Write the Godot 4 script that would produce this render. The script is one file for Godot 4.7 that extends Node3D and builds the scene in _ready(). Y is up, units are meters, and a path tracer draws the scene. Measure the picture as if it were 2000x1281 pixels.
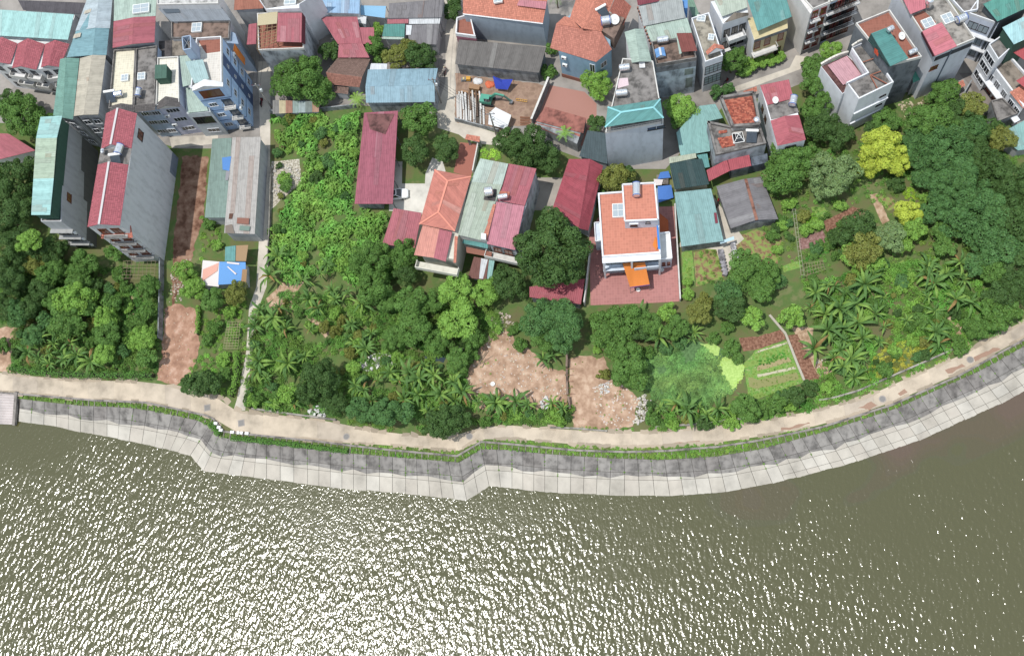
extends Node3D
# A riverside neighbourhood seen from above: promenade, sloped concrete bank, gardens, houses.

var rng := RandomNumberGenerator.new()
var taken := {}
var mats := {}
var tex := {}
var shapes := {}

class MB:
	var v := PackedVector3Array()
	var n := PackedVector3Array()
	var uv := PackedVector2Array()
	var c := PackedColorArray()
	var tint := false
	var ink := Color(1, 1, 1)
	func tri(a: Vector3, b: Vector3, d: Vector3, ua := Vector2(), ub := Vector2(), ud := Vector2()) -> void:
		var m := (b - a).cross(d - a).normalized()
		v.append(a); v.append(d); v.append(b)
		n.append(m); n.append(m); n.append(m)
		uv.append(ua); uv.append(ud); uv.append(ub)
		if tint:
			c.append(ink); c.append(ink); c.append(ink)
	func quad(a: Vector3, b: Vector3, d: Vector3, e: Vector3) -> void:
		var w := a.distance_to(b)
		var w2 := e.distance_to(d)
		var h := a.distance_to(e)
		var h2 := b.distance_to(d)
		tri(a, b, d, Vector2(0, 0), Vector2(w, 0), Vector2(w2, h2))
		tri(a, d, e, Vector2(0, 0), Vector2(w2, h2), Vector2(0, h))
	func hexa(p: Array) -> void:  # p[0..3] the bottom, counter-clockwise from above, p[4..7] the top
		quad(p[4], p[5], p[6], p[7])
		quad(p[3], p[2], p[1], p[0])
		for i in 4:
			var j := (i + 1) % 4
			quad(p[i], p[j], p[j + 4], p[i + 4])
	func box(at: Vector3, size: Vector3, yaw := 0.0, pitch := 0.0) -> void:
		var q := Basis(Vector3.UP, yaw) * Basis(Vector3.RIGHT, pitch)
		var p := []
		for y in [-0.5, 0.5]:
			for k in [[-0.5, 0.5], [0.5, 0.5], [0.5, -0.5], [-0.5, -0.5]]:
				p.append(at + q * Vector3(k[0] * size.x, y * size.y, k[1] * size.z))
		hexa(p)
	func bar(a: Vector3, b: Vector3, w: float, h: float) -> void:
		var d := b - a
		var s := Vector3(d.z, 0, -d.x).normalized() if Vector2(d.x, d.z).length() > 0.001 else Vector3(1, 0, 0)
		var u := s.cross(d).normalized()
		if u.y < 0 or absf(u.y) < 0.001 and u.z < 0:
			u = -u
		s = d.cross(u).normalized()
		var p := []
		for y in [-0.5, 0.5]:
			p.append(a + s * w * 0.5 + u * h * y); p.append(b + s * w * 0.5 + u * h * y)
			p.append(b - s * w * 0.5 + u * h * y); p.append(a - s * w * 0.5 + u * h * y)
		hexa(p)
	func tube(a: Vector3, b: Vector3, r0: float, r1: float, seg := 8, caps := true) -> void:
		var d := (b - a).normalized()
		var s := d.cross(Vector3.UP if absf(d.y) < 0.9 else Vector3.RIGHT).normalized()
		var t := d.cross(s)
		for i in seg:
			var a0 := TAU * i / seg
			var a1 := TAU * (i + 1) / seg
			var c0 := s * cos(a0) + t * sin(a0)
			var c1 := s * cos(a1) + t * sin(a1)
			quad(a + c0 * r0, a + c1 * r0, b + c1 * r1, b + c0 * r1)
			if caps:
				if r1 > 0.001: tri(b, b + c0 * r1, b + c1 * r1)
				if r0 > 0.001: tri(a, a + c1 * r0, a + c0 * r0)
	func lathe(a: Vector3, d: Vector3, prof: Array, seg := 14) -> void:  # prof: [along, radius]
		var s := d.cross(Vector3.UP if absf(d.y) < 0.9 else Vector3.RIGHT).normalized()
		var t := d.cross(s)
		for k in prof.size() - 1:
			for i in seg:
				var a0 := TAU * i / seg
				var a1 := TAU * (i + 1) / seg
				var c0 := s * cos(a0) + t * sin(a0)
				var c1 := s * cos(a1) + t * sin(a1)
				var p: Vector3 = a + d * prof[k][0]
				var q: Vector3 = a + d * prof[k + 1][0]
				quad(p + c0 * prof[k][1], p + c1 * prof[k][1], q + c1 * prof[k + 1][1], q + c0 * prof[k + 1][1])
	func prism(top: Array, y0: float, cover := true) -> void:  # walls under a polygon of Vector3 (any winding)
		var p := top.duplicate()
		var s := 0.0
		for i in p.size():
			var a: Vector3 = p[i]
			var b: Vector3 = p[(i + 1) % p.size()]
			s += a.x * b.z - b.x * a.z
		if s > 0:
			p.reverse()
		for i in p.size():
			var a: Vector3 = p[i]
			var b: Vector3 = p[(i + 1) % p.size()]
			quad(Vector3(a.x, y0, a.z), Vector3(b.x, y0, b.z), b, a)
		if cover:
			flat(p, 0.0)
	func flat(p: Array, lift: float) -> void:
		var f := PackedVector2Array()
		for a in p:
			f.append(Vector2(a.x, a.z))
		var id := Geometry2D.triangulate_polygon(f)
		for i in range(0, id.size(), 3):
			var t := [p[id[i]], p[id[i + 1]], p[id[i + 2]]]
			if (t[1] - t[0]).cross(t[2] - t[0]).y < 0:
				t = [t[0], t[2], t[1]]
			var q := []
			for a in t:
				q.append(a + Vector3(0, lift, 0))
			tri(q[0], q[1], q[2], Vector2(q[0].x, q[0].z), Vector2(q[1].x, q[1].z), Vector2(q[2].x, q[2].z))
	func slab(p: Array, th: float) -> void:  # a sheet of 3 or 4 points with thickness, faces up
		var a: Vector3 = p[0]
		var m: Vector3 = (p[1] - a).cross(p[2] - a).normalized()
		var turned := m.y < 0
		var q := p.duplicate()
		if turned:
			q.reverse()
			if q.size() == 4: q = [q[2], q[3], q[0], q[1]]
			m = -m
		var lo := []
		for k in q:
			lo.append(k - m * th)
		if q.size() == 4:
			quad(q[0], q[1], q[2], q[3]); quad(lo[3], lo[2], lo[1], lo[0])
		else:
			tri(q[0], q[1], q[2], Vector2(0, 0), Vector2(q[0].distance_to(q[1]), 0), Vector2(0, q[0].distance_to(q[2]))); tri(lo[2], lo[1], lo[0])
		for i in q.size():
			var j := (i + 1) % q.size()
			quad(lo[i], lo[j], q[j], q[i])
	func commit(off := Vector3.ZERO) -> ArrayMesh:
		var w := v
		if off != Vector3.ZERO:
			w = PackedVector3Array()
			w.resize(v.size())
			for i in v.size():
				w[i] = v[i] - off
		var a := []
		a.resize(Mesh.ARRAY_MAX)
		a[Mesh.ARRAY_VERTEX] = w
		a[Mesh.ARRAY_NORMAL] = n
		a[Mesh.ARRAY_TEX_UV] = uv
		if tint: a[Mesh.ARRAY_COLOR] = c
		var m := ArrayMesh.new()
		m.add_surface_from_arrays(Mesh.PRIMITIVE_TRIANGLES, a)
		return m

func V(x: float, y: float, z: float) -> Vector3:
	return Vector3(x, y, z)

# ---------- nodes ----------
func numbered(nm: String) -> String:
	if not taken.has(nm):
		taken[nm] = 0
		return nm
	taken[nm] += 1
	return "%s_%03d" % [nm, taken[nm]]

func tag(o: Node, label: String, category: String, group := "") -> void:
	o.set_meta("label", label); o.set_meta("category", category)
	if group: o.set_meta("group", group)

func thing(nm: String, label: String, category: String, at: Vector3, group := "") -> Node3D:
	var o := Node3D.new()
	o.name = numbered(nm)
	add_child(o)
	o.position = at
	tag(o, label, category, group)
	return o

func org(o: Node) -> Vector3:
	var p := Vector3.ZERO
	while o != self and o is Node3D:
		p += o.position
		o = o.get_parent()
	return p

func part(parent: Node, nm: String, mb: MB, m: Material) -> MeshInstance3D:
	var o := MeshInstance3D.new()
	o.mesh = mb.commit(org(parent))
	o.material_override = m
	o.name = numbered(nm) if parent == self else nm
	parent.add_child(o, true)
	return o

func inst(parent: Node, nm: String, mesh: Mesh, m: Material, t: Transform3D) -> MeshInstance3D:
	var o := MeshInstance3D.new()
	o.mesh = mesh
	o.material_override = m
	o.transform = t
	o.name = numbered(nm) if parent == self else nm
	parent.add_child(o, true)
	return o

func structure(nm: String, mb: MB, m: Material) -> MeshInstance3D:
	var o := part(self, nm, mb, m)
	o.set_meta("kind", "structure")
	return o

# ---------- materials ----------
func noise_tex(key: String, freq: float, oct: int, ramp: Array, size := 512, kind := FastNoiseLite.TYPE_SIMPLEX_SMOOTH, sd := 1) -> Texture2D:
	if tex.has(key): return tex[key]
	var f := FastNoiseLite.new()
	f.noise_type = kind
	f.seed = sd
	f.frequency = freq
	f.fractal_type = FastNoiseLite.FRACTAL_FBM
	f.fractal_octaves = oct
	f.fractal_gain = 0.62
	var im := f.get_seamless_image(size, size)
	var g := Gradient.new()
	g.offsets = PackedFloat32Array(ramp.map(func(r): return r[0]))
	g.colors = PackedColorArray(ramp.map(func(r): return r[1] if r[1] is Color else Color(r[1], r[1], r[1])))
	var o := Image.create(size, size, false, Image.FORMAT_RGB8)
	var lut := []
	for i in 256: lut.append(g.sample(i / 255.0))
	var d := im.get_data()
	var step := d.size() / (size * size)
	var b := PackedByteArray()
	b.resize(size * size * 3)
	for i in size * size:
		var k: Color = lut[d[i * step]]
		b[i * 3] = k.r8; b[i * 3 + 1] = k.g8; b[i * 3 + 2] = k.b8
	o = Image.create_from_data(size, size, false, Image.FORMAT_RGB8, b)
	tex[key] = ImageTexture.create_from_image(o)
	return tex[key]

func rib_normal() -> Texture2D:
	if tex.has("rib"): return tex.rib
	var im := Image.create(1024, 4, false, Image.FORMAT_RGB8)
	for x in 1024:
		var t := fposmod(x / 1024.0 * 26.0, 1.0)
		var s := 0.0
		if t < 0.12: s = 1.0
		elif t > 0.24 and t < 0.36: s = -1.0
		var m := Vector3(-s * 0.75, 0, 1).normalized()
		for y in 4: im.set_pixel(x, y, Color(m.x * 0.5 + 0.5, 0.5, m.z * 0.5 + 0.5))
	tex.rib = ImageTexture.create_from_image(im)
	return tex.rib

func sheet_albedo() -> Texture2D:
	if tex.has("sheet"): return tex.sheet
	var f := FastNoiseLite.new()
	f.seed = 5; f.frequency = 0.012; f.fractal_octaves = 5
	var im := f.get_seamless_image(512, 512)
	var o := Image.create(512, 512, false, Image.FORMAT_RGB8)
	var r := RandomNumberGenerator.new()
	r.seed = 3
	var cols := []
	for i in 8: cols.append(r.randf_range(0.93, 1.0))
	for y in 512:
		for x in 512:
			var a := im.get_pixel(x, y).r
			var b := im.get_pixel((x * 4) % 512, (y / 4 + 128 * (x / 64)) % 512).r
			var k: float = cols[x / 64] * (0.95 + 0.05 * smoothstep(0.25, 0.6, a)) * (0.95 + 0.05 * smoothstep(0.3, 0.55, b))
			if x % 64 == 0: k *= 0.84
			elif x % 16 == 0: k *= 0.93
			if y % 256 < 2: k *= 0.88
			o.set_pixel(x, y, Color(k, k, k))
	tex.sheet = ImageTexture.create_from_image(o)
	return tex.sheet

func clay_tex() -> void:
	if tex.has("clay"): return
	var o := Image.create(512, 512, false, Image.FORMAT_RGB8)
	var nm := Image.create(512, 512, false, Image.FORMAT_RGB8)
	var r := RandomNumberGenerator.new()
	r.seed = 9
	var t := []
	for i in 16 * 16: t.append(r.randf_range(0.86, 1.0))
	for y in 512:
		for x in 512:
			var cx := fmod(x / 32.0, 1.0)
			var cy := fmod(y / 32.0, 1.0)
			var k: float = t[(y / 32) * 16 + x / 32]
			if cy > 0.9 or cx < 0.06: k *= 0.82
			o.set_pixel(x, y, Color(k, k, k))
			var m := Vector3(sin(cx * TAU) * 0.55, -0.5 if cy > 0.86 else 0.1, 1).normalized()
			nm.set_pixel(x, y, Color(m.x * 0.5 + 0.5, m.y * 0.5 + 0.5, m.z * 0.5 + 0.5))
	tex.clay = ImageTexture.create_from_image(o)
	tex.clayn = ImageTexture.create_from_image(nm)

func paving_tex() -> Texture2D:  # square paving with pale joints, eight by eight
	if tex.has("paving"): return tex.paving
	var o := Image.create(512, 512, false, Image.FORMAT_RGB8)
	var r := RandomNumberGenerator.new()
	r.seed = 4
	var t := []
	for i in 64: t.append(r.randf_range(0.85, 0.92))
	for y in 512:
		for x in 512:
			var k: float = t[(y / 64) * 8 + x / 64]
			var a := Color(k, k, k)
			if x % 64 < 5 or y % 64 < 5: a = Color(0.97, 1.0, 1.0)
			o.set_pixel(x, y, a)
	tex.paving = ImageTexture.create_from_image(o)
	return tex.paving

func seen(hex: String, k := 0.82, grey := 0.1) -> Color:  # base colour of a surface that reads as this colour in full sun
	var a := Color(hex).srgb_to_linear()
	var g := a.get_luminance()
	a = a.lerp(Color(g, g, g), grey)
	return Color(a.r * k, a.g * k, a.b * k).linear_to_srgb()

func mat(key: String, kind: String, hex: String, rough := 0.8) -> StandardMaterial3D:
	if mats.has(key): return mats[key]
	var m := StandardMaterial3D.new()
	m.resource_name = key
	m.albedo_color = seen(hex, 0.92, 0.04) if kind == "leaf" else (seen(hex, 0.84, 0.27) if kind == "metal" or kind == "clay" else seen(hex))
	m.roughness = rough
	m.metallic_specular = 0.35
	match kind:
		"metal":
			m.albedo_texture = sheet_albedo()
			m.normal_enabled = true
			m.normal_texture = rib_normal()
			m.uv1_scale = Vector3(0.125, 0.125, 1)
		"clay":
			clay_tex()
			m.albedo_texture = tex.clay
			m.normal_enabled = true
			m.normal_texture = tex.clayn
			m.uv1_scale = Vector3(0.2, 0.2, 1)
		"paving":
			m.albedo_texture = paving_tex()
			m.uv1_scale = Vector3(0.29, 0.29, 1)
		"wall":
			m.albedo_texture = noise_tex("wall", 0.006, 6, [[0.1, 0.9], [0.4, 0.97], [0.75, 1.0]])
			m.uv1_triplanar = true; m.uv1_world_triplanar = true
			m.uv1_scale = Vector3(0.22, 0.07, 0.22)
		"stained":
			m.albedo_texture = noise_tex("stained", 0.006, 7, [[0.15, 0.6], [0.42, 0.84], [0.6, 0.94], [0.85, 1.0]], 512, FastNoiseLite.TYPE_SIMPLEX_SMOOTH, 7)
			m.uv1_triplanar = true; m.uv1_world_triplanar = true
			m.uv1_scale = Vector3(0.16, 0.08, 0.16)
		"concrete":
			m.albedo_texture = noise_tex("concrete", 0.008, 8, [[0.1, 0.78], [0.4, 0.9], [0.65, 0.96], [0.9, 1.0]], 512, FastNoiseLite.TYPE_SIMPLEX_SMOOTH, 11)
			m.uv1_triplanar = true; m.uv1_world_triplanar = true
			m.uv1_scale = Vector3(0.045, 0.045, 0.045)
		"grain":
			m.albedo_texture = noise_tex("grain", 0.06, 4, [[0.2, 0.8], [0.7, 1.0]])
			m.uv1_triplanar = true; m.uv1_world_triplanar = true
			m.uv1_scale = Vector3(0.5, 0.5, 0.5)
		"glass":
			m.roughness = 0.08
			m.metallic_specular = 0.6
		"steel":
			m.metallic = 0.9
			m.roughness = 0.28
			m.metallic_specular = 0.5
		"leaf":
			m.vertex_color_use_as_albedo = true
			m.roughness = 0.55
			m.metallic_specular = 0.3
			m.backlight_enabled = true
			m.backlight = Color(0.42, 0.5, 0.16)
		"plain":
			pass
	mats[key] = m
	return m

func ramp_mat(key: String, freq: float, scale: float, ramp: Array, _size := 512, rough := 0.95, sd := 1) -> StandardMaterial3D:
	if mats.has(key): return mats[key]
	var m := StandardMaterial3D.new()
	m.resource_name = key
	m.albedo_texture = noise_tex(key, freq * 2.0, 7, ramp.map(func(r): return [r[0], seen(r[1])]), 512, FastNoiseLite.TYPE_SIMPLEX_SMOOTH, sd)
	m.uv1_triplanar = true; m.uv1_world_triplanar = true
	m.uv1_scale = Vector3(scale, scale, scale)
	m.roughness = rough
	m.metallic_specular = 0.2
	mats[key] = m
	return m

# ---------- building pieces ----------
func mid(p: Array) -> Vector3:
	var s := Vector3.ZERO
	for a in p: s += a
	s /= p.size()
	return Vector3(s.x, 0, s.z)

func house(nm: String, label: String, top: Array, wall: Material, cat := "house", group := "", y0 := -0.1) -> Node3D:
	var b := thing(nm, label, cat, mid(top), group)
	b.set_meta("c", mid(top))
	var w := MB.new()
	w.prism(top, y0)
	part(b, "wall", w, wall)
	return b

func sheet(b: Node, nm: String, p: Array, m: StandardMaterial3D, th := 0.07) -> MeshInstance3D:
	var s := MB.new()
	s.slab(p, th)
	var o := part(b, nm, s, m)
	# sheets that have been replaced or have weathered differently from their neighbours
	if nm == "roof" and p.size() == 4 and m.normal_texture == tex.get("rib"):
		var w: float = p[0].distance_to(p[1])
		var l: float = p[0].distance_to(p[3])
		if w > 4 and l > 2.5:
			var up: Vector3 = (p[1] - p[0]).cross(p[3] - p[0]).normalized()
			if up.y < 0: up = -up
			for i in rng.randi_range(1, 4):
				var u0 := rng.randf_range(0.02, 1.0 - 1.05 / w)
				var u1 := u0 + rng.randf_range(0.7, 1.05) / w
				var v0: float = [0.0, 0.0, 0.45, 0.2][rng.randi() % 4]
				var v1: float = maxf(v0 + 0.3, [0.5, 1.0, 1.0, 0.8][rng.randi() % 4])
				var q := []
				for k in [[u0, v0], [u1, v0], [u1, v1], [u0, v1]]: q.append(p[0].lerp(p[1], k[0]).lerp(p[3].lerp(p[2], k[0]), k[1]) + up * (0.016 + 0.003 * i))
				var t := MB.new()
				t.slab(q, 0.012)
				part(o, "odd_sheet", t, faded(m, rng.randi() % 3))
	return o

func faded(m: StandardMaterial3D, how: int) -> StandardMaterial3D:
	var key: String = m.resource_name + ["_bleached", "_dull", "_rusty"][how]
	if mats.has(key): return mats[key]
	var f: StandardMaterial3D = m.duplicate()
	f.resource_name = key
	f.albedo_color = m.albedo_color.lerp([Color(0.78, 0.78, 0.76), Color(0.45, 0.43, 0.42), Color(0.5, 0.33, 0.26)][how], [0.2, 0.16, 0.2][how])
	mats[key] = f
	return f

func terrace(b: Node, top: Array, floor_m: Material, edge: Material, eh := 0.5, ew := 0.16) -> void:
	var f := MB.new()
	f.flat(top, 0.012)
	part(b, "roof", f, floor_m)
	if eh > 0:
		var s := MB.new()
		var c := mid(top)
		for i in top.size():
			var a: Vector3 = top[i]
			var d: Vector3 = top[(i + 1) % top.size()]
			var inn := (c - (a + d) * 0.5) * Vector3(1, 0, 1)
			var side := Vector3(d.z - a.z, 0, a.x - d.x).normalized()
			if side.dot(inn) < 0: side = -side
			var o := side * (ew * 0.5 - 0.003)
			var dir := (d - a).normalized() * ew * 0.5
			s.bar(a + o + dir * (2.02 if i % 2 else 0.0) + Vector3(0, eh * 0.5, 0), d + o - dir * (2.02 if i % 2 else 0.0) + Vector3(0, eh * 0.5, 0), ew, eh)
		part(b, "parapet", s, edge)

func frame_mesh(w: float, h: float, nx: int, ny: int) -> ArrayMesh:
	var key := "frame%.2f_%.2f_%d_%d" % [w, h, nx, ny]
	if shapes.has(key): return shapes[key]
	var s := MB.new()
	var t := 0.07
	s.box(Vector3(0, h / 2 - t / 2, 0.03), Vector3(w, t, 0.1)); s.box(Vector3(0, -h / 2 + t / 2, 0.05), Vector3(w + 0.16, t, 0.14))
	for i in nx + 1:
		s.box(Vector3(-w / 2 + t / 2 + (w - t) * i / nx, 0, 0.03), Vector3(t, h - 2 * t, 0.09))
	for i in range(1, ny):
		s.box(Vector3(0, -h / 2 + h * i / ny, 0.03), Vector3(w - 2 * t, t * 0.8, 0.085))
	shapes[key] = s.commit()
	return shapes[key]

func pane_mesh(w: float, h: float) -> ArrayMesh:
	var key := "pane%.2f_%.2f" % [w, h]
	if shapes.has(key): return shapes[key]
	var s := MB.new()
	s.box(Vector3(0, 0, 0.015), Vector3(w - 0.06, h - 0.06, 0.05))
	shapes[key] = s.commit()
	return shapes[key]

func face(b: Node, a: Vector3, d: Vector3, u: float, y: float) -> Transform3D:  # a frame on the wall from a to d, z pointing out
	var c: Vector3 = b.get_meta("c") if b.has_meta("c") else org(b)
	var p := a.lerp(d, u)
	var x := ((d - a) * Vector3(1, 0, 1)).normalized()
	var z := x.cross(Vector3.UP)
	if z.dot((p - c) * Vector3(1, 0, 1)) < 0:
		x = -x; z = -z
	return Transform3D(Basis(x, Vector3.UP, z), Vector3(p.x, y, p.z) - org(b))

func window(b: Node, a: Vector3, d: Vector3, u: float, y: float, w := 1.3, h := 1.3, nx := 2, ny := 1, fm := "white", nm := "window", pm := "glass") -> void:
	var t := face(b, a, d, u, y)
	var o := inst(b, nm, frame_mesh(w, h, nx, ny), mat("frame_" + fm, "plain", {"white": "d8dade", "dark": "3a3432", "brown": "6b3b2c", "red": "8a2f33", "blue": "3d4c66"}[fm]), t)
	inst(o, "pane", pane_mesh(w, h), mat("pane_" + pm, "glass", {"glass": "4a5560", "black": "23272c", "wood": "6e3f2b", "pale": "a9b6bd", "grey": "7d868c"}[pm]), Transform3D())

func windows(b: Node, a: Vector3, d: Vector3, us: Array, ys: Array, w := 1.3, h := 1.3, nx := 2, fm := "white", pm := "glass") -> void:
	for y in ys:
		for u in us:
			window(b, a, d, u, y, w, h, nx, 1, fm, "window", pm)

func ledge(b: Node, a: Vector3, d: Vector3, u: float, y: float, w: float, depth: float, th: float, m: Material, nm := "ledge") -> void:
	var t := face(b, a, d, u, y)
	var key := "ledge%.2f_%.2f_%.2f" % [w, depth, th]
	if not shapes.has(key):
		var s := MB.new()
		s.box(Vector3(0, 0, depth / 2 - 0.02), Vector3(w, th, depth + 0.04))
		shapes[key] = s.commit()
	inst(b, nm, shapes[key], m, t)

func balcony(b: Node, a: Vector3, d: Vector3, u: float, y: float, w: float, depth: float, m: Material, rail: Material, solid := false) -> void:
	var t := face(b, a, d, u, y)
	var key := "balc%.2f_%.2f" % [w, depth]
	if not shapes.has(key):
		var s := MB.new()
		s.box(Vector3(0, 0, depth / 2 - 0.02), Vector3(w, 0.16, depth + 0.04))
		shapes[key] = s.commit()
	var o := inst(b, "balcony", shapes[key], m, t)
	var k2 := key + ("s" if solid else "r")
	if not shapes.has(k2):
		var s := MB.new()
		var h := 0.9
		if solid:
			s.box(Vector3(0, h / 2 + 0.083, depth - 0.05), Vector3(w, h, 0.1))
			for x in [-1, 1]: s.box(Vector3(x * (w / 2 - 0.05), h / 2 + 0.083, depth / 2 - 0.05), Vector3(0.1, h - 0.01, depth - 0.1))
		else:
			s.box(Vector3(0, h + 0.05, depth - 0.04), Vector3(w, 0.06, 0.06))
			for x in [-1, 1]: s.box(Vector3(x * (w / 2 - 0.03), h + 0.05, depth / 2 - 0.04), Vector3(0.06, 0.06, depth - 0.07))
			for i in int(w / 0.22) + 1: s.box(Vector3(-w / 2 + 0.03 + (w - 0.06) * i / int(w / 0.22), h / 2 + 0.08, depth - 0.04), Vector3(0.03, h - 0.1, 0.03))
		shapes[k2] = s.commit()
	inst(o, "railing", shapes[k2], rail, Transform3D())

func ac_unit(b: Node, a: Vector3, d: Vector3, u: float, y: float) -> void:
	var t := face(b, a, d, u, y)
	if not shapes.has("ac"):
		var s := MB.new()
		s.box(Vector3(0, 0, 0.24), Vector3(0.85, 0.58, 0.34)); s.box(Vector3(-0.3, -0.32, 0.2), Vector3(0.05, 0.06, 0.44)); s.box(Vector3(0.3, -0.32, 0.2), Vector3(0.05, 0.06, 0.44))
		shapes.ac = s.commit()
		var f := MB.new()
		f.lathe(Vector3(-0.12, 0, 0.41), Vector3(0, 0, 1), [[0, 0.22], [0.02, 0.21], [0.02, 0.02], [0.03, 0.0]], 10)
		shapes.acf = f.commit()
	var o := inst(b, "air_conditioner", shapes.ac, mat("ac", "plain", "e6e8e8", 0.5), t)
	inst(o, "fan", shapes.acf, mat("frame_dark", "plain", "3a3432"), Transform3D())

# ---------- roof-top things ----------
func tank(at: Vector3, yaw: float, label: String, len := 1.7, r := 0.55, blue := false) -> void:
	var o := thing("water_tank", label, "water tank", at, "steel water tanks on roofs")
	o.rotation.y = yaw
	var key := "tank%.1f%.2f" % [len, r]
	if not shapes.has(key):
		var s := MB.new()
		var prof := [[0, 0.0], [0.02, r * 0.5], [0.1, r * 0.86], [0.2, r]]
		var k := 0.35
		while k < len - 0.3:
			prof.append([k, r]); prof.append([k + 0.04, r * 1.035]); prof.append([k + 0.08, r])
			k += 0.32
		prof.append_array([[len - 0.2, r], [len - 0.1, r * 0.86], [len - 0.02, r * 0.5], [len, 0.0]])
		s.lathe(Vector3(-len / 2, r + 0.45, 0), Vector3(1, 0, 0), prof, 18)
		shapes[key] = s.commit()
		var t := MB.new()
		for x in [-0.3, 0.3]:
			for z in [-0.7, 0.7]:
				t.bar(Vector3(x * len, 0, z * r), Vector3(x * len, 0.62, z * r), 0.06, 0.06)
			t.bar(Vector3(x * len, 0.42, -0.75 * r), Vector3(x * len, 0.42, 0.75 * r), 0.07, 0.07)
		t.bar(Vector3(-0.32 * len, 0.3, 0.7 * r), Vector3(0.32 * len, 0.3, 0.7 * r), 0.05, 0.05)
		shapes[key + "s"] = t.commit()
		var c := MB.new()
		c.tube(Vector3(0, 2 * r + 0.43, 0), Vector3(0, 2 * r + 0.52, 0), 0.2, 0.18, 10)
		shapes[key + "c"] = c.commit()
		var e := MB.new()
		for x in [-1, 1]: e.lathe(Vector3(x * (len / 2 - 0.16) - 0.06, r + 0.45, 0), Vector3(1, 0, 0), [[0, r * 1.0], [0.01, r * 1.03], [0.11, r * 1.03], [0.12, r * 1.0]], 18)
		shapes[key + "e"] = e.commit()
	inst(o, "drum", shapes[key], mat("steel", "steel", "f2f4f6"), Transform3D())
	inst(o, "stand", shapes[key + "s"], mat("stand", "plain", "7c8288", 0.5), Transform3D())
	inst(o, "lid", shapes[key + "c"], mat("steel", "steel", "f2f4f6"), Transform3D())
	if blue: inst(o, "band", shapes[key + "e"], mat("tank_blue", "plain", "3f62b0", 0.5), Transform3D())

func tall_tank(at: Vector3, label: String, h := 1.5, r := 0.5) -> void:
	var o := thing("upright_tank", label, "water tank", at, "upright steel tanks")
	var s := MB.new()
	s.lathe(at + Vector3(0, 0.3, 0), Vector3.UP, [[0, 0.0], [0.02, r * 0.9], [0.1, r], [h * 0.5, r], [h * 0.5 + 0.04, r * 1.04], [h * 0.5 + 0.08, r], [h, r], [h + 0.12, r * 0.7], [h + 0.2, 0.12], [h + 0.22, 0.0]], 16)
	part(o, "drum", s, mat("steel", "steel", "f2f4f6"))
	var t := MB.new()
	for k in 4: t.bar(at + Vector3(cos(k * PI / 2) * r * 0.8, 0, sin(k * PI / 2) * r * 0.8), at + Vector3(cos(k * PI / 2) * r * 0.8, 0.36, sin(k * PI / 2) * r * 0.8), 0.06, 0.06)
	part(o, "stand", t, mat("stand", "plain", "7c8288", 0.5))

func solar(at: Vector3, yaw: float, label: String) -> void:
	var o := thing("solar_water_heater", label, "solar heater", at)
	o.rotation.y = yaw
	var s := MB.new()
	s.slab([Vector3(-0.8, 1.0, -0.6), Vector3(0.8, 1.0, -0.6), Vector3(0.8, 0.25, 0.9), Vector3(-0.8, 0.25, 0.9)], 0.06)
	inst(o, "collector", s.commit(), mat("pane_glass", "glass", "4a5560"), Transform3D())
	var t := MB.new()
	for i in 9: t.tube(Vector3(-0.72 + i * 0.18, 1.03, -0.62), Vector3(-0.72 + i * 0.18, 0.3, 0.88), 0.03, 0.03, 5)
	inst(o, "tubes", t.commit(), mat("tube_dark", "glass", "2c3138"), Transform3D())
	var d := MB.new()
	d.lathe(Vector3(-1.0, 1.15, -0.78), Vector3(1, 0, 0), [[0, 0.0], [0.02, 0.2], [0.08, 0.23], [1.92, 0.23], [1.98, 0.2], [2.0, 0.0]], 12)
	inst(o, "drum", d.commit(), mat("white_metal", "plain", "f2f2ee", 0.4), Transform3D())
	var f := MB.new()
	for x in [-0.75, 0.75]:
		f.bar(Vector3(x, 0, -0.8), Vector3(x, 0.95, -0.8), 0.05, 0.05); f.bar(Vector3(x, 0, 0.85), Vector3(x, 0.22, 0.85), 0.05, 0.05)
	inst(o, "stand", f.commit(), mat("stand", "plain", "7c8288", 0.5), Transform3D())

func dish(at: Vector3, label: String, r := 0.45) -> void:
	var o := thing("satellite_dish", label, "dish", at)
	var s := MB.new()
	s.lathe(at + Vector3(0, 0.75, 0), Vector3(0.35, 0.75, 0.3).normalized(), [[-0.02, 0.0], [0.0, r * 0.5], [0.1, r], [0.12, r], [0.03, r * 0.5], [0.01, 0.0]], 14)
	part(o, "bowl", s, mat("white_metal", "plain", "f2f2ee", 0.4))
	var t := MB.new()
	t.tube(at, at + Vector3(0, 0.78, 0), 0.04, 0.04, 6)
	t.tube(at + Vector3(0, 0.75, 0), at + Vector3(0.25, 1.25, 0.22), 0.02, 0.02, 5)
	part(o, "mast", t, mat("stand", "plain", "7c8288", 0.5))

func skylight(at: Vector3, yaw: float, w: float, l: float, label: String, pm := "pale") -> void:
	var o := thing("skylight", label, "skylight", at)
	o.rotation.y = yaw
	var s := MB.new()
	for x in [-1, 1]: s.box(Vector3(x * w / 2, 0.2, 0), Vector3(0.1, 0.4, l + 0.1))
	for z in [-1, 1]: s.box(Vector3(0, 0.2, z * l / 2), Vector3(w - 0.1, 0.39, 0.1))
	s.box(Vector3(0, 0.4, 0), Vector3(0.06, 0.05, l - 0.1)); s.box(Vector3(0, 0.4, 0), Vector3(w - 0.1, 0.04, 0.06))
	inst(o, "frame", s.commit(), mat("white_metal", "plain", "f2f2ee", 0.4), Transform3D())
	var g := MB.new()
	g.box(Vector3(0, 0.34, 0), Vector3(w - 0.1, 0.04, l - 0.1))
	inst(o, "pane", g.commit(), mat("pane_" + pm, "glass", "a9b6bd"), Transform3D())


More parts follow.
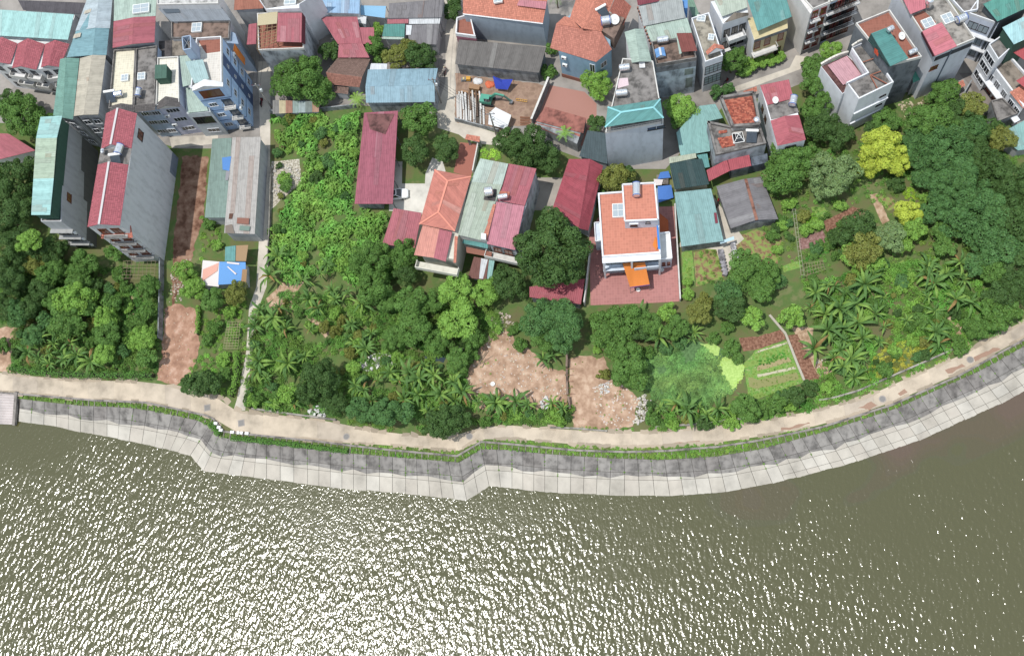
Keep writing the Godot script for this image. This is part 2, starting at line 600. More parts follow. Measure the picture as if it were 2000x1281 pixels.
# ---------- ground, river, bank ----------
func ragged(p: Array, amp: float) -> Array:
	var o := []
	for i in p.size():
		var a: Vector3 = p[i]
		var b: Vector3 = p[(i + 1) % p.size()]
		var n := maxi(1, int(a.distance_to(b) / 0.6))
		for k in n: o.append(a.lerp(b, float(k) / n) + Vector3(rng.randf_range(-amp, amp), 0, rng.randf_range(-amp, amp)))
	return o

func patch(nm: String, p: Array, lift: float, m: Material) -> void:
	var s := MB.new()
	if nm in ["dirt_lot", "dirt_track", "pond_water", "duckweed", "construction_ground"]: p = ragged(p, 0.22)
	elif nm in ["garden_bed", "footpath"]: p = ragged(p, 0.07)
	elif nm == "worn_paving": p = ragged(p, 0.16)
	s.flat(p, lift)
	structure(nm, s, m)

func strip(nm: String, a: Array, b: Array, lift: float, m: Material) -> void:  # a ribbon between two polylines
	var p := a.duplicate()
	var q := b.duplicate()
	q.reverse()
	p.append_array(q)
	patch(nm, p, lift, m)

var bank_top := [V(-118.21,-0.35,-42.18),V(-110.58,-0.35,-41.4),V(-103.19,-0.35,-40.91),V(-96.65,-0.35,-40),V(-92.31,-0.35,-39.43),V(-87.58,-0.35,-39.12),V(-82.89,-0.35,-38.71),V(-78.18,-0.35,-37.89),V(-71.61,-0.35,-36.33),V(-69.51,-0.35,-35.34),V(-67.71,-0.35,-33.69),V(-65.94,-0.35,-33.14),V(-59.62,-0.35,-32.23),V(-52.79,-0.35,-31.31),V(-45.21,-0.35,-30.23),V(-36.78,-0.35,-29.37),V(-28.23,-0.35,-28.45),V(-24.79,-0.35,-30.46),V(-19.98,-0.35,-30.18),V(-14.9,-0.35,-29.49),V(-4.72,-0.35,-28.54),V(3.3,-0.35,-28.12),V(11.25,-0.35,-28.47),V(17.19,-0.35,-29.34),V(20.55,-0.35,-30.11),V(27.12,-0.35,-31.81),V(38.04,-0.35,-35.09),V(45.08,-0.35,-38.17),V(50.1,-0.35,-40.21),V(53.79,-0.35,-42.14),V(57.24,-0.35,-43.92),V(65.22,-0.35,-48.59),V(75,-0.35,-55.09)]
var bank_foot := [V(-119.64,-2.6,-38.73),V(-111.95,-2.6,-37.88),V(-104.48,-2.6,-37.23),V(-97.4,-2.6,-36.07),V(-92.96,-2.6,-34.99),V(-88.13,-2.6,-34),V(-84.25,-2.6,-33.13),V(-79.67,-2.6,-32.07),V(-75.77,-2.6,-31.13),V(-73.61,-2.6,-30.57),V(-71.07,-2.6,-27.83),V(-69.04,-2.6,-27.54),V(-60,-2.6,-26.36),V(-53.15,-2.6,-25.32),V(-45.56,-2.6,-24.36),V(-37.11,-2.6,-23.56),V(-27.24,-2.6,-22.26),V(-23.72,-2.6,-24.5),V(-20.27,-2.6,-24.11),V(-15.18,-2.6,-23.31),V(-5.28,-2.6,-22.73),V(3.99,-2.6,-22.4),V(12.41,-2.6,-22.87),V(19.45,-2.6,-24.11),V(23.11,-2.6,-24.89),V(30.35,-2.6,-26.58),V(41.45,-2.6,-30.1),V(48.41,-2.6,-33.03),V(53.98,-2.6,-35.37),V(57.75,-2.6,-37.3),V(61.72,-2.6,-39.54),V(69.77,-2.6,-44.52),V(80.48,-2.6,-51.95)]
var beam_line := [V(-118.14,0,-43.16),V(-103.08,0,-41.61),V(-89.86,0,-40.14),V(-80.94,0,-39.52),V(-76.95,0,-38.63),V(-70.22,0,-37.06),V(-68.77,0,-36.43),V(-66.76,0,-34.26),V(-63.02,0,-33.74),V(-59.58,0,-33.32),V(-51.9,0,-32.37),V(-41.01,0,-30.79),V(-28.5,0,-29.36),V(-24.74,0,-31.51),V(-19.93,0,-30.99),V(-9.98,0,-29.79),V(-2.66,0,-29.37),V(3.35,0,-29.38),V(11.3,0,-29.81),V(17.25,0,-30.59),V(20.6,0,-31.21),V(26.9,0,-32.44),V(37.04,0,-35.43),V(47.06,0,-39.51),V(57.26,0,-44.86),V(65.26,0,-49.69),V(75.04,0,-56.2)]
var path_edge := [V(-118.74,0,-46.43),V(-107.33,0,-45.58),V(-102.38,0,-44.78),V(-93.89,0,-43.78),V(-79.73,0,-42.96),V(-75.71,0,-41.95),V(-67.25,0,-39.7),V(-65.07,0,-37.67),V(-63.23,0,-37.37),V(-56.58,0,-36.58),V(-48.13,0,-35.34),V(-46.16,0,-34.62),V(-41.12,0,-33.57),V(-32.54,0,-32.53),V(-26.61,0,-32.78),V(-25.09,0,-33.87),V(-19.93,0,-33.97),V(-14.43,0,-33.34),V(-6.62,0,-32.72),V(1.47,0,-32.35),V(9.5,0,-32.92),V(17.46,0,-33.49),V(25.4,0,-34.91),V(33.33,0,-36.72),V(39.39,0,-39.29),V(47.45,0,-42.59),V(53.59,0,-45.73),V(57.67,0,-47.66),V(65.64,0,-52.12),V(75.4,0,-58.25)]
var path_out := [V(-118.16,0,-43.25),V(-103.1,0,-41.74),V(-89.88,0,-40.28),V(-80.95,0,-39.65),V(-76.97,0,-38.8),V(-70.24,0,-37.23),V(-68.7,0,-36.59),V(-66.6,0,-34.43),V(-59.59,0,-33.49),V(-51.91,0,-32.54),V(-45.69,0,-31.8),V(-41.04,0,-31.52),V(-31.19,0,-30.47),V(-28.27,0,-30.23),V(-25.39,0,-31.93),V(-19.93,0,-31.87),V(-9.96,0,-30.74),V(-2.64,0,-30.16),V(3.38,0,-30.16),V(11.35,0,-30.51),V(17.29,0,-31.22),V(20.63,0,-31.67),V(26.93,0,-32.83),V(37.07,0,-35.74),V(47.11,0,-39.9),V(57.31,0,-45.18),V(65.31,0,-50.01),V(75.1,0,-56.52)]

func resample(p: Array, step: float) -> Array:
	var o := [p[0]]
	var left := step
	for i in p.size() - 1:
		var a: Vector3 = p[i]
		var b: Vector3 = p[i + 1]
		var l := a.distance_to(b)
		var at := left
		while at < l:
			o.append(a.lerp(b, at / l))
			at += step
		left = at - l
	return o

func build_ground() -> void:
	var soil := ramp_mat("soil", 0.005, 0.03, [[0.15, "6f6a48"], [0.4, "6a7042"], [0.5, "61743c"], [0.62, "587238"], [0.8, "767a4e"]])
	var land := beam_line.duplicate()
	land.append_array([Vector3(400, 0, -160), Vector3(400, 0, -700), Vector3(-500, 0, -700), Vector3(-500, 0, -38)])
	patch("ground", land, 0.0, soil)
	# the made-up ground of the streets between the houses
	var town := mat("street_concrete", "concrete", "a49d96")
	patch("street", [V(-147.94,0,-155.12),V(94.73,0,-131.59),V(84.91,0,-78.41),V(61.57,0,-80.04),V(52.07,0,-85.36),V(34.92,0,-91.43),V(28.21,0,-90.49),V(23.06,0,-88.47),V(16.32,0,-88),V(5.63,0,-76.39),V(-3.62,0,-76.98),V(-19.93,0,-84.77),V(-35.19,0,-89.81),V(-47.19,0,-92.2),V(-63.1,0,-92.34),V(-64.89,0,-84.86),V(-79.65,0,-85.85),V(-94.8,0,-90.99),V(-136.21,0,-96.04)], 0.006, town)
	var lane := mat("lane_concrete", "concrete", "d6ccbc")
	patch("lane", [V(-66.46,0,-102.52),V(-64.04,0,-102.32),V(-62.52,0,-80.73),V(-61.71,0,-66.26),V(-61.51,0,-58.84),V(-63.14,0,-53.48),V(-63.08,0,-47.27),V(-63.51,0,-37.63),V(-65.43,0,-37.85),V(-65.06,0,-39.55),V(-64.14,0,-47.31),V(-64.27,0,-55.33),V(-63.3,0,-58.93),V(-63.51,0,-67.29),V(-64.68,0,-85.85)], 0.012, lane)
	patch("lane", [V(-31.93,0,-107.4),V(-29.75,0,-106.94),V(-29.94,0,-96.94),V(-29.9,0,-88.03),V(-22.23,0,-84.8),V(-20.82,0,-85.32),V(-21.25,0,-82.43),V(-25.43,0,-83.12),V(-28.22,0,-84.33),V(-29.16,0,-85.15),V(-32.91,0,-86.7),V(-33.01,0,-90.85),V(-31.69,0,-95.49)], 0.016, lane)
	patch("lane", [V(-33.63,0,-112.56),V(-29.87,0,-112.22),V(-29.78,0,-106.88),V(-31.92,0,-107.06)], 0.02, lane)
	patch("lane", [V(17.77,0,-90.86),V(27.06,0,-93.8),V(28.25,0,-96.07),V(29.98,0,-95.63),V(28.78,0,-93.37),V(21.56,0,-90.86),V(17.95,0,-89.82)], 0.016, lane)
	patch("lane", [V(-81.82,0,-88.23),V(-72.72,0,-88.22),V(-72.56,0,-86.38),V(-81.1,0,-85.95)], 0.012, lane)
	# yards
	patch("concrete_yard", [V(-38.91,0,-76.48),V(-34.86,0,-76.23),V(-34.8,0,-78.1),V(-33.71,0,-81.05),V(-31.84,0,-80.17),V(-31.34,0,-78.38),V(-35.05,0,-70.47),V(-40.35,0,-71.5),V(-39.05,0,-73.89)], 0.014, mat("yard_pale", "concrete", "e2ddd2"))
	patch("concrete_yard", [V(-41.28,0,-80.78),V(-38.93,0,-80.63),V(-38.74,0,-71.41),V(-40.93,0,-71.53)], 0.022, mat("yard_pale", "concrete", "e2ddd2"))
	patch("brick_path", [V(-28.9,0,-83.61),V(-25.43,0,-83.12),V(-26.97,0,-76.86),V(-29.96,0,-78.04)], 0.012, mat("brick_yard", "grain", "b4705f"))
	patch("construction_ground", [V(-29.9,0,-97.12),V(-14.02,0,-93.6),V(-15.84,0,-86.49),V(-19.69,0,-85.99),V(-21.8,0,-85.09),V(-29.74,0,-87.74)], 0.024, ramp_mat("site_soil", 0.006, 0.06, [[0.2, "8a705f"], [0.45, "9a7f6c"], [0.6, "a68a76"], [0.8, "947868"]]))
	patch("brick_yard", [V(-13.31,0,-93.55),V(-7.39,0,-91.8),V(-5.4,0,-89.34),V(-5.48,0,-86.29),V(-7.11,0,-83.88),V(-7.83,0,-81.43),V(-16.14,0,-85.52)], 0.014, mat("brick_yard_pale", "grain", "c08a7c"))
	patch("tiled_yard", [V(-7.27,0,-53.16),V(-7.19,0,-65.57),V(-5.71,0,-68.32),V(4.08,0,-69.66),V(6.66,0,-69.63),V(6.87,0,-53.21),V(3.37,0,-53.14)], 0.02, mat("yard_paving", "paving", "cb8a84"))
	patch("concrete_yard", [V(6.95,0,-62.49),V(12.56,0,-72.01),V(17.5,0,-63.31),V(15.96,0,-62.02),V(15.97,0,-59.06),V(13.98,0,-57.13),V(13.01,0,-61.72)], 0.016, mat("lane_concrete", "concrete", "d6ccbc"))
	patch("concrete_yard", [V(-15.97,0,-76.18),V(-10.84,0,-75.86),V(-12.92,0,-70.17),V(-17.57,0,-70.19)], 0.016, mat("yard_grey", "concrete", "b0a79c"))
	patch("concrete_yard", [V(53.84,0,-90.67),V(55.91,0,-90.51),V(58.57,0,-90.3),V(62.37,0,-82.64),V(61.4,0,-80.97),V(57.93,0,-81.21),V(55.3,0,-88.07)], 0.014, mat("yard_dull", "concrete", "8f8680"))
	# bare ground
	var dirt := ramp_mat("bare_dirt", 0.006, 0.07, [[0.15, "9a7b63"], [0.4, "ac8b72"], [0.6, "bb9a80"], [0.85, "cdb096"]], 1024, 0.95, 4)
	patch("dirt_lot", [V(-24.53,0,-47.97),V(-21.52,0,-50.09),V(-18.95,0,-47.53),V(-16.82,0,-45.9),V(-14.1,0,-42.96),V(-11.38,0,-42.43),V(-11.22,0,-38.99),V(-11.47,0,-36.44),V(-23.17,0,-36.15),V(-27.42,0,-38.21),V(-27.26,0,-42.11)], 0.014, dirt)
	patch("dirt_lot", [V(-11.03,0,-44.59),V(-8.4,0,-44.71),V(-5.28,0,-44.38),V(-4.33,0,-41.33),V(-1.13,0,-38.66),V(-0.15,0,-37.36),V(-1.31,0,-33.42),V(-3.97,0,-32.77),V(-10.29,0,-33.46),V(-10.83,0,-37.69)], 0.018, dirt)
	patch("dirt_track", [V(-79.16,0,-55.84),V(-77.22,0,-56.46),V(-72.84,0,-55.09),V(-72.39,0,-47.99),V(-73.16,0,-44.13),V(-75.72,0,-42.18),V(-79.16,0,-43.09),V(-78.8,0,-48.23)], 0.016, ramp_mat("red_dirt", 0.006, 0.07, [[0.15, "96705c"], [0.4, "a88068"], [0.6, "b58c74"], [0.85, "c8a48e"]], 1024, 0.95, 8))
	patch("dirt_track", [V(-78.78,0,-64.5),V(-78.86,0,-74.47),V(-78.89,0,-84.26),V(-74.17,0,-83.95),V(-73.78,0,-72.16),V(-74.84,0,-68.24),V(-75.17,0,-64.32),V(-77.85,0,-55.78)], 0.012, ramp_mat("brown_dirt", 0.006, 0.07, [[0.2, "6a4a3a"], [0.5, "8d6a56"], [0.8, "a3826c"]], 1024, 0.95, 9))
	patch("dirt_track", [V(-110.53,0,-53.63),V(-104.83,0,-53.39),V(-105.99,0,-48.87),V(-105.44,0,-45.42),V(-109.19,0,-45.55)], 0.012, dirt)
	patch("footpath", [V(-61.44,0,-56.71),V(-57.55,0,-60.56),V(-54.94,0,-59.49),V(-56.2,0,-57.65),V(-57.21,0,-55.58),V(-52.7,0,-52.74),V(-49.64,0,-50.55),V(-50.7,0,-49.45),V(-55.05,0,-54),V(-60.35,0,-54.55)], 0.012, ramp_mat("footpath_dirt", 0.012, 0.07, [[0.2, "9a7c60"], [0.5, "b5977a"], [0.8, "c9ae92"]], 512, 0.95, 10))
	patch("footpath", [V(-62.4,0,-82.15),V(-57.36,0,-82.34),V(-56.58,0,-77.7),V(-59.74,0,-75.11),V(-61.72,0,-72.98)], 0.012, ramp_mat("rubble_ground", 0.03, 0.07, [[0.2, "8a8472"], [0.5, "b5ab98"], [0.8, "d8d2c6"]], 512, 0.95, 12))
	patch("footpath", [V(-85.2,0,-59.7),V(-84.12,0,-59.65),V(-84.73,0,-53.7),V(-85.18,0,-51.51),V(-85.15,0,-45.46),V(-85.86,0,-45.49),V(-85.95,0,-52.01),V(-85.69,0,-55.79)], 0.012, mats["footpath_dirt"])
	patch("footpath", [V(37.5,0,-69.8),V(38.74,0,-69.96),V(40.08,0,-65.28),V(39,0,-64.66)], 0.012, mats["footpath_dirt"])
	patch("footpath", [V(46.02,0,-49.67),V(47.32,0,-49.19),V(49.11,0,-46.57),V(49.74,0,-44.03),V(48.76,0,-43.86),V(47.47,0,-45.79),V(48.37,0,-46.81)], 0.012, mats["footpath_dirt"])
	# vegetable beds by the pond and in the gardens
	var till := ramp_mat("tilled_soil", 0.02, 0.09, [[0.2, "6e4c3c"], [0.5, "8c6450"], [0.8, "a37c66"]], 512, 0.95, 13)
	patch("garden_bed", [V(15.58,0,-46.84),V(18.42,0,-46.96),V(22.11,0,-47.87),V(22.69,0,-46.34),V(18.26,0,-44.8),V(16.04,0,-44.67)], 0.014, till)
	patch("garden_bed", [V(18.28,0,-45.01),V(22.78,0,-46.12),V(24.81,0,-39.49),V(21.76,0,-38.34),V(17.71,0,-37.02),V(16.34,0,-37.27),V(16.11,0,-42.74)], 0.01, ramp_mat("lawn", 0.01, 0.08, [[0.2, "6f8a38"], [0.45, "86a04a"], [0.6, "5f9434"], [0.8, "9aa466"]], 1024, 0.95, 14))
	patch("garden_bed", [V(23.04,0,-46.97),V(24.46,0,-47.13),V(27.2,0,-39.83),V(25.01,0,-39.49)], 0.014, till)
	patch("garden_bed", [V(18.08,0,-42.25),V(22.86,0,-43.45),V(23.21,0,-42.81),V(18.02,0,-41.41)], 0.018, mat("straw_bed", "grain", "b0a070"))
	patch("garden_bed", [V(17.98,0,-40.88),V(23.73,0,-41.94),V(23.84,0,-41.58),V(17.95,0,-40.4)], 0.018, mat("stone_edging", "grain", "cfc6a8"))
	patch("garden_bed", [V(18.25,0,-44.63),V(22.8,0,-45.87),V(22.85,0,-45.59),V(18.23,0,-44.33)], 0.018, mat("stone_edging", "grain", "cfc6a8"))
	patch("garden_bed", [V(16.67,0,-40.61),V(17.92,0,-40.04),V(23.95,0,-40.99),V(24.06,0,-39.94),V(17.83,0,-38.68),V(16.65,0,-38.93)], 0.018, mat("dry_bed", "grain", "9a9a5c"))
	patch("garden_bed", [V(30.11,0,-65.61),V(34.84,0,-67.88),V(37.01,0,-67.06),V(34.08,0,-64.25),V(30.34,0,-63.54)], 0.014, till)
	patch("garden_bed", [V(25.97,0,-62.86),V(29.76,0,-64.03),V(30.42,0,-62.17),V(27.67,0,-61.18),V(26.02,0,-61.04)], 0.014, ramp_mat("purple_soil", 0.02, 0.09, [[0.2, "7c5a52"], [0.5, "95706a"], [0.8, "a88680"]], 512, 0.95, 15))
	patch("garden_bed", [V(9.43,0,-61.44),V(13.25,0,-62.16),V(13.97,0,-56.91),V(9.53,0,-55.54)], 0.014, ramp_mat("garden_mix", 0.012, 0.08, [[0.2, "7a5f48"], [0.45, "98805a"], [0.55, "86984a"], [0.8, "8aa04c"]], 512, 0.95, 16))
	patch("garden_bed", [V(16.29,0,-63.84),V(19.69,0,-64.81),V(23.3,0,-63.01),V(22.35,0,-58.75),V(19.21,0,-58),V(16.02,0,-59.74)], 0.014, mats["garden_mix"])
	patch("garden_bed", [V(37.4,0,-53.38),V(38.46,0,-53.98),V(39.48,0,-52.41),V(39.1,0,-50.8),V(36.98,0,-51.22)], 0.012, mats["tilled_soil"])
	patch("garden_bed", [V(23.55,0,-48.25),V(26.94,0,-48.11),V(26.21,0,-44.29),V(29.07,0,-41.02),V(27.2,0,-39.83),V(24.75,0,-45.83)], 0.008, mats["footpath_dirt"])
	patch("garden_bed", [V(22.93,0,-58.38),V(26.07,0,-59.24),V(26.28,0,-58.1),V(23.26,0,-57.36)], 0.014, mats["lawn"])
	patch("garden_bed", [V(28.28,0,-68.26),V(30.34,0,-68.14),V(31.01,0,-66.48),V(28.9,0,-65.91)], 0.014, mats["lawn"])
	patch("garden_bed", [V(38.31,0,-69.76),V(40.9,0,-69.14),V(42.14,0,-67.45),V(40.05,0,-66.89)], 0.014, mats["garden_mix"])
	patch("garden_bed", [V(39.45,0,-57.68),V(41.54,0,-58.46),V(42.87,0,-56.18),V(41.04,0,-54.08),V(39.17,0,-55.04)], 0.014, mats["lawn"])
	patch("garden_bed", [V(7.54,0,-61.54),V(9.23,0,-61.68),V(9.37,0,-56.45),V(7.48,0,-56.09)], 0.014, mats["lawn"])
	# pond with duckweed
	var pond := ramp_mat("pond_weed", 0.02, 0.08, [[0.2, "4a6a3c"], [0.45, "567846"], [0.7, "628650"]], 512, 0.8, 17)
	patch("pond_water", [V(0.95,0,-44.8),V(4.05,0,-45.12),V(8.23,0,-46.69),V(12.65,0,-45.44),V(15.74,0,-43.18),V(16.03,0,-41.48),V(14.63,0,-38.58),V(9.67,0,-35.81),V(3.68,0,-36.83),V(0.74,0,-39.45)], 0.008, pond)
	patch("duckweed", [V(12.53,0,-43.51),V(13.37,0,-43.91),V(14.56,0,-43.65),V(16.08,0,-42.32),V(15.54,0,-40.23),V(14.03,0,-38.49),V(13.08,0,-39.26),V(12.32,0,-41.6)], 0.02, ramp_mat("duckweed", 0.02, 0.1, [[0.2, "9cc05a"], [0.5, "accc68"], [0.8, "b8d674"]], 512, 0.8, 18))
	patch("duckweed", [V(9.63,0,-45.99),V(11.28,0,-46.36),V(12.45,0,-45.45),V(12.15,0,-43.96),V(10.57,0,-44.66)], 0.018, mats["duckweed"])
	patch("pond_water", [V(-34.18,0,-46.33),V(-32.24,0,-47.15),V(-30.47,0,-45.53),V(-31.1,0,-44.66),V(-33.93,0,-44.99)], 0.01, mat("dark_water", "glass", "3c4a52"))
	build_bank()
	build_water()

func build_bank() -> void:
	# promenade slabs
	var pm := [mat("promenade", "concrete", "d0bfa8"), mat("promenade_warm", "concrete", "d3c1a9"), mat("promenade_grey", "concrete", "c8b8a4")]
	var walk := Node3D.new()
	walk.name = "promenade"
	walk.set_meta("kind", "structure")
	add_child(walk)
	var ins := resample(path_edge, 0.5)
	var prev: Vector3 = path_edge[0]
	# cut both edges at matching shares of their length
	var cols := 44
	var a := even(path_edge, cols)
	var b := even(path_out, cols)
	for i in cols:
		var s := MB.new()
		var ga: Vector3 = (a[i + 1] - a[i]) * 0.0008
		var gb: Vector3 = (b[i + 1] - b[i]) * 0.0008
		var run := [a[i] + ga]
		s.slab([a[i] + ga + Vector3(0, 0.03, 0), a[i + 1] - ga + Vector3(0, 0.03, 0), b[i + 1] - gb + Vector3(0, 0.03, 0), b[i] + gb + Vector3(0, 0.03, 0)], 0.1)
		part(walk, "paving_slab", s, pm[[0, 1, 0, 2, 0, 1][i % 6]])
	# dusty earth trodden over both edges of the promenade
	var dust := [MB.new(), MB.new()]
	for e in [[path_edge, 0.55, 0.036], [path_out, -0.45, 0.038]]:
		var ln := resample(e[0], 1.3)
		for i in ln.size() - 3:
			if rng.randf() < 0.35: continue
			var a0: Vector3 = ln[i]
			var b0: Vector3 = ln[i + 1]
			var sd := (b0 - a0).normalized().cross(Vector3.UP) * -1.0
			dust[rng.randi() % 2].flat(ragged([a0 - sd * 0.3 * signf(e[1]), b0 - sd * 0.3 * signf(e[1]), b0 + sd * e[1] * rng.randf_range(0.2, 1.3), a0 + sd * e[1] * rng.randf_range(0.2, 1.3)], 0.1), e[2] + 0.0011 * (i % 3))
	structure("path_dust", dust[0], mat("path_dust", "grain", "c2b098")); structure("path_dust", dust[1], mat("path_dust_dark", "grain", "b0a08a"))
	# worn patches of red paving blocks
	var wb := mat("worn_paving", "grain", "b28e78")
	for q in [[V(32.42,0,-35.33),V(34.23,0,-36.09),V(35.23,0,-35.55),V(33.71,0,-34.78)], [V(38.19,0,-37.2),V(39.23,0,-37.88),V(39.75,0,-37.45),V(38.73,0,-36.87)], [V(45.46,0,-40.45),V(48.07,0,-41.49),V(48.59,0,-41.06),V(45.97,0,-39.92)], [V(49.93,0,-42.56),V(53.34,0,-43.89),V(53.85,0,-43.46),V(50.01,0,-41.73)], [V(20.71,0,-32.41),V(24.86,0,-33.21),V(25.03,0,-32.9),V(20.86,0,-31.9)], [V(5.01,0,-30.78),V(8.59,0,-30.79),V(8.57,0,-30.39),V(4.98,0,-30.27)]]:
		patch("worn_paving", q, 0.036, wb)
	# the beam with its ribs
	var beam := Node3D.new()
	beam.name = "edge_beam"
	add_child(beam)
	tag(beam, "weathered concrete edge beam with cross ribs along the top of the river bank", "beam")
	var bm := mat("beam_concrete", "stained", "9b938c")
	var s0 := MB.new()
	for i in beam_line.size() - 1:
		var p: Vector3 = beam_line[i]
		var q: Vector3 = beam_line[i + 1]
		var e := (q - p).normalized() * 0.09
		s0.bar(p - e + Vector3(0, 0.06, 0.0), q + e + Vector3(0, 0.06 + 0.002 * (i % 2), 0), 0.3, 0.3)
	part(beam, "rail", s0, bm)
	var tops := resample(bank_top, 0.1)
	var rib_at := resample(beam_line, 1.06)
	for k in rib_at.size():
		var p: Vector3 = rib_at[k]
		if p.x < -95 or p.x > 58: continue
		var best: Vector3 = tops[0]
		for t in tops:
			if t.distance_squared_to(p) < best.distance_squared_to(p): best = t
		var s := MB.new()
		s.bar(p + Vector3(0, -0.02, 0), best + Vector3(0, 0.05, 0), 0.14, 0.16)
		part(beam, "rib", s, bm)
	var verge := MB.new()
	var va := even(beam_line, 150)
	var vb := even(bank_top, 150)
	for i in 150:
		var q0: Vector3 = vb[i]
		var q1: Vector3 = vb[i + 1]
		verge.quad(q0 + Vector3(0, -0.04, 0), q1 + Vector3(0, -0.04, 0), va[i + 1] - Vector3(0, 0.05, 0), va[i] - Vector3(0, 0.05, 0))
	structure("verge", verge, ramp_mat("verge_soil", 0.02, 0.1, [[0.2, "5d5a3a"], [0.5, "5f7a38"], [0.8, "6f8a44"]], 512, 0.95, 19))
	# sloping panels
	var bank := Node3D.new()
	bank.name = "bank_revetment"
	add_child(bank)
	tag(bank, "sloping river bank of square concrete panels, dark above and bleached along the water", "embankment")
	var dark := []
	var pale := []
	for i in 4:
		dark.append(mat("panel_dark%d" % i, "stained", ["95908b", "8e8984", "9d9892", "918b86"][i], 0.9))
		pale.append(mat("panel_pale%d" % i, "concrete", ["cbc3b5", "c4bcae", "d0c9bc", "c8bfb1"][i], 0.85))
	var base := MB.new()
	var weeds := []
	var r := RandomNumberGenerator.new()
	r.seed = 21
	for i in bank_top.size() - 1:
		var t0: Vector3 = bank_top[i]
		var t1: Vector3 = bank_top[i + 1]
		var f0: Vector3 = bank_foot[i]
		var f1: Vector3 = bank_foot[i + 1]
		var dn := Vector3(0, -0.16, 0)
		base.quad(f0 + dn + (f0 - t0) * 0.3, f1 + dn + (f1 - t1) * 0.3, t1 + dn, t0 + dn)
		var stairs := i < 2
		if stairs: continue
		var nn := maxi(1, roundi((t0.distance_to(t1) + f0.distance_to(f1)) * 0.25))
		for k in nn:
			var u0 := float(k) / nn
			var u1 := float(k + 1) / nn
			var ta := t0.lerp(t1, u0)
			var tb := t0.lerp(t1, u1)
			var fa := f0.lerp(f1, u0)
			var fb := f0.lerp(f1, u1)
			var cuts := [0.0, 0.34, 0.52, 1.06] if ta.x < 18 else [0.0, 0.34, 0.52, 0.77, 1.06]
			for j in cuts.size() - 1:
				var sk := Vector3(0, r.randf_range(-0.025, 0.025), 0)
				if j < 2 and r.randf() < 0.4:
					for y in r.randi_range(1, 4): weeds.append(ta.lerp(fa, r.randf_range(cuts[j], cuts[j + 1])))
				if j == 1 and r.randf() < 0.3:
					for y in r.randi_range(1, 3): weeds.append(ta.lerp(tb, r.randf()).lerp(fa.lerp(fb, r.randf()), cuts[1]) + Vector3(0, 0, 0))
				var g: float = 0.028 / 2.0
				var p00 := ta.lerp(fa, cuts[j] + 0.004)
				var p10 := tb.lerp(fb, cuts[j] + 0.004)
				var p01 := ta.lerp(fa, cuts[j + 1] - 0.004)
				var p11 := tb.lerp(fb, cuts[j + 1] - 0.004)
				var e0 := (p10 - p00) * g
				var e1 := (p11 - p01) * g
				var s := MB.new()
				if j == 1:
					var m0 := r.randf_range(0.25, 0.85)
					var m1 := r.randf_range(0.25, 0.85)
					if u0 > 0 or i > 2: m0 = bank.get_meta("m", m0)
					bank.set_meta("m", m1)
					var q0 := (p00 + e0).lerp(p01 + e1, m0)
					var q1 := (p10 - e0).lerp(p11 - e1, m1)
					s.slab([p00 + e0 + sk, p10 - e0 + sk, q1 + sk, q0 + sk], 0.1)
					var o := part(bank, "panel", s, dark[r.randi() % 4])
					var s2 := MB.new()
					s2.slab([q0 + sk, q1 + sk, p11 - e1 + sk, p01 + e1 + sk], 0.1)
					part(o, "bleached_edge", s2, pale[r.randi() % 4])
				else:
					s.slab([p00 + e0 + sk, p10 - e0 + sk, p11 - e1 + sk, p01 + e1 + sk], 0.1)
					part(bank, "panel", s, dark[r.randi() % 4] if j == 0 else pale[r.randi() % 4])
	bank.remove_meta("m")
	# weeds rooted in the joints
	var wm := MultiMesh.new()
	wm.transform_format = MultiMesh.TRANSFORM_3D
	wm.use_colors = true
	wm.mesh = tuft_mesh("tuft1", 91, 46, 0.3, 0.25)
	wm.instance_count = weeds.size()
	for i in weeds.size():
		var k := r.randf_range(0.1, 0.3)
		wm.set_instance_transform(i, Transform3D(Basis(Vector3.UP, r.randf() * TAU).scaled(Vector3(k, k * 0.7, k)), weeds[i]))
		wm.set_instance_color(i, Color(1, 1, 1) * r.randf_range(0.7, 1.1))
	var wo := MultiMeshInstance3D.new()
	wo.name = "joint_weeds"
	wo.multimesh = wm
	wo.material_override = mat("cover_74a040", "leaf", "74a040")
	wo.set_meta("kind", "stuff")
	tag(wo, "small weeds rooted in the joints of the sloping bank panels", "weeds")
	add_child(wo)
	part(bank, "joint_bed", base, mat("joint", "grain", "5d564e"))
	# stairs at the upstream end
	var st := thing("bank_stairs", "pale concrete steps going down the bank to the water", "stairs", (bank_top[1] + bank_foot[1]) * 0.5)
	var sm := mat("stair_pale", "concrete", "cfc4c0")
	for k in 12:
		var s := MB.new()
		var a0: Vector3 = V(-112.37,0.06,-42.6).lerp(V(-113.31,-2.35,-37.51), k / 12.0)
		var a1: Vector3 = V(-104.01,0.06,-41.89).lerp(V(-105.22,-2.35,-37.02), k / 12.0)
		var c0: Vector3 = V(-112.37,0.06,-42.6).lerp(V(-113.31,-2.35,-37.51), (k + 1.05) / 12.0)
		var c1: Vector3 = V(-104.01,0.06,-41.89).lerp(V(-105.22,-2.35,-37.02), (k + 1.05) / 12.0)
		s.slab([Vector3(a0.x, a0.y, a0.z), Vector3(a1.x, a0.y, a1.z), Vector3(c1.x, a0.y, c1.z), Vector3(c0.x, a0.y, c0.z)], 0.5)
		part(st, "step", s, sm)
	var w := MB.new()
	w.bar(V(-103.67,0.2,-42.02),V(-104.82,-2.2,-36.89), 0.5, 0.6)
	part(st, "side_wall", w, mat("beam_concrete", "stained", "9b938c"))

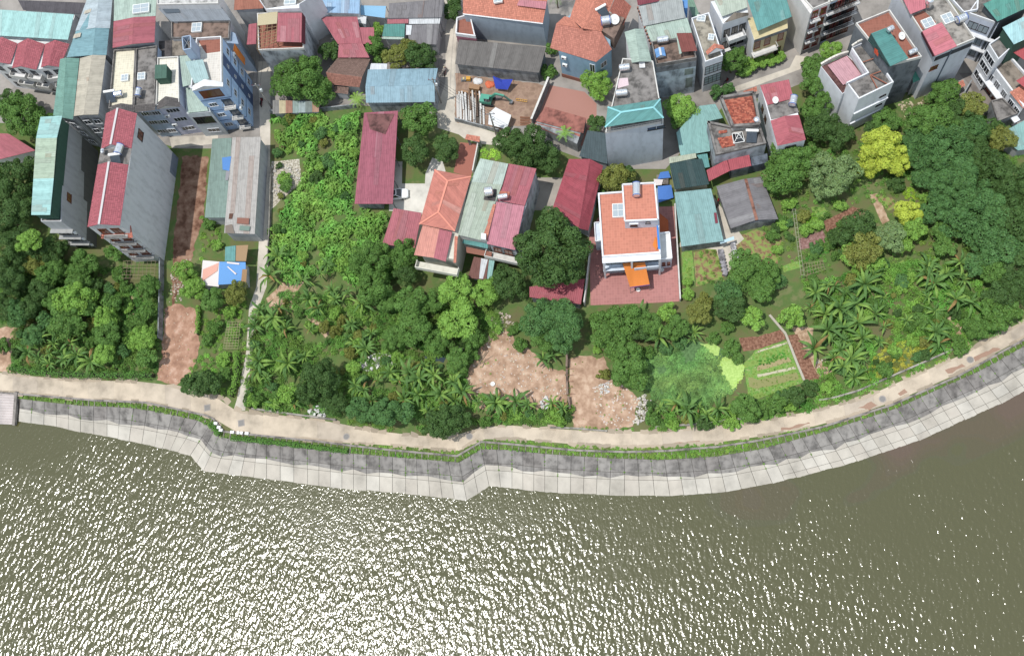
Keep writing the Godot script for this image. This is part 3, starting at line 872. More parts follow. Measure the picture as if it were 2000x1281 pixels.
func even(p: Array, nn: int) -> Array:
	var l := 0.0
	for i in p.size() - 1: l += p[i].distance_to(p[i + 1])
	var o := []
	var i := 0
	var at := 0.0
	for k in nn + 1:
		var want := l * k / nn
		while i < p.size() - 2 and at + p[i].distance_to(p[i + 1]) < want:
			at += p[i].distance_to(p[i + 1])
			i += 1
		o.append(p[i].lerp(p[i + 1], clampf((want - at) / p[i].distance_to(p[i + 1]), 0, 1)))
	return o

func build_water() -> void:
	var big := FastNoiseLite.new()
	big.seed = 2; big.frequency = 1.0; big.fractal_octaves = 2
	var fine := FastNoiseLite.new()
	fine.seed = 5; fine.frequency = 1.0; fine.fractal_octaves = 2
	var lull := FastNoiseLite.new()
	lull.seed = 8; lull.frequency = 0.05; lull.fractal_octaves = 3
	var step := 0.13
	var x0 := -116.0
	var z0 := -48.0
	var nx := 1400
	var nz := 424
	# waterline z at each x
	var shore := PackedFloat32Array()
	shore.resize(nx + 1)
	for i in nx + 1:
		var x := x0 + i * step
		var z := -60.0
		for k in bank_foot.size() - 1:
			var a: Vector3 = bank_foot[k]
			var b: Vector3 = bank_foot[k + 1]
			if x >= minf(a.x, b.x) and x <= maxf(a.x, b.x): z = maxf(z, lerpf(a.z, b.z, (x - a.x) / (b.x - a.x)))
		shore[i] = z
	var h := PackedFloat32Array()
	h.resize((nx + 1) * (nz + 1))
	var id := PackedInt32Array()
	id.resize((nx + 1) * (nz + 1))
	for j in nz + 1:
		var z := z0 + j * step
		for i in nx + 1:
			if z < shore[i] - 1.6: continue
			var x := x0 + i * step
			var d := z - shore[i]
			var l := lull.get_noise_2d(x, z)
			var calm := clampf((d + l * 9.0 - 1.0) / 10.0, 0.0, 1.0)
			var amp := 0.32 + 0.68 * calm + 0.2 * l
			h[j * (nx + 1) + i] = amp * (0.062 * big.get_noise_2d(x * 1.45 + z * 0.26, z * 0.6) + 0.023 * fine.get_noise_2d(x * 3.0, z * 2.3 + 40.0))
	var v := PackedVector3Array()
	var n := PackedVector3Array()
	var c := PackedColorArray()
	var uv := PackedVector2Array()
	var sx := 0.0
	var sz := 0.0
	for j in nz + 1:
		for i in nx + 1:
			var z := z0 + j * step
			if z < shore[i] - 1.2: continue
			var q := j * (nx + 1) + i
			var l := h[q - 1] if i > 0 else h[q]
			var r := h[q + 1] if i < nx else h[q]
			var u := h[q - nx - 1] if j > 0 else h[q]
			var w := h[q + nx + 1] if j < nz else h[q]
			id[q] = v.size() + 1
			uv.append(Vector2((x0 + i * step) / 15.0, z / 26.0))
			sx += pow((l - r) / (2 * step), 2); sz += pow((u - w) / (2 * step), 2)
			v.append(Vector3(x0 + i * step, -2.4 + h[q], z))
			n.append(Vector3((l - r) / (2 * step), 1, (u - w) / (2 * step)).normalized())
			var m := lull.get_noise_2d(x0 + i * step + 300, z * 1.5)
			# mud carried along the outer bend
			var mud := clampf(0.5 + m * 1.6, 0, 1) * clampf(1.0 - (z - shore[i] - 2.0) / 4.0, 0, 1) * clampf((x0 + i * step - 8.0) / 20.0, 0, 1)
			c.append(Color(0.072, 0.067, 0.027).lerp(Color(0.095, 0.064, 0.04), mud))
	var ix := PackedInt32Array()
	for j in nz:
		for i in nx:
			var q := j * (nx + 1) + i
			var a := id[q]; var b := id[q + 1]; var e := id[q + nx + 1]; var f := id[q + nx + 2]
			if a and b and e and f:
				ix.append_array([a - 1, b - 1, f - 1, a - 1, f - 1, e - 1])
	var arr := []
	arr.resize(Mesh.ARRAY_MAX)
	arr[Mesh.ARRAY_VERTEX] = v; arr[Mesh.ARRAY_NORMAL] = n; arr[Mesh.ARRAY_COLOR] = c; arr[Mesh.ARRAY_TEX_UV] = uv; arr[Mesh.ARRAY_INDEX] = ix
	var mesh := ArrayMesh.new()
	mesh.add_surface_from_arrays(Mesh.PRIMITIVE_TRIANGLES, arr)
	var o := MeshInstance3D.new()
	o.name = "river_water"
	o.set_meta("kind", "structure")
	var m := StandardMaterial3D.new()
	m.resource_name = "river"
	m.vertex_color_use_as_albedo = true
	m.roughness = WATER_ROUGH
	var rip := FastNoiseLite.new()
	rip.seed = 14; rip.frequency = 0.045; rip.fractal_octaves = 3; rip.fractal_gain = 0.55
	var im := rip.get_seamless_image(1024, 1024)
	im.convert(Image.FORMAT_L8)
	im.convert(Image.FORMAT_RGB8)
	im.bump_map_to_normal_map(2.2)
	m.normal_enabled = true
	m.normal_texture = ImageTexture.create_from_image(im)
	m.normal_scale = WATER_BUMP
	m.metallic_specular = 0.62
	o.mesh = mesh
	o.material_override = m
	add_child(o)
	var far := MB.new()
	far.tint = true
	far.ink = Color(0.072, 0.067, 0.027)
	var xe := x0 + nx * step
	var ze := z0 + nz * step
	far.quad(Vector3(-500, -2.4, 500), Vector3(500, -2.4, 500), Vector3(500, -2.4, ze), Vector3(-500, -2.4, ze))
	far.quad(Vector3(-500, -2.4, ze), Vector3(x0, -2.4, ze), Vector3(x0, -2.4, -60), Vector3(-500, -2.4, -60))
	far.quad(Vector3(xe, -2.4, ze), Vector3(500, -2.4, ze), Vector3(500, -2.4, -140), Vector3(xe, -2.4, -140))
	structure("river_water", far, m)
const WATER_ROUGH := 0.16
const WATER_BUMP := 0.52


# ---------- houses ----------
func inset(p: Array, d: float, dy: float) -> Array:
	var c := mid(p)
	return p.map(func(a): return a + ((c - a) * Vector3(1, 0, 1)).normalized() * d + Vector3(0, dy, 0))

func roof_gable(b: Node, rn: Vector3, rs: Vector3, wn: Vector3, ws: Vector3, en: Vector3, es: Vector3, m: Material, wall: Material, cap := "") -> void:
	sheet(b, "roof", [rn, rs, ws, wn], m)
	sheet(b, "roof", [rs, rn, en, es], m)
	var g := MB.new()
	for t in [[rn, wn, en], [rs, ws, es]]:
		var c: Vector3 = (rn + rs) * 0.5
		var q := []
		for a in t: q.append(a.lerp(Vector3(c.x, a.y, c.z), 0.05) - Vector3(0, 0.12, 0))
		g.tri(q[0], q[1], q[2])
	part(b, "gable_end", g, wall)
	if cap:
		var s := MB.new()
		s.bar(rn + Vector3(0, 0.03, 0), rs + Vector3(0, 0.03, 0), 0.34, 0.08)
		part(b, "ridge_cap", s, mat("cap_" + cap, "plain", cap))

func gable_house(nm: String, label: String, rn: Vector3, rs: Vector3, wn: Vector3, ws: Vector3, en: Vector3, es: Vector3, m: Material, wall: Material, cat := "house", cap := "") -> Node3D:
	var b := house(nm, label, inset([wn, ws, es, en], 0.5, -0.13), wall, cat)
	roof_gable(b, rn, rs, wn, ws, en, es, m, wall, cap)
	return b

func shed_house(nm: String, label: String, p: Array, m: Material, wall: Material, cat := "shed", ins := 0.35, dy := -0.1) -> Node3D:
	var b := house(nm, label, inset(p, ins, dy), wall, cat)
	sheet(b, "roof", p, m)
	return b

func stain(b: Node, p: Array, m: Material) -> void:
	var s := MB.new()
	var id := PackedVector2Array()
	for i in range(1, p.size() - 1):
		s.tri(p[0], p[i], p[i + 1])
	part(b, "plaster_shade_patch", s, m)

func wall_quad(b: Node, a: Vector3, d: Vector3, u0: float, u1: float, y0: float, y1: float, off: float, m: Material, nm := "plaster_shade_patch") -> void:
	var t := face(b, a, d, 0.0, 0.0)
	var l := (d - a) * Vector3(1, 0, 1)
	var o := org(b)
	var p := a + l * (u0 + u1) * 0.5
	var s := MB.new()
	s.box(Vector3(0, 0, off / 2), Vector3(l.length() * (u1 - u0), y1 - y0, off))
	inst(b, nm, s.commit(), m, Transform3D(t.basis, Vector3(p.x, (y0 + y1) / 2, p.z) - o))

func build_west() -> void:
	var red := mat("red_tile_sheet", "clay", "c25a66", 0.6)
	var red2 := mat("red_metal", "metal", "bc5c69", 0.55)
	var mint := mat("mint_metal", "metal", "96d2cd", 0.5)
	var teal := mat("teal_metal", "metal", "4fa09c", 0.5)
	var pale_g := mat("pale_green_metal", "metal", "a9c2b2", 0.5)
	var green := mat("green_metal", "metal", "6aa392", 0.5)
	var tan := mat("tan_metal", "metal", "c4b9a2", 0.6)
	var white := mat("white_wall", "wall", "e4e4e4")
	var grey := mat("grey_render", "wall", "b8babd")
	var conc := mat("roof_concrete", "stained", "8d8884")
	var pale_edge := mat("pale_edge", "wall", "d9d6d0")
	var blue := mat("sky_blue_wall", "wall", "b2d2f8")
	var navy := mat("navy_wall", "wall", "54688f")
	# mint-roofed row with three red gables
	var b := house("terraced_house", "white terraced houses with three red front gables and a long mint roof behind", [V(-113.23,8.4,-100.79),V(-103.76,8.4,-98.68),V(-99.39,8.4,-98.87),V(-97.97,8.4,-109.35),V(-115.13,8.4,-112.16)], white)
	sheet(b, "roof", [V(-113.25,10.8,-110.33),V(-96.58,10.8,-107.69),V(-97.59,9.9,-103.21),V(-113.03,9.9,-105.5)], mint)
	roof_gable(b, V(-105.44,9.8,-104.24),V(-105.9,9.8,-98.61),V(-107.96,8.7,-104.13),V(-108.3,8.7,-99.08),V(-102.74,8.7,-103.56),V(-103.58,8.7,-98.38), red, white)
	roof_gable(b, V(-100.16,9.8,-103.44),V(-100.82,9.8,-98.39),V(-102.66,8.75,-103.52),V(-102.73,8.75,-98.79),V(-97.96,8.75,-103.13),V(-99.09,8.75,-98.55), red, white)
	roof_gable(b, V(-110.45,9.8,-104.94),V(-111.29,9.8,-99.98),V(-112.94,8.72,-104.95),V(-113.71,8.72,-100.36),V(-108.05,8.72,-104.12),V(-108.76,8.72,-99.96), red, white)
	var f0 := V(-113.23,8.4,-100.79)
	var f1 := V(-103.76,8.4,-98.68)
	var f2 := V(-99.39,8.4,-98.87)
	for y in [1.6, 4.3, 7.0]:
		windows(b, f0, f1, [0.15, 0.4, 0.62, 0.86], [y], 1.1, 1.3, 2, "dark")
		windows(b, f1, f2, [0.3, 0.72], [y], 1.0, 1.3, 2, "dark")
	for y in [2.9, 5.6]:
		balcony(b, f0, f1, 0.5, y, 3.2, 1.0, white, pale_edge, true); balcony(b, f0, f1, 0.86, y, 2.6, 1.0, white, pale_edge, true); balcony(b, f1, f2, 0.55, y, 2.8, 1.0, white, pale_edge, true)
	b = shed_house("low_house", "low house with a faded crimson roof under trees near the mint roof", [V(-113.92,3.3,-89.5),V(-110.78,3.3,-89.2),V(-105.26,3,-85.62),V(-113.2,3,-84.03)], red2, white, "house", 0.3)
	b = shed_house("grey_roof_house", "house with a dark grey corrugated roof behind the mint roof", [V(-108.81,9.5,-112.68),V(-95.54,9.5,-110.92),V(-95.93,9,-108.95),V(-107.8,9,-110.84)], mat("dark_asbestos", "metal", "5e5a60", 0.85), grey, "house")
	# long gable, three colours of sheet
	b = gable_house("long_gabled_house", "tall narrow house with a long gable of pale blue and teal sheets", V(-91.36,12.3,-110.76),V(-90.99,12.3,-98.06),V(-94.01,11.2,-111.79),V(-96.47,11.2,-98.75),V(-89.54,11.2,-111.38),V(-89.13,11.2,-98.6), mat("teal_blue_metal", "metal", "74a9b4", 0.5), grey)
	for q in [[V(-91.34,12.33,-110.73),V(-91.18,12.33,-103.48),V(-95.57,11.23,-103.94),V(-93.99,11.23,-111.77)], [V(-91.18,12.34,-103.47),V(-91.34,12.34,-110.73),V(-89.52,11.23,-111.35),V(-89.15,11.23,-103.93)]]:
		sheet(b, "pale_sheet", q, mat("pale_blue_metal", "metal", "b3c4cc", 0.5), 0.02)
	for q in [[V(-93.82,11.75,-107.41),V(-92.62,11.75,-107.71),V(-92.8,11.7,-107.01),V(-94.05,11.7,-106.74)], [V(-95.33,11.5,-102.94),V(-94.01,11.6,-103.08),V(-94.09,11.6,-102.23),V(-95.5,11.5,-102.07)]]:
		sheet(b, "patch_sheet", inset(q, 0.0, 0.25), tan, 0.02)
	b = gable_house("tan_roof_house", "tall house with a tan metal gable beside the green gable", V(-90.98,12.4,-98.02),V(-91,12.4,-86.47),V(-93.83,11.4,-98.23),V(-93.41,11.4,-86.95),V(-89.1,11.4,-98.42),V(-88.99,11.4,-86.93), tan, grey)
	windows(b, V(-93.41,11.4,-86.95),V(-88.99,11.4,-86.93), [0.3, 0.7], [3.0, 6.2, 9.2], 1.2, 1.3, 2, "white", "black")
	b = gable_house("green_roof_house", "tall house with a narrow dark green gable beside the tan one", V(-95.82,12.3,-97.95),V(-94.81,12.3,-86.22),V(-97.46,11.5,-98.3),V(-97.14,11.5,-87.31),V(-93.94,11.42,-98.22),V(-93.44,11.42,-86.33), green, grey)
	windows(b, V(-97.14,11.5,-87.31),V(-93.44,11.42,-86.33), [0.3, 0.7], [3.0, 6.2, 9.2], 1.1, 1.3, 2, "white", "black")
	# red and pale green roof
	b = gable_house("red_front_house", "tall house whose roof is crimson in front and pale green behind", V(-84.27,12.3,-105.03),V(-83.99,12.3,-99.66),V(-88.66,11.2,-105.31),V(-88.18,11.2,-99.92),V(-80.97,11.2,-105.71),V(-80.6,11.2,-100.43), red2, grey)
	sheet(b, "rear_roof", [V(-89.23,11.3,-111.28),V(-81.22,11.3,-110.54),V(-80.92,11.3,-105.66),V(-88.58,11.3,-105.31)], pale_g)
	skylight(V(-83.58,11.4,-107.15), 0.06, 2.9, 1.7, "wide pale skylight set in the pale green roof behind the crimson gable", "pale")
	# cream terrace, grey terrace
	var cream := mat("cream_paving", "paving", "f0e6cc")
	var q1 := [V(-88.26,10.2,-99.91),V(-84.26,10.2,-99.92),V(-83.37,10.2,-88.73),V(-87.74,10.2,-88.41)]
	b = house("cream_terrace_house", "tall house with a cream tiled roof terrace and plants", q1, grey)
	terrace(b, q1, cream, conc, 0.5)
	roof_gable(b, V(-85.06,11.6,-88.69),V(-84.82,11.6,-86.77),V(-87.58,10.5,-88.99),V(-87.57,10.5,-87.97),V(-83.25,10.5,-88.8),V(-83.1,10.5,-87.52), mat("dark_tile", "clay", "6a6462"), grey)
	skylight(V(-85.6,10.25,-94.27), 0.05, 1.2, 1.2, "small white skylight on the cream tiled terrace", "grey")
	tank(V(-86.02,10.25,-90.82), 0.15, "steel water tank lying on the cream tiled terrace", 1.6, 0.5, true)
	solar(V(-87.55,10.25,-90.54), 0.1, "solar water heater at the front of the cream tiled terrace")
	var q2 := [V(-84.21,10.2,-99.92),V(-80.44,10.2,-100.14),V(-79.55,10.2,-88.45),V(-83.28,10.2,-88.42)]
	b = house("grey_terrace_house", "tall house with a dark concrete roof and a blue-grey window front", q2, mat("bluegrey_wall", "wall", "b9cbe0"))
	terrace(b, q2, conc, conc, 0.45)
	windows(b, q2[3], q2[2], [0.3, 0.72], [2.0, 5.2, 8.2], 1.9, 1.2, 4, "white", "black")
	sheet(b, "awning", [V(-82.9,10.9,-88.55),V(-79.24,10.9,-88.66),V(-79.54,10.3,-87.68),V(-83.2,10.3,-87.51)], mat("dark_tile", "clay", "6a6462"))
	skylight(V(-82.59,10.25,-94.35), 0.05, 1.3, 1.3, "small white skylight on the dark concrete roof beside the cream terrace", "grey")
	tank(V(-82.42,10.25,-90.8), 1.5, "steel water tank lying on the dark concrete roof", 1.7, 0.5, true)
	# cream terrace with green box
	q1 = [V(-80.2,10,-97.92),V(-76.39,10,-97.88),V(-75.31,10,-88.88),V(-79.49,10,-88.56)]
	b = house("lavender_house", "tall lavender-grey house with a cream terrace and a small front gable", q1, mat("lavender_wall", "wall", "c6c8dc"))
	terrace(b, q1, mat("pale_cream_paving", "paving", "f6efdf"), pale_edge, 0.4)
	roof_gable(b, V(-77.38,11.3,-89.63),V(-77.23,11.3,-87.78),V(-79.22,10.3,-89.13),V(-79.27,10.3,-87.81),V(-75.34,10.3,-89.6),V(-75.04,10.3,-88.06), mat("dark_tile", "clay", "6a6462"), pale_edge)
	windows(b, q1[3], q1[2], [0.5], [2.0, 5.2, 8.2], 2.3, 1.2, 4, "white", "black")
	ac_unit(b, q1[3], q1[2], 0.12, 4.0); ac_unit(b, q1[3], q1[2], 0.14, 7.0)
	var bx := shed_house("stair_hut", "dark green metal stair hut standing on the pale cream terrace", [V(-79.42,12.2,-95.26),V(-77.33,12.2,-95.22),V(-77.2,12,-92.69),V(-79.32,12,-92.68)], mat("dark_green_metal", "metal", "3f6f5c", 0.5), mat("dark_green_wall", "wall", "3d5f50"), "hut", 0.1)
	# pale green roofs and white-grey narrow front
	b = house("narrow_grey_house", "narrow pale grey house with stepped pale green roofs and a barred balcony", [V(-77.4,8,-99.36),V(-75.6,8,-99.34),V(-70.66,8,-88.03),V(-74.93,8,-87.95)], mat("pale_grey_wall", "wall", "c9d0d4"))
	sheet(b, "roof", [V(-76.18,10.4,-97.87),V(-72.47,10.4,-97.88),V(-71.13,10.2,-92.92),V(-75.06,10.2,-91.89)], pale_g)
	sheet(b, "roof", [V(-75.11,8.9,-92.46),V(-72.73,8.9,-92.54),V(-70.97,8.3,-88.09),V(-74.61,8.3,-87.94)], pale_g)
	windows(b, V(-74.93,8,-87.95),V(-70.66,8,-88.03), [0.55], [2.0], 2.2, 1.2, 3, "white", "black")
	windows(b, V(-74.93,8,-87.95),V(-70.66,8,-88.03), [0.5], [5.6], 3.4, 2.2, 6, "dark", "black")
	# brown terrace, slate roof
	q1 = [V(-78.71,9.5,-105.32),V(-67.95,9.5,-104.52),V(-67.83,9.5,-100.97),V(-78.36,9.5,-102.02)]
	b = house("brown_terrace_house", "house with a brown weathered roof slab and an octagonal skylight", q1, grey)
	terrace(b, q1, mat("brown_slab", "stained", "8a7468"), conc, 0.4)
	skylight(V(-73.9,9.55,-103.74), 0.0, 1.7, 1.7, "eight-sided skylight kerb on the brown weathered roof slab", "grey")
	q1 = [V(-81.27,8.6,-102.42),V(-76.12,8.6,-102.31),V(-75.8,8.6,-99.19),V(-80.9,8.6,-99.13)]
	b = house("patchwork_roof_house", "low part roofed half dark and half tan between the terraces", q1, grey)
	sheet(b, "roof", [V(-81.16,8.8,-102.28),V(-78.75,8.8,-102.24),V(-78.46,8.7,-99.08),V(-80.85,8.7,-99.06)], mat("dark_slab", "stained", "5d5858"))
	sheet(b, "roof", [V(-78.69,8.8,-102.29),V(-76.02,8.8,-102.17),V(-75.75,8.7,-99.12),V(-78.4,8.7,-99.13)], mat("tan_slab", "stained", "94897c"))
	b = shed_house("slate_roof_house", "house with a slate-blue metal roof and a dark skylight strip", [V(-80.8,11.2,-107.26),V(-69.39,11.2,-106.93),V(-67.61,10.2,-104.41),V(-78.55,10.2,-105.05)], mat("slate_metal", "metal", "7f8a96", 0.5), grey, "house")
	sheet(b, "skylight_strip", [V(-79.9,11.25,-107.03),V(-77.1,11.25,-107),V(-76.61,10.98,-106.23),V(-79.34,10.98,-106.31)], mat("pane_glass", "glass", "4a5560"), 0.03)
	q1 = [V(-80.66,12.2,-109.84),V(-69.39,12.2,-108.8),V(-69.11,12.2,-106.26),V(-80.25,12.2,-107.05)]
	b = house("white_slab_house", "house with a bare white roof slab behind the slate roof", q1, white)
	terrace(b, q1, mat("white_slab", "stained", "d4d2d0"), pale_edge, 0.4)
	b = shed_house("rust_red_house", "house with a rusty orange sheet roof next to the slate roof", [V(-67.89,9,-109.86),V(-62.39,9,-109.36),V(-62.63,8.6,-107.44),V(-67.97,8.6,-107.56)], mat("rust_metal", "metal", "b0694f", 0.8), grey, "house")
	# blue corner house
	var ne := V(-67.16,13.6,-98.5)
	var se := V(-66.24,13.6,-89.33)
	var sw := V(-71.58,13.6,-88.88)
	var nw := V(-71.52,13.6,-98.54)
	q1 = [nw, ne, se, sw]
	b = house("blue_corner_house", "tall sky-blue corner house with a navy strip and a white checkered terrace", q1, blue)
	terrace(b, q1, mat("checker_terrace", "paving", "e8e0d6"), white, 0.7)
	sheet(b, "terracotta_floor", [V(-71.48,13.64,-98.36),V(-67.33,13.64,-98.47),V(-67.11,13.64,-95.97),V(-69.81,13.64,-95.81)], mat("terracotta_floor", "paving", "a86a58"), 0.02)
	sheet(b, "roof", [V(-72.87,14.6,-93.87),V(-69.8,14.6,-94.06),V(-68.53,14.2,-90.56),V(-71.04,14.2,-89.81)], mat("aqua_metal", "metal", "9fc4c4", 0.5))
	roof_gable(b, V(-68.77,15.4,-89.77),V(-68.76,15.4,-88.48),V(-71.27,14.3,-89.33),V(-71.22,14.3,-88.38),V(-66.03,14.3,-89.62),V(-65.95,14.3,-88.81), white, white)
	for y in [2.0, 5.2, 8.4, 11.6]:
		window(b, ne, se, 0.14, y, 1.2, 1.2, 2, 1, "white"); window(b, ne, se, 0.45, y, 0.5, 0.7, 1, 1, "white"); window(b, ne, se, 0.8, y, 1.2, 1.2, 2, 1, "white")
	wall_quad(b, ne, se, 0.3, 0.56, 0.0, 13.6, 0.03, navy, "navy_strip")
	for y in [3.4, 6.8, 10.2]:
		wall_quad(b, ne, se, 0.0, 0.296, y - 0.07, y + 0.07, 0.05, navy, "string_course"); wall_quad(b, ne, se, 0.564, 1.0, y - 0.07, y + 0.07, 0.05, navy, "string_course"); wall_quad(b, sw, se, 0.0, 1.0, y - 0.07, y + 0.07, 0.05, navy, "string_course")
		window(b, sw, se, 0.3, y - 1.5, 1.4, 1.1, 3, 1, "white")
		window(b, sw, se, 0.78, y - 1.4, 1.6, 2.0, 2, 1, "blue")
		balcony(b, sw, se, 0.78, y - 2.5, 2.0, 0.9, mat("pale_edge", "wall", "d9d6d0"), mat("stand", "plain", "7c8288", 0.5))
	window(b, sw, se, 0.5, 12.0, 3.6, 2.2, 3, 1, "brown", "window", "wood")
	ac_unit(b, ne, se, 0.99, 6.5); ac_unit(b, ne, se, 0.05, 9.2)
	# open tank tower on the blue house
	var tw := thing("tank_tower", "open blue-grey box tower holding tanks above the blue corner house", "tower", V(-72.61,13.6,-97.22))
	var tp := [V(-72.42,17.4,-96.75),V(-71.04,17.4,-96.89),V(-70.67,17.4,-94.43),V(-71.96,17.4,-94.28)]
	var s := MB.new()
	for i in 4:
		var a: Vector3 = tp[i]
		var d: Vector3 = tp[(i + 1) % 4]
		s.hexa(wall_box(a, d, 13.7, 17.4, 0.14))
	part(tw, "box", s, mat("bluegrey_box", "wall", "a9bcd4"))
	s = MB.new()
	s.flat(inset(tp, 0.2, -1.2), 0)
	part(tw, "floor", s, mat("roof_concrete", "stained", "8d8884"))
	s = MB.new()
	s.bar(tp[0] + Vector3(0, 0.03, 0), tp[2] + Vector3(0, 0.03, 0), 0.08, 0.08); s.bar(tp[1] + Vector3(0, -0.06, 0), tp[3] + Vector3(0, -0.06, 0), 0.08, 0.08)
	part(tw, "brace", s, mat("stand", "plain", "7c8288", 0.5))
	# house north of it with an orange awning
	q1 = [V(-69.74,8.5,-102.84),V(-67.53,8.5,-102.38),V(-64.85,8.5,-98.04),V(-66.32,8.5,-97.98)]
	b = house("alley_house", "narrow grey-blue house with an orange tarpaulin hung over the alley", [V(-69.04,9,-103.61),V(-67.14,9,-102.51),V(-66.35,9,-100.32),V(-68.55,9,-100.77)], mat("greyblue_wall", "wall", "8fa2b8"))
	sheet(b, "tarpaulin", [V(-67.18,9.4,-100.2),V(-66.9,9.4,-100.21),V(-66.29,6,-99.37),V(-66.17,6,-97.93),V(-67.12,9.2,-98.96)].slice(1, 5), mat("orange_tarp", "grain", "ef8a2c"), 0.03)
	# the two tall grey houses
	var gtop := [V(-98.85,11,-86.82),V(-95.1,11,-86.33),V(-92.95,11,-67.59),V(-96.56,11,-67.8)]
	b = house("tall_grey_house", "tall grey-walled house topped by a mint and pale green shed roof", gtop, grey)
	terrace(b, gtop, conc, grey, 0.3)
	var pent := [V(-97.7,13.6,-85.57),V(-94.26,13.6,-85.54),V(-93.4,13.6,-68.11),V(-96.67,13.6,-68.3)]
	var s2 := MB.new()
	s2.prism(pent, 11.02)
	part(b, "penthouse", s2, mat("dark_green_wall", "wall", "3d5f50"))
	sheet(b, "roof", [V(-93.8,14,-85.61),V(-94.16,14,-81.51),V(-97.88,14,-81.68),V(-97.68,14,-85.67)], mint)
	sheet(b, "roof", [V(-94.16,14,-81.51),V(-93.65,14,-74.14),V(-97.23,14,-74.23),V(-97.88,14,-81.68)], mat("sage_metal", "metal", "a8c0a2", 0.5))
	sheet(b, "roof", [V(-93.65,14,-74.14),V(-93.31,14,-67.57),V(-96.62,14,-67.76),V(-97.23,14,-74.23)], mint)
	for y in [2.6, 5.3, 8.0]:
		ledge(b, gtop[3], gtop[2], 0.5, y, 4.0, 0.7, 0.16, mat("grey_slab", "wall", "a4a4a2"), "slab_edge")
		windows(b, gtop[3], gtop[2], [0.3, 0.7], [y - 1.3], 1.7, 1.9, 2, "dark", "black")
		ac_unit(b, gtop[3], gtop[2], 0.96, y - 0.9)
	ac_unit(b, gtop[3], gtop[2], 0.04, 1.6)
	# darker old plaster on the lower part of its side wall, in the gap
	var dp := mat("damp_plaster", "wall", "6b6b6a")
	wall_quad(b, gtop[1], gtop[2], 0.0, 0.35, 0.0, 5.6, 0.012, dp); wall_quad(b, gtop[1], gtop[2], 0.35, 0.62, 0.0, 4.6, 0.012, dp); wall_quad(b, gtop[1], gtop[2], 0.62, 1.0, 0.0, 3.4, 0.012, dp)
	window(b, gtop[1], gtop[2], 0.72, 9.2, 1.6, 1.3, 2, 1, "brown", "window", "wood")
	# red roofed neighbour
	var en := V(-79.64,15.6,-84.11)
	var es := V(-80.15,15.6,-64.32)
	var wn := V(-85.06,15.6,-84.51)
	var ws := V(-85.61,15.6,-64.35)
	q1 = inset([wn, ws, es, en], 0.15, -0.12)
	b = house("tall_red_roof_house", "tall grey-walled house with two crimson tiled gables and stacked balconies", q1, mat("grey_render_fresh", "wall", "d2d4d6"))
	roof_gable(b, V(-82.4,16.9,-84.58),V(-82.78,16.9,-78.03), wn, V(-85.09,15.6,-77.96), en, V(-79.85,15.6,-77.81), red, white, "c8c4c4")
	roof_gable(b, V(-82.66,16.9,-74.93),V(-82.95,16.9,-64.14),V(-85.28,15.6,-75.26), ws, V(-80.02,15.6,-74.9), es, red, white, "c8c4c4")
	sheet(b, "roof_deck", [V(-85.15,15.52,-78.11),V(-79.83,15.52,-77.91),V(-80,15.52,-74.84),V(-85.34,15.52,-75.23)], conc, 0.03)
	tank(V(-81.4,15.55,-77.25), 1.35, "ribbed steel water tank between the two crimson gables", 1.9, 0.62, true)
	tank(V(-84.36,15.55,-77.26), 1.45, "small steel tank among pipes between the two crimson gables", 0.9, 0.3)
	solar(V(-81.98,15.55,-75.56), 0.08, "solar water heater in the gap between the two crimson gables")
	sheet(b, "porch_roof", [V(-85.25,12.6,-65.47),V(-80.01,12.6,-65.58),V(-79.77,12,-63.72),V(-85.17,12,-63.86)], mat("terracotta_sheet", "clay", "cf6f54"))
	for y in [2.9, 6.0, 9.1, 12.1]:
		balcony(b, q1[1], q1[2], 0.55, y, 4.0, 0.8, mat("grey_slab", "wall", "a4a4a2"), mat("frame_dark", "plain", "3a3432"))
		windows(b, q1[1], q1[2], [0.3, 0.7], [y + 1.3], 1.5, 2.0, 2, "brown", "wood")
	window(b, q1[3], q1[2], 0.14, 13.6, 1.7, 1.7, 2, 1, "dark", "window", "wood")
	wall_quad(b, q1[3], q1[2], 0.0, 0.2, 0.0, 2.4, 0.012, mat("bluish_plaster", "wall", "7f8a9a"))
	# green and weathered low roofs by the lane
	b = shed_house("green_lean_to", "low lean-to with a dull green sheet roof beside the weathered grey roof", [V(-71.98,3.6,-85.34),V(-68.18,4.2,-84.96),V(-67.6,4.2,-69.95),V(-71.95,3.6,-70.46)], mat("dull_green_metal", "metal", "7f9c90", 0.6), grey)
	b = shed_house("weathered_shed", "long low shed with a weathered grey corrugated roof strewn with scrap", [V(-68.05,4.3,-85),V(-63.02,4,-84.91),V(-62.68,4,-66.8),V(-67.93,4.3,-67.14)], mat("weathered_asbestos", "metal", "b9b3ac", 0.9), grey)
	var sc := [[V(-71.55,0,-83.52),V(-69.85,0,-83.67),V(-69.97,0,-80.83),V(-71.22,0,-81.17), "5a93d8"], [V(-70.58,0,-80.87),V(-69.86,0,-80.95),V(-70.05,0,-79.04),V(-70.54,0,-79.07), "9c9aa0"], [V(-69.25,0,-72.66),V(-68.53,0,-72.62),V(-68.68,0,-71.63),V(-69.28,0,-71.66), "6b4a3c"], [V(-67.74,0,-71.82),V(-65.57,0,-71.58),V(-65.6,0,-70.46),V(-67.76,0,-70.7), "9a6a5a"], [V(-67.13,0,-70.3),V(-65.33,0,-70.07),V(-65.38,0,-69.21),V(-67.18,0,-69.43), "7d9488"], [V(-69.77,0,-70.44),V(-68.59,0,-70.63),V(-67.96,0,-68.86),V(-69.65,0,-69.07), "8a7d72"]]
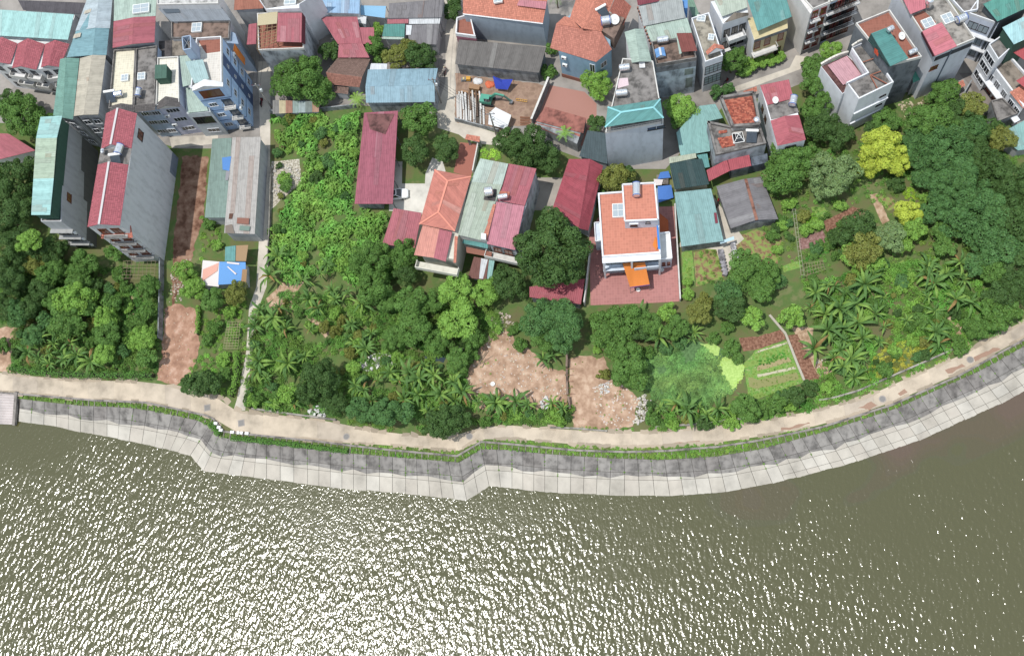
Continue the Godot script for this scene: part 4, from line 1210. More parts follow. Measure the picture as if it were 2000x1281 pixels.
	for k in sc:
		var pp := []
		for i in 4:
			var a: Vector3 = k[i]
			pp.append(Vector3(a.x * (155 - 4.33) / 155.0, 4.33 + i * 0.004, a.z * (155 - 4.33) / 155.0))
		var o := sheet(self, "scrap_sheet", pp, mat("scrap_" + k[4], "grain", k[4]), 0.02)
		tag(o, "flat scrap of sheet lying on the weathered grey shed roof", "scrap", "scraps on the weathered shed roof")
	# tarpaulin hut by the lane
	b = house("tarpaulin_hut", "garden hut roofed with white and blue tarpaulins beside the lane", [V(-71.85,2.4,-62.86),V(-64.82,2.4,-62.39),V(-64.41,2.4,-58.82),V(-71.69,2.4,-58.8)], grey, "hut")
	sheet(b, "white_tarpaulin", [V(-71.88,2.9,-63.02),V(-68.84,2.95,-62.56),V(-68.73,2.7,-58.2),V(-72,2.6,-58.75)], mat("white_tarp", "grain", "efe4e0"), 0.02)
	sheet(b, "pink_tarpaulin", [V(-71.66,2.93,-61.33),V(-68.99,2.98,-62.37),V(-69.11,2.95,-60.96),V(-71.72,2.72,-59.28)], mat("pink_tarp", "grain", "eeb09c"), 0.015)
	sheet(b, "blue_tarpaulin", [V(-68.89,3,-62.55),V(-64.32,2.95,-62.27),V(-64.05,2.7,-58.64),V(-68.83,2.75,-58.54)], mat("blue_tarp", "grain", "6aa6e6"), 0.02)
	sheet(b, "board", [V(-64.73,3.05,-60.99),V(-63.92,3.05,-60.95),V(-63.96,2.85,-58.51),V(-64.85,2.85,-58.72)], mat("wood_board", "grain", "a9855e"), 0.03)
	sheet(b, "plank", [V(-67.49,3.08,-61.59),V(-67.21,3.08,-61.58),V(-65.67,3.02,-60.25),V(-65.89,3.02,-60.12)], mat("white_tarp", "grain", "efe4e0"), 0.03)
	sheet(b, "plank", [V(-67.51,3.1,-62.44),V(-65.33,3.1,-62.09),V(-65.32,3.08,-61.82),V(-67.5,3.08,-62.16)], mat("white_tarp", "grain", "efe4e0"), 0.03)
	sheet(b, "teal_sheet", [V(-68.12,2.9,-65.23),V(-66.32,2.9,-65.38),V(-66.19,2.8,-62.59),V(-68.03,2.8,-62.68)], teal)
	sheet(b, "bamboo_mat", [V(-66.36,2.8,-65.42),V(-64.17,2.8,-65.4),V(-64.37,2.7,-62.53),V(-66.25,2.7,-62.63)], mat("bamboo_mat", "grain", "b08f6a"))

func wall_box(a: Vector3, d: Vector3, y0: float, y1: float, th: float) -> Array:
	var side := Vector3(d.z - a.z, 0, a.x - d.x).normalized() * th * 0.5
	var lo := [a + side, d + side, d - side, a - side]
	var p := []
	for k in lo: p.append(Vector3(k.x, y0, k.z))
	for k in lo: p.append(Vector3(k.x, y1, k.z))
	if (p[1] - p[0]).cross(p[2] - p[0]).y < 0:
		p = [p[3], p[2], p[1], p[0], p[7], p[6], p[5], p[4]]
	return p


func hip_roof(b: Node, p: Array, r0: Vector3, r1: Vector3, m: Material, cap := "") -> void:  # p: r0 lies between p[0] and p[3], r1 between p[1] and p[2]
	sheet(b, "roof", [p[0], p[1], r1, r0], m)
	sheet(b, "roof", [p[2], p[3], r0, r1], m)
	sheet(b, "roof", [p[3], p[0], r0], m)
	sheet(b, "roof", [p[1], p[2], r1], m)
	if cap:
		var s := MB.new()
		var up := Vector3(0, 0.04, 0)
		s.bar(r0 + up, r1 + up, 0.3, 0.08); s.bar(p[0] + up, r0 + up, 0.26, 0.07); s.bar(p[3] + up, r0 + up, 0.26, 0.07); s.bar(p[1] + up, r1 + up, 0.26, 0.07); s.bar(p[2] + up, r1 + up, 0.26, 0.07)
		part(b, "hip_cap", s, mat("cap_" + cap, "plain", cap))

func build_north() -> void:
	var red2 := mat("red_metal", "metal", "bc5c69", 0.55)
	var grey := mat("grey_render", "wall", "b8babd")
	var white := mat("white_wall", "wall", "e4e4e4")
	var conc := mat("roof_concrete", "stained", "8d8884")
	var pale_edge := mat("pale_edge", "wall", "d9d6d0")
	var asb := mat("asbestos", "metal", "848083", 0.9)
	var asb_d := mat("dark_asbestos", "metal", "5e5a60", 0.85)
	var orange := mat("orange_clay", "clay", "de8060", 0.75)
	var weath := mat("weathered_clay", "clay", "b0604c", 0.85)
	var teal := mat("teal_metal", "metal", "4fa09c", 0.5)
	var pale_g := mat("pale_green_metal", "metal", "a9c2b2", 0.5)
	var stainw := mat("stained_wall", "stained", "c2c8ce")
	# garden-terrace house
	var q := [V(-63.91,7.6,-106.94),V(-55.81,7.6,-106.71),V(-54.97,7.6,-99.18),V(-63.08,7.6,-99.47)]
	var b := house("roof_garden_house", "pale grey house with a crimson roof and a planted roof terrace pergola", q, stainw)
	terrace(b, q, mat("terracotta_floor", "paving", "a86a58"), pale_edge, 0.5)
	sheet(b, "roof", [V(-59.22,10.2,-105.14),V(-54.94,10.2,-104.76),V(-54.95,9.4,-99.43),V(-59.37,9.4,-99.95)], red2)
	sheet(b, "side_sheet", [V(-54.95,10.15,-104.8),V(-55.06,8.2,-105.21),V(-54.76,8.2,-99.74),V(-54.97,9.35,-99.46)], mat("dark_red_metal", "metal", "7a3240", 0.6))
	sheet(b, "roof_mat", [V(-62.87,10,-105.26),V(-59.29,10.2,-105.44),V(-59.38,9.9,-103.21),V(-62.93,9.8,-103.16)], mat("straw_mat", "grain", "c9bb96"))
	var s := MB.new()
	for i in 7: s.bar((V(-62.88,9.7,-103.28)).lerp(V(-62.77,9.3,-98.78), i / 6.0), (V(-59.42,9.8,-103.28)).lerp(V(-59.5,9.3,-100.03), i / 6.0), 0.07, 0.07)
	for i in 5: s.bar((V(-62.84,9.78,-103.22)).lerp(V(-59.38,9.88,-103.22), i / 4.0), (V(-62.74,9.38,-98.73)).lerp(V(-59.47,9.38,-99.98), i / 4.0), 0.07, 0.07)
	for k in [V(-62.88,9.7,-103.28),V(-62.77,9.3,-98.78),V(-59.5,9.3,-100.03)]: s.bar(Vector3(k.x, 7.6, k.z), k, 0.1, 0.1)
	part(b, "pergola", s, mat("bamboo_mat", "grain", "b08f6a"))
	sheet(b, "awning", [V(-65.64,7.2,-105.42),V(-64.11,7.4,-105.42),V(-63.95,7.2,-101.29),V(-65.76,7,-101.44)], red2)
	# pale tall block behind
	q = [V(-63.03,11,-109.08),V(-51.58,11,-108.02),V(-51.61,11,-106.96),V(-55.22,11,-105.96),V(-55.24,11,-104.5),V(-61.3,11,-105.17)]
	b = house("pale_tall_block", "tall block with a long pale side wall above the crimson roofs", [V(-63.52,11,-109.12),V(-51.94,11,-108.05),V(-55.22,11,-105.96),V(-55.17,11,-105.16),V(-61.08,11,-105.42)].slice(0, 5), mat("bright_wall", "wall", "e8eaee"))
	terrace(b, [V(-63.27,11,-108.96),V(-52.28,11,-107.95),V(-55.34,11,-106.02),V(-61.09,11,-105.55)], conc, pale_edge, 0.0)
	skylight(V(-56.77,11.05,-106.46), 0.0, 2.0, 1.2, "grey skylight on the slab of the tall pale block", "grey")
	# blue roof, tarps
	b = shed_house("blue_roof_house", "house with a pale blue sheet roof behind the wide crimson roof", [V(-53.32,6.2,-111.07),V(-46.04,6.2,-110.41),V(-46.26,5.4,-107.11),V(-53.44,5.4,-108.02)], mat("sky_metal", "metal", "86b4dc", 0.5), white, "house")
	for k in [[V(-46.34,4.6,-109.37),V(-41.74,4.6,-108.82),V(-42.04,3.8,-106.94),V(-46.67,3.8,-108.03), "8fc4e8", "pale blue tarpaulin awning stretched behind the crimson roof"], [V(-46.95,4.2,-107.64),V(-45.31,4.2,-107.23),V(-45.61,3.4,-106.3),V(-47.08,3.4,-106.7), "eceef0", "small white tarpaulin beside the wide crimson roof"]]:
		var t := thing("tarpaulin", k[5], "tarpaulin", mid(k.slice(0, 4)))
		sheet(t, "cloth", k.slice(0, 4), mat("tarp_" + k[4], "grain", k[4]), 0.03)
		s = MB.new()
		for i in 4:
			var a: Vector3 = k[i]
			s.bar(Vector3(a.x, 0, a.z), a - Vector3(0, 0.05, 0), 0.08, 0.08)
		part(t, "post", s, mat("stand", "plain", "7c8288", 0.5))
	# wide crimson roofs
	b = shed_house("wide_crimson_house", "low house with a wide crimson metal roof around trees", [V(-53.55,4.8,-107.54),V(-46.8,4.8,-106.95),V(-45.87,4.2,-101.95),V(-50.24,4.2,-102.1)], red2, grey, "house")
	sheet(b, "roof", [V(-50.07,4.15,-102.33),V(-45.83,4.15,-101.97),V(-44.57,3.6,-99.28),V(-50.29,3.6,-99.75)], red2)
	sheet(b, "roof", [V(-46.77,4.4,-105.04),V(-43.79,4.4,-104.79),V(-43.69,4,-101.68),V(-45.97,4,-101.87)], red2)
	# old terracotta house
	b = house("old_terracotta_house", "old low house with a blackened terracotta tile gable", inset([V(-50.49,3,-100.14),V(-44.55,3,-99.39),V(-46.3,3,-93.87),V(-51.74,3,-94.92)], 0.5, -0.1), grey)
	sheet(b, "roof", [V(-51.95,4.6,-96.34),V(-45.43,4.6,-94.83),V(-44.49,3.2,-99.26),V(-50.42,3.2,-100.01)], mat("brown_clay", "clay", "8a6a5c", 0.9))
	sheet(b, "roof", [V(-45.43,4.6,-94.83),V(-51.95,4.6,-96.34),V(-51.68,3.2,-94.79),V(-46.24,3.2,-93.74)], mat("faded_clay", "clay", "a86c58", 0.9))
	b = shed_house("tile_outhouse", "tiny outhouse with a mossy tile roof below the old terracotta house", [V(-50.99,2.6,-94.75),V(-48.34,2.6,-94.29),V(-48.54,2.2,-93.14),V(-51.01,2.2,-93.7)], mat("brown_clay", "clay", "8a6a5c", 0.9), grey)
	# blue vaulted roof
	b = house("blue_vault_house", "low workshop with a wide weathered blue gable roof", inset([V(-44.71,3.6,-96.91),V(-32.41,3.6,-96.19),V(-32.77,3.6,-89.7),V(-44.8,3.6,-90.44)], 0.3, -0.1), stainw, "workshop")
	sheet(b, "roof", [V(-44.64,5,-92.71),V(-32.54,5,-92.09),V(-32.34,3.7,-96.13),V(-44.73,3.7,-96.85)], mat("blue_metal", "metal", "8ab4c6", 0.6))
	sheet(b, "roof", [V(-32.54,5,-92.09),V(-44.64,5,-92.71),V(-44.77,3.7,-90.33),V(-32.7,3.7,-89.59)], mat("blue_metal", "metal", "8ab4c6", 0.6))
	sheet(b, "lean_to_roof", [V(-44.15,3.9,-97.92),V(-41.25,3.9,-97.61),V(-41.36,3.7,-96.58),V(-44.39,3.7,-96.82)], mat("white_sheet_metal", "metal", "d6dade", 0.6))
	# roofs around the olive trees
	b = shed_house("grey_sheet_house", "house with a long grey corrugated roof behind the olive trees", [V(-41.04,5.2,-108.88),V(-31.15,5.2,-108.88),V(-31.76,4.4,-105.76),V(-41.32,4.4,-106.44)], asb, grey, "house")
	b = shed_house("green_roof_kitchen", "small kitchen with a bright green roof and pale gutter behind the olive trees", [V(-42.06,4,-105.58),V(-38.32,4,-105.31),V(-38.5,3.5,-103.02),V(-42.46,3.5,-103.46)], mat("bright_green_metal", "metal", "2f8f84", 0.5), white, "kitchen")
	sheet(b, "gutter", [V(-42.41,3.4,-103.47),V(-38.53,3.4,-103.03),V(-38.59,3.3,-102.62),V(-42.52,3.3,-103.06)], pale_g)
	b = shed_house("asbestos_kitchen", "small outbuilding with a ridged grey roof beside the lane", [V(-38.14,4.1,-105.01),V(-32.22,4.1,-104.66),V(-32.63,3.5,-100.95),V(-37.51,3.5,-101.62)], asb, grey, "outbuilding")
	sheet(b, "white_sheet", [V(-38.06,4.16,-104.91),V(-37.03,4.16,-104.82),V(-37.23,3.88,-103.04),V(-38.13,3.88,-103.11)], mat("white_sheet_metal", "metal", "d6dade", 0.6), 0.02)
	b = shed_house("narrow_red_shed", "narrow shed with a crimson strip of roof between grey and green roofs", [V(-41.57,4,-106.57),V(-37.73,4,-106.34),V(-37.83,3.7,-105.55),V(-41.66,3.7,-105.8)], red2, grey)
	b = shed_house("pale_strip_shed", "narrow shed with a pale sheet roof between the two grey roofs", [V(-37.64,4,-106.28),V(-32.02,4,-105.84),V(-32.21,3.7,-104.98),V(-37.73,3.7,-105.41)], mat("white_sheet_metal", "metal", "d6dade", 0.6), grey)
	# patchwork shelters by the creeper lot
	var cols := ["8a8884", "c9b88a", "b0785f", "8fa8a0", "9db0b0", "7f8c86", "b98c6c"]
	b = house("patchwork_shelter", "low shelter roofed with a patchwork of rusty and pale sheets", [V(-61.88,1.9,-92.55),V(-53.98,1.9,-91.96),V(-53.88,1.9,-90.38),V(-61.86,1.9,-90.7)], grey, "shelter")
	for i in 7:
		var a := (V(-62.13,2.3,-92.94)).lerp(V(-53.74,2.3,-92.06), i / 7.0)
		var d := (V(-62.13,2.3,-92.94)).lerp(V(-53.74,2.3,-92.06), (i + 1.06) / 7.0)
		var e := (V(-62.07,1.95,-90.42)).lerp(V(-53.74,1.95,-90.21), (i + 1.06) / 7.0)
		var f := (V(-62.07,1.95,-90.42)).lerp(V(-53.74,1.95,-90.21), i / 7.0)
		var up := Vector3(0, 0.03 * (i % 3), 0)
		sheet(b, "roof_sheet", [a + up, d + up, e + up, f + up], mat("patch_" + cols[i], "metal", cols[i], 0.8), 0.02)
	# orange tile house at the lane
	q = [V(-27.28,7,-104.12),V(-13.81,7,-101.31),V(-13.19,7,-106.82),V(-27.34,7,-108.12)]
	b = house("orange_tile_house", "grey-blue house with an orange tile roof and a planted corner balcony", q, mat("mist_blue_wall", "wall", "a9b6c2"))
	sheet(b, "roof", [V(-27.32,8.4,-107.65),V(-12.61,8.4,-106.29),V(-13.77,7.2,-101.17),V(-27.43,7.2,-104.26)], orange)
	sheet(b, "eave_trim", [V(-27.44,7.18,-104.27),V(-13.77,7.18,-101.19),V(-13.8,7.12,-101.02),V(-27.45,7.12,-104.1)], white, 0.1)
	sheet(b, "pink_sheet", [V(-17.56,8.6,-105.16),V(-12.95,8.6,-104.35),V(-13.16,8.2,-103.14),V(-18.06,8.2,-104.31)], mat("pink_metal", "metal", "c8707e", 0.5))
	skylight(V(-21.25,8.3,-105.44), 0.1, 1.4, 1.0, "small skylight in the orange tile roof by the lane", "pale")
	b = house("corner_balcony_block", "low pink-edged block with potted plants on its corner terrace", [V(-28.85,5,-104.56),V(-26.48,5,-105.16),V(-25.5,5,-100.56),V(-28.98,5,-101.38)], mat("rose_wall", "wall", "b07080"))
	terrace(b, [V(-28.85,5,-104.56),V(-26.48,5,-105.16),V(-25.5,5,-100.56),V(-28.98,5,-101.38)], mat("terracotta_floor", "paving", "a86a58"), white, 0.8, 0.2)
	b = house("long_grey_shed", "long low shed with a dark corrugated roof above the building site", inset([V(-28.77,3.6,-101.28),V(-13.66,3.6,-98.51),V(-14.92,3.6,-94.02),V(-29.32,3.6,-96.87)], 0.3, -0.1), mat("mouldy_wall", "stained", "a0a4a6"), "shed")
	sheet(b, "roof", [V(-28.58,4.6,-100.92),V(-13.48,4.6,-98.15),V(-14.83,3.7,-93.86),V(-29.3,3.7,-96.7)], mat("brown_asbestos", "metal", "75706c", 0.9))
	# big orange hipped house
	q = [V(-11.14,7.8,-95.1),V(-5.11,7.8,-92.67),V(-2.6,7.8,-94.57),V(-2.54,7.8,-100.35),V(-8.01,7.8,-103.16),V(-11.18,7.8,-99.82)]
	b = house("orange_hip_house", "blue-walled house under a large orange hipped tile roof with tanks", q, mat("steel_blue_wall", "wall", "8fb2c8"))
	sheet(b, "front_roof", [V(-11.36,9.4,-99.32),V(-3.96,9.4,-97.16),V(-5.02,8,-92.44),V(-12.55,8,-95.72)], mat("orange_clay_worn", "clay", "d07a62", 0.85))
	sheet(b, "front_roof", [V(-3.96,9.4,-97.16),V(-2.35,8,-94.62),V(-5.02,8,-92.44)], mat("orange_clay_worn", "clay", "d07a62", 0.85))
	sheet(b, "rear_roof", [V(-10,9,-100.91),V(-8.85,9.2,-100.34),V(-7.38,9.5,-98.05),V(-11.36,9.45,-99.29)], orange)
	sheet(b, "roof", [V(-4.31,10.4,-103.83),V(-7.08,10.2,-97.55),V(-9.09,8.8,-100.76),V(-7.68,8.8,-105.29)], orange)
	sheet(b, "roof", [V(-7.08,10.2,-97.55),V(-4.31,10.4,-103.83),V(-1.62,8.9,-103.88),V(-3.93,9,-97.48)], orange)
	sheet(b, "roof", [V(-1.16,9,-104.55),V(1.1,8.6,-102.1),V(-0.38,8.2,-98.87),V(-2.51,8.8,-101.46)], weath)
	q = [V(-5.21,8.9,-98.82),V(-2.87,8.9,-101.12),V(-0.11,8.9,-99.85),V(-1.93,8.9,-96.01)]
	s = MB.new()
	s.prism(q, 6.0)
	part(b, "tank_deck", s, mat("brown_slab", "stained", "8a7468"))
	tank(V(-3.2,8.95,-98.74), 0.1, "large steel tank on the deck between orange roofs", 1.7, 0.75, true)
	dish(V(-1.77,8.95,-99.12), "large pale satellite dish beside the steel tank among orange roofs", 0.85)
	solar(V(-3.58,8.95,-100.68), 0.5, "solar heater frame on the deck of the orange hipped house")
	ac_unit(b, V(-11.14,7.8,-95.1),V(-5.11,7.8,-92.67), 0.14, 6.6); ac_unit(b, V(-11.14,7.8,-95.1),V(-5.11,7.8,-92.67), 0.14, 4.4)
	windows(b, V(-11.14,7.8,-95.1),V(-5.11,7.8,-92.67), [0.9], [5.5], 0.9, 2.4, 2, "white", "black")
	windows(b, V(-5.11,7.8,-92.67),V(-2.6,7.8,-94.57), [0.5], [5.4, 2.4], 1.2, 1.4, 2, "white", "black")
	wall_quad(b, V(-11.14,7.8,-95.1),V(-5.11,7.8,-92.67), -0.01, 1.01, 0.0, 1.0, 0.1, mat("brick_red_wall", "grain", "a06a58"), "plinth")
	# brick compound with terracotta roofs
	b = house("terracotta_yard_house", "low house with sooty terracotta flat roof slabs around a brick yard", inset([V(-13.89,3,-87.74),V(-7.09,3,-85.09),V(-8.66,3,-80.36),V(-15.71,3,-84.61)], 0.1, -0.1), mat("mouldy_wall", "stained", "a0a4a6"))
	sheet(b, "roof", [V(-13.85,3.4,-87.51),V(-7.07,3.4,-84.87),V(-7.63,3.1,-82.25),V(-15.54,3.1,-85.09)], mat("sooty_clay", "stained", "a5685c"))
	sheet(b, "roof", [V(-15.59,3,-84.85),V(-8.12,3,-82.14),V(-8.75,2.6,-80.53),V(-15.82,2.6,-84.58)], mat("rosy_clay", "stained", "bb7264"))
	var w := thing("yard_wall", "mouldy brick boundary wall beside the brick yard and building site", "wall", mid([V(-13.43,0,-93.68),V(-16.42,0,-86.02)]))
	s = MB.new()
	s.hexa(wall_box(V(-13.43,0,-93.68),V(-16.31,0,-86.14), 0.0, 2.2, 0.25))
	part(w, "masonry", s, mat("mouldy_wall", "stained", "a0a4a6"))
	s = MB.new()
	s.bar(V(-13.37,0,-93.81) + Vector3(0, 2.24, 0),V(-16.37,0,-86.01) + Vector3(0, 2.24, 0), 0.34, 0.08)
	part(w, "coping", s, pale_edge)
	b = shed_house("slate_green_shed", "low shed with a dark slate-green roof beneath the tall grey wall", [V(-6.9,3.4,-82.58),V(-3.85,3.4,-81.83),V(-3.8,3,-76.4),V(-8.38,3,-78.15)], mat("slate_green_metal", "metal", "4a5e64", 0.7), grey)
	# tall house with teal hip
	q = [V(-0.57,12.6,-89.83),V(4.09,12.6,-88.85),V(4.68,12.6,-84.64),V(5.21,12.6,-78.1),V(-3.74,12.6,-76.79),V(-2.1,12.6,-84.22)]
	q = [V(-0.67,12.6,-89.72),V(4.09,12.6,-88.85),V(5.21,12.6,-78.04),V(-3.74,12.6,-76.79)]
	b = house("tall_teal_hip_house", "tall windowless grey house with a teal hipped roof over its front terrace", q, mat("plain_grey_wall", "wall", "ccd4dc"))
	terrace(b, q, conc, pale_edge, 0.35)
	hip_roof(b, [V(-3.19,15,-80),V(4.84,15,-80.79),V(5.17,15,-77.51),V(-3.7,15,-76.58)], V(-1.14,16,-78.4),V(3.71,16,-78.87), teal, "86c8cc")
	s = MB.new()
	for k in [V(-3.19,15,-80),V(4.84,15,-80.79),V(5.17,15,-77.51),V(-3.7,15,-76.58)]:
		var e: Vector3 = k.lerp(mid(q) + Vector3(0, 15, 0), 0.06)
		s.bar(Vector3(e.x, 12.6, e.z), Vector3(e.x, 15.0, e.z), 0.12, 0.12)
	part(b, "post", s, mat("stand", "plain", "7c8288", 0.5))
	s = MB.new()
	s.bar(q[3] + Vector3(0, 1.0, 0), q[2] + Vector3(0, 1.0, 0), 0.07, 0.07)
	for i in 22: s.bar(q[3].lerp(q[2], i / 21.0) + Vector3(0, 0.3, 0), q[3].lerp(q[2], i / 21.0) + Vector3(0, 0.98, 0), 0.04, 0.04)
	part(b, "railing", s, pale_edge)
	windows(b, q[3], q[2], [0.8, 0.96], [11.4], 1.3, 0.9, 1, "dark", "glass")
	roof_gable(b, V(1.5,13.9,-94.26),V(2,13.9,-88.28),V(-0.2,12.9,-94.47),V(0.76,12.9,-88.76),V(2.8,12.9,-94.8),V(3.88,12.9,-88.8), pale_g, grey)
	s = MB.new()
	s.prism([V(0.01,12.8,-94.39),V(0.76,12.8,-88.92),V(3.78,12.8,-88.97),V(2.76,12.8,-94.72)], -0.1)
	part(b, "rear_wing", s, white)
	tank(V(-0.43,12.65,-87.62), 0.05, "steel tank on the bare slab nearer the pale green gable", 1.8, 0.55)
	tank(V(-1.03,12.65,-83.16), 0.05, "steel tank on the bare slab just behind the teal hip", 2.0, 0.55)
	for k in [[V(-1.62,12.68,-86.27),V(0.05,12.68,-86.3),V(0.15,12.68,-84.94),V(-1.57,12.68,-84.55), "e8d0d6"]]:
		var t := thing("drying_cloth", "pink and white cloth spread to dry on the bare slab", "cloth", mid(k.slice(0, 4)) + Vector3(0, 12.62, 0))
		sheet(t, "cloth", k.slice(0, 4), mat("cloth_pink", "grain", k[4]), 0.015)
	sheet(b, "hatch", [V(1.87,12.95,-88.81),V(2.78,12.95,-88.78),V(2.82,12.95,-87.78),V(1.91,12.95,-87.8)], white, 0.2)
	# pale green and grey stepped roofs with tank terrace
	q = [V(4.08,10,-93.8),V(8.04,10,-94.03),V(10.9,10,-90.17),V(4.65,10,-89.37)]
	q = [V(4.02,9.8,-93.87),V(10.31,9.8,-94.1),V(11.02,9.8,-90.29),V(4.62,9.8,-89.56)]
	b = house("mouldy_wall_house", "tall house with a mould-streaked pale front wall and a rusty roof corner", q, mat("mould_wall", "stained", "c8d6e0"))
	terrace(b, q, mat("brown_slab", "stained", "8a7468"), conc, 0.9)
	sheet(b, "roof", [V(8.01,11.8,-94.29),V(10.4,11.8,-94.15),V(11.14,11.4,-91.06),V(8.69,11.4,-91.05)], mat("rusted_metal", "metal", "8f4a42", 0.9))
	sheet(b, "gutter_sheet", [V(7.99,11.5,-93.68),V(8.22,11.5,-93.66),V(8.72,11.1,-91.02),V(8.34,11.1,-90.86)], pale_g)
	wall_quad(b, q[3], q[2], 0.72, 0.94, 6.0, 7.8, 0.02, mat("patch_plaster", "stained", "8f9a92")); wall_quad(b, q[3], q[2], 0.76, 0.94, 2.0, 5.0, 0.02, mat("patch_plaster", "stained", "8f9a92"))
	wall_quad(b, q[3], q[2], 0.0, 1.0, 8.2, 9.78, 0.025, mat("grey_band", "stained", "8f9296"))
	tank(V(5.82,9.85,-93.94), 0.1, "steel tank on the terrace beside the rusty roof", 2.0, 0.55)
	var hut := gable_house("blue_hutch", "small bright blue gabled hutch on the terrace beside the rusty roof", V(5.24,11.3,-92.23),V(5.42,11.3,-90.76),V(4.44,10.8,-92.25),V(4.7,10.8,-90.69),V(5.96,10.8,-92.56),V(6.21,10.8,-90.92), mat("bright_blue_metal", "metal", "62aaf0", 0.5), white, "hutch", "c4cad0")
	b = house("stepped_roof_house", "house with stepped pale green and grey sheet roofs and a brick-patterned white wall", [V(2.29,9.6,-99.97),V(9.24,9.6,-101.13),V(10.54,9.6,-95.37),V(4.18,9.6,-94.34)], white)
	sheet(b, "roof", [V(2.27,11.2,-100.18),V(9.24,11.2,-101.26),V(9.58,10.8,-97.7),V(2.86,10.8,-96.69)], mat("grey_sheet", "metal", "a4aaa8", 0.6))
	sheet(b, "roof", [V(2.95,10.5,-96.84),V(9.94,10.5,-97.83),V(10.64,10.1,-94.86),V(4.12,10.1,-94.02)], pale_g)
	for i in 12:
		var k := i / 11.0
		var p0 := (V(2.1,10.5,-100.38)).lerp(V(3.86,10.5,-93.49), k)
		s = MB.new()
		s.box(p0, Vector3(0.25, 0.5, 0.25))
		part(b, "brick_pier", s, mat("brick_red_wall", "grain", "a06a58"))
	b = shed_house("crimson_strip_house", "house with a thin crimson roof strip behind the stepped roofs", [V(1.87,11.5,-102.48),V(5.93,11.5,-102.11),V(5.61,11,-101.03),V(2.11,11,-100.53)], mat("deep_red_metal", "metal", "8f2f44", 0.5), white, "house")
	b = house("blue_back_house", "bright blue house wall glimpsed behind the grey sheet roof", [V(8.9,10,-103.16),V(10.29,10,-103.03),V(10.13,10,-100.01),V(9.39,10,-100.07)], mat("strong_blue_wall", "wall", "5a90cc"))
	# white narrow tower with big windows
	q = [V(10.47,8.8,-98.44),V(13.86,8.8,-98.66),V(15.25,8.8,-91.14),V(12.41,8.8,-90.28)]
	q = [V(10.65,8.8,-98.52),V(13.53,8.8,-99.31),V(15.27,8.8,-91.12),V(12.44,8.8,-90.22)]
	b = house("glass_front_house", "narrow white house with dark gridded windows and a small orange front gable", q, mat("bright_wall", "wall", "e8eaee"))
	terrace(b, q, mat("dirty_slab", "stained", "a8a090"), mat("bright_wall", "wall", "e8eaee"), 0.6)
	roof_gable(b, V(13.84,11.2,-92.3),V(14.11,11.2,-91.51),V(12.53,10.2,-91.61),V(12.73,10.2,-90.93),V(15.31,10.2,-92.47),V(15.49,10.2,-91.76), orange, white)
	for y in [3.4, 6.6]: window(b, q[3], q[2], 0.52, y, 2.9, 2.3, 4, 3, "dark", "window", "pale")
	skylight(V(12.25,8.85,-98.49), -0.2, 1.3, 1.0, "small skylight at the rear of the narrow white house", "grey")
	skylight(V(13.64,8.85,-94.84), -0.2, 0.9, 1.0, "dark hatch on the dirty slab of the narrow white house", "grey")
	# white house with balcony, yellow house with teal roof
	q = [V(13.98,8.8,-101.73),V(19.69,8.8,-102.38),V(19.8,8.8,-98.73),V(15.68,8.8,-97.36)]
	b = house("white_balcony_house", "white house with a pale green roof, gabled front and one white balcony", q, mat("bright_wall", "wall", "e8eaee"))
	sheet(b, "roof", [V(14.18,10,-102.03),V(19.52,10,-101.54),V(19.69,9.6,-99.6),V(15.56,9.6,-98.2)], mat("dull_mint_metal", "metal", "b4c2ae", 0.6))
	sheet(b, "porch_roof", [V(15.77,9.2,-97.22),V(17.5,10,-98.47),V(19.75,9.4,-98.68),V(19.89,9,-98.51)], mat("tan_slab", "stained", "94897c"))
	for y in [2.2, 5.8]: windows(b, q[3], q[2], [0.2, 0.52, 0.82], [y], 1.1, 2.0, 2, "dark", "black")
	balcony(b, q[3], q[2], 0.52, 4.4, 3.0, 1.4, white, white, true)
	balcony(b, q[3], q[2], 0.5, 1.1, 5.2, 1.2, white, white, true)
	q = [V(20.18,7.6,-98.14),V(26.13,7.6,-100.16),V(26.46,7.6,-98.24),V(21.21,7.6,-96.39)]
	q = [V(19.82,7.4,-98.96),V(26.18,7.4,-100.44),V(26.06,7.4,-96.61),V(20.63,7.4,-94.85)]
	b = house("yellow_house", "yellow-fronted house with a large teal metal roof and a railed balcony", q, mat("yellow_wall", "wall", "d2c294"))
	sheet(b, "roof", [V(19.58,9.6,-101.82),V(25.75,9.6,-101.54),V(26.58,9,-97.64),V(21.03,9,-95.44)], teal)
	windows(b, q[3], q[2], [0.12, 0.42, 0.82], [5.6], 1.0, 2.0, 1, "brown", "wood")
	windows(b, q[3], q[2], [0.3, 0.8], [1.6], 1.2, 2.2, 2, "brown", "black")
	balcony(b, q[3], q[2], 0.34, 3.6, 4.2, 1.0, pale_edge, white)
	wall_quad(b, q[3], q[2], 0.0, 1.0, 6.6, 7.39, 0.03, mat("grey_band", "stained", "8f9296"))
	wall_quad(b, q[0], q[3], 0.0, 1.0, 0.0, 7.39, 0.02, mat("bright_wall", "wall", "e8eaee"))
	b = shed_house("green_gap_shed", "narrow green-roofed gap building beside the pale side wall", [V(10.37,5,-105.03),V(11.46,5,-105.24),V(12.4,4.6,-102.2),V(11.3,4.6,-101.84)], mat("moss_metal", "metal", "6f9a80", 0.6), grey)
	# block of narrow row houses
	q = [V(24.73,12.5,-102.14),V(27.82,12.5,-102.14),V(29.3,12.5,-95.91),V(28.78,12.5,-95.39)]
	b = house("pale_side_row_house", "row house with a huge pale side wall and red-brown balcony doors", [V(25.9,11.8,-102.25),V(31.67,11.8,-102.86),V(32.14,11.8,-97.69),V(29.35,11.8,-96.67),V(28.94,11.8,-96)], mat("bright_warm_wall", "wall", "dcd8d4"))
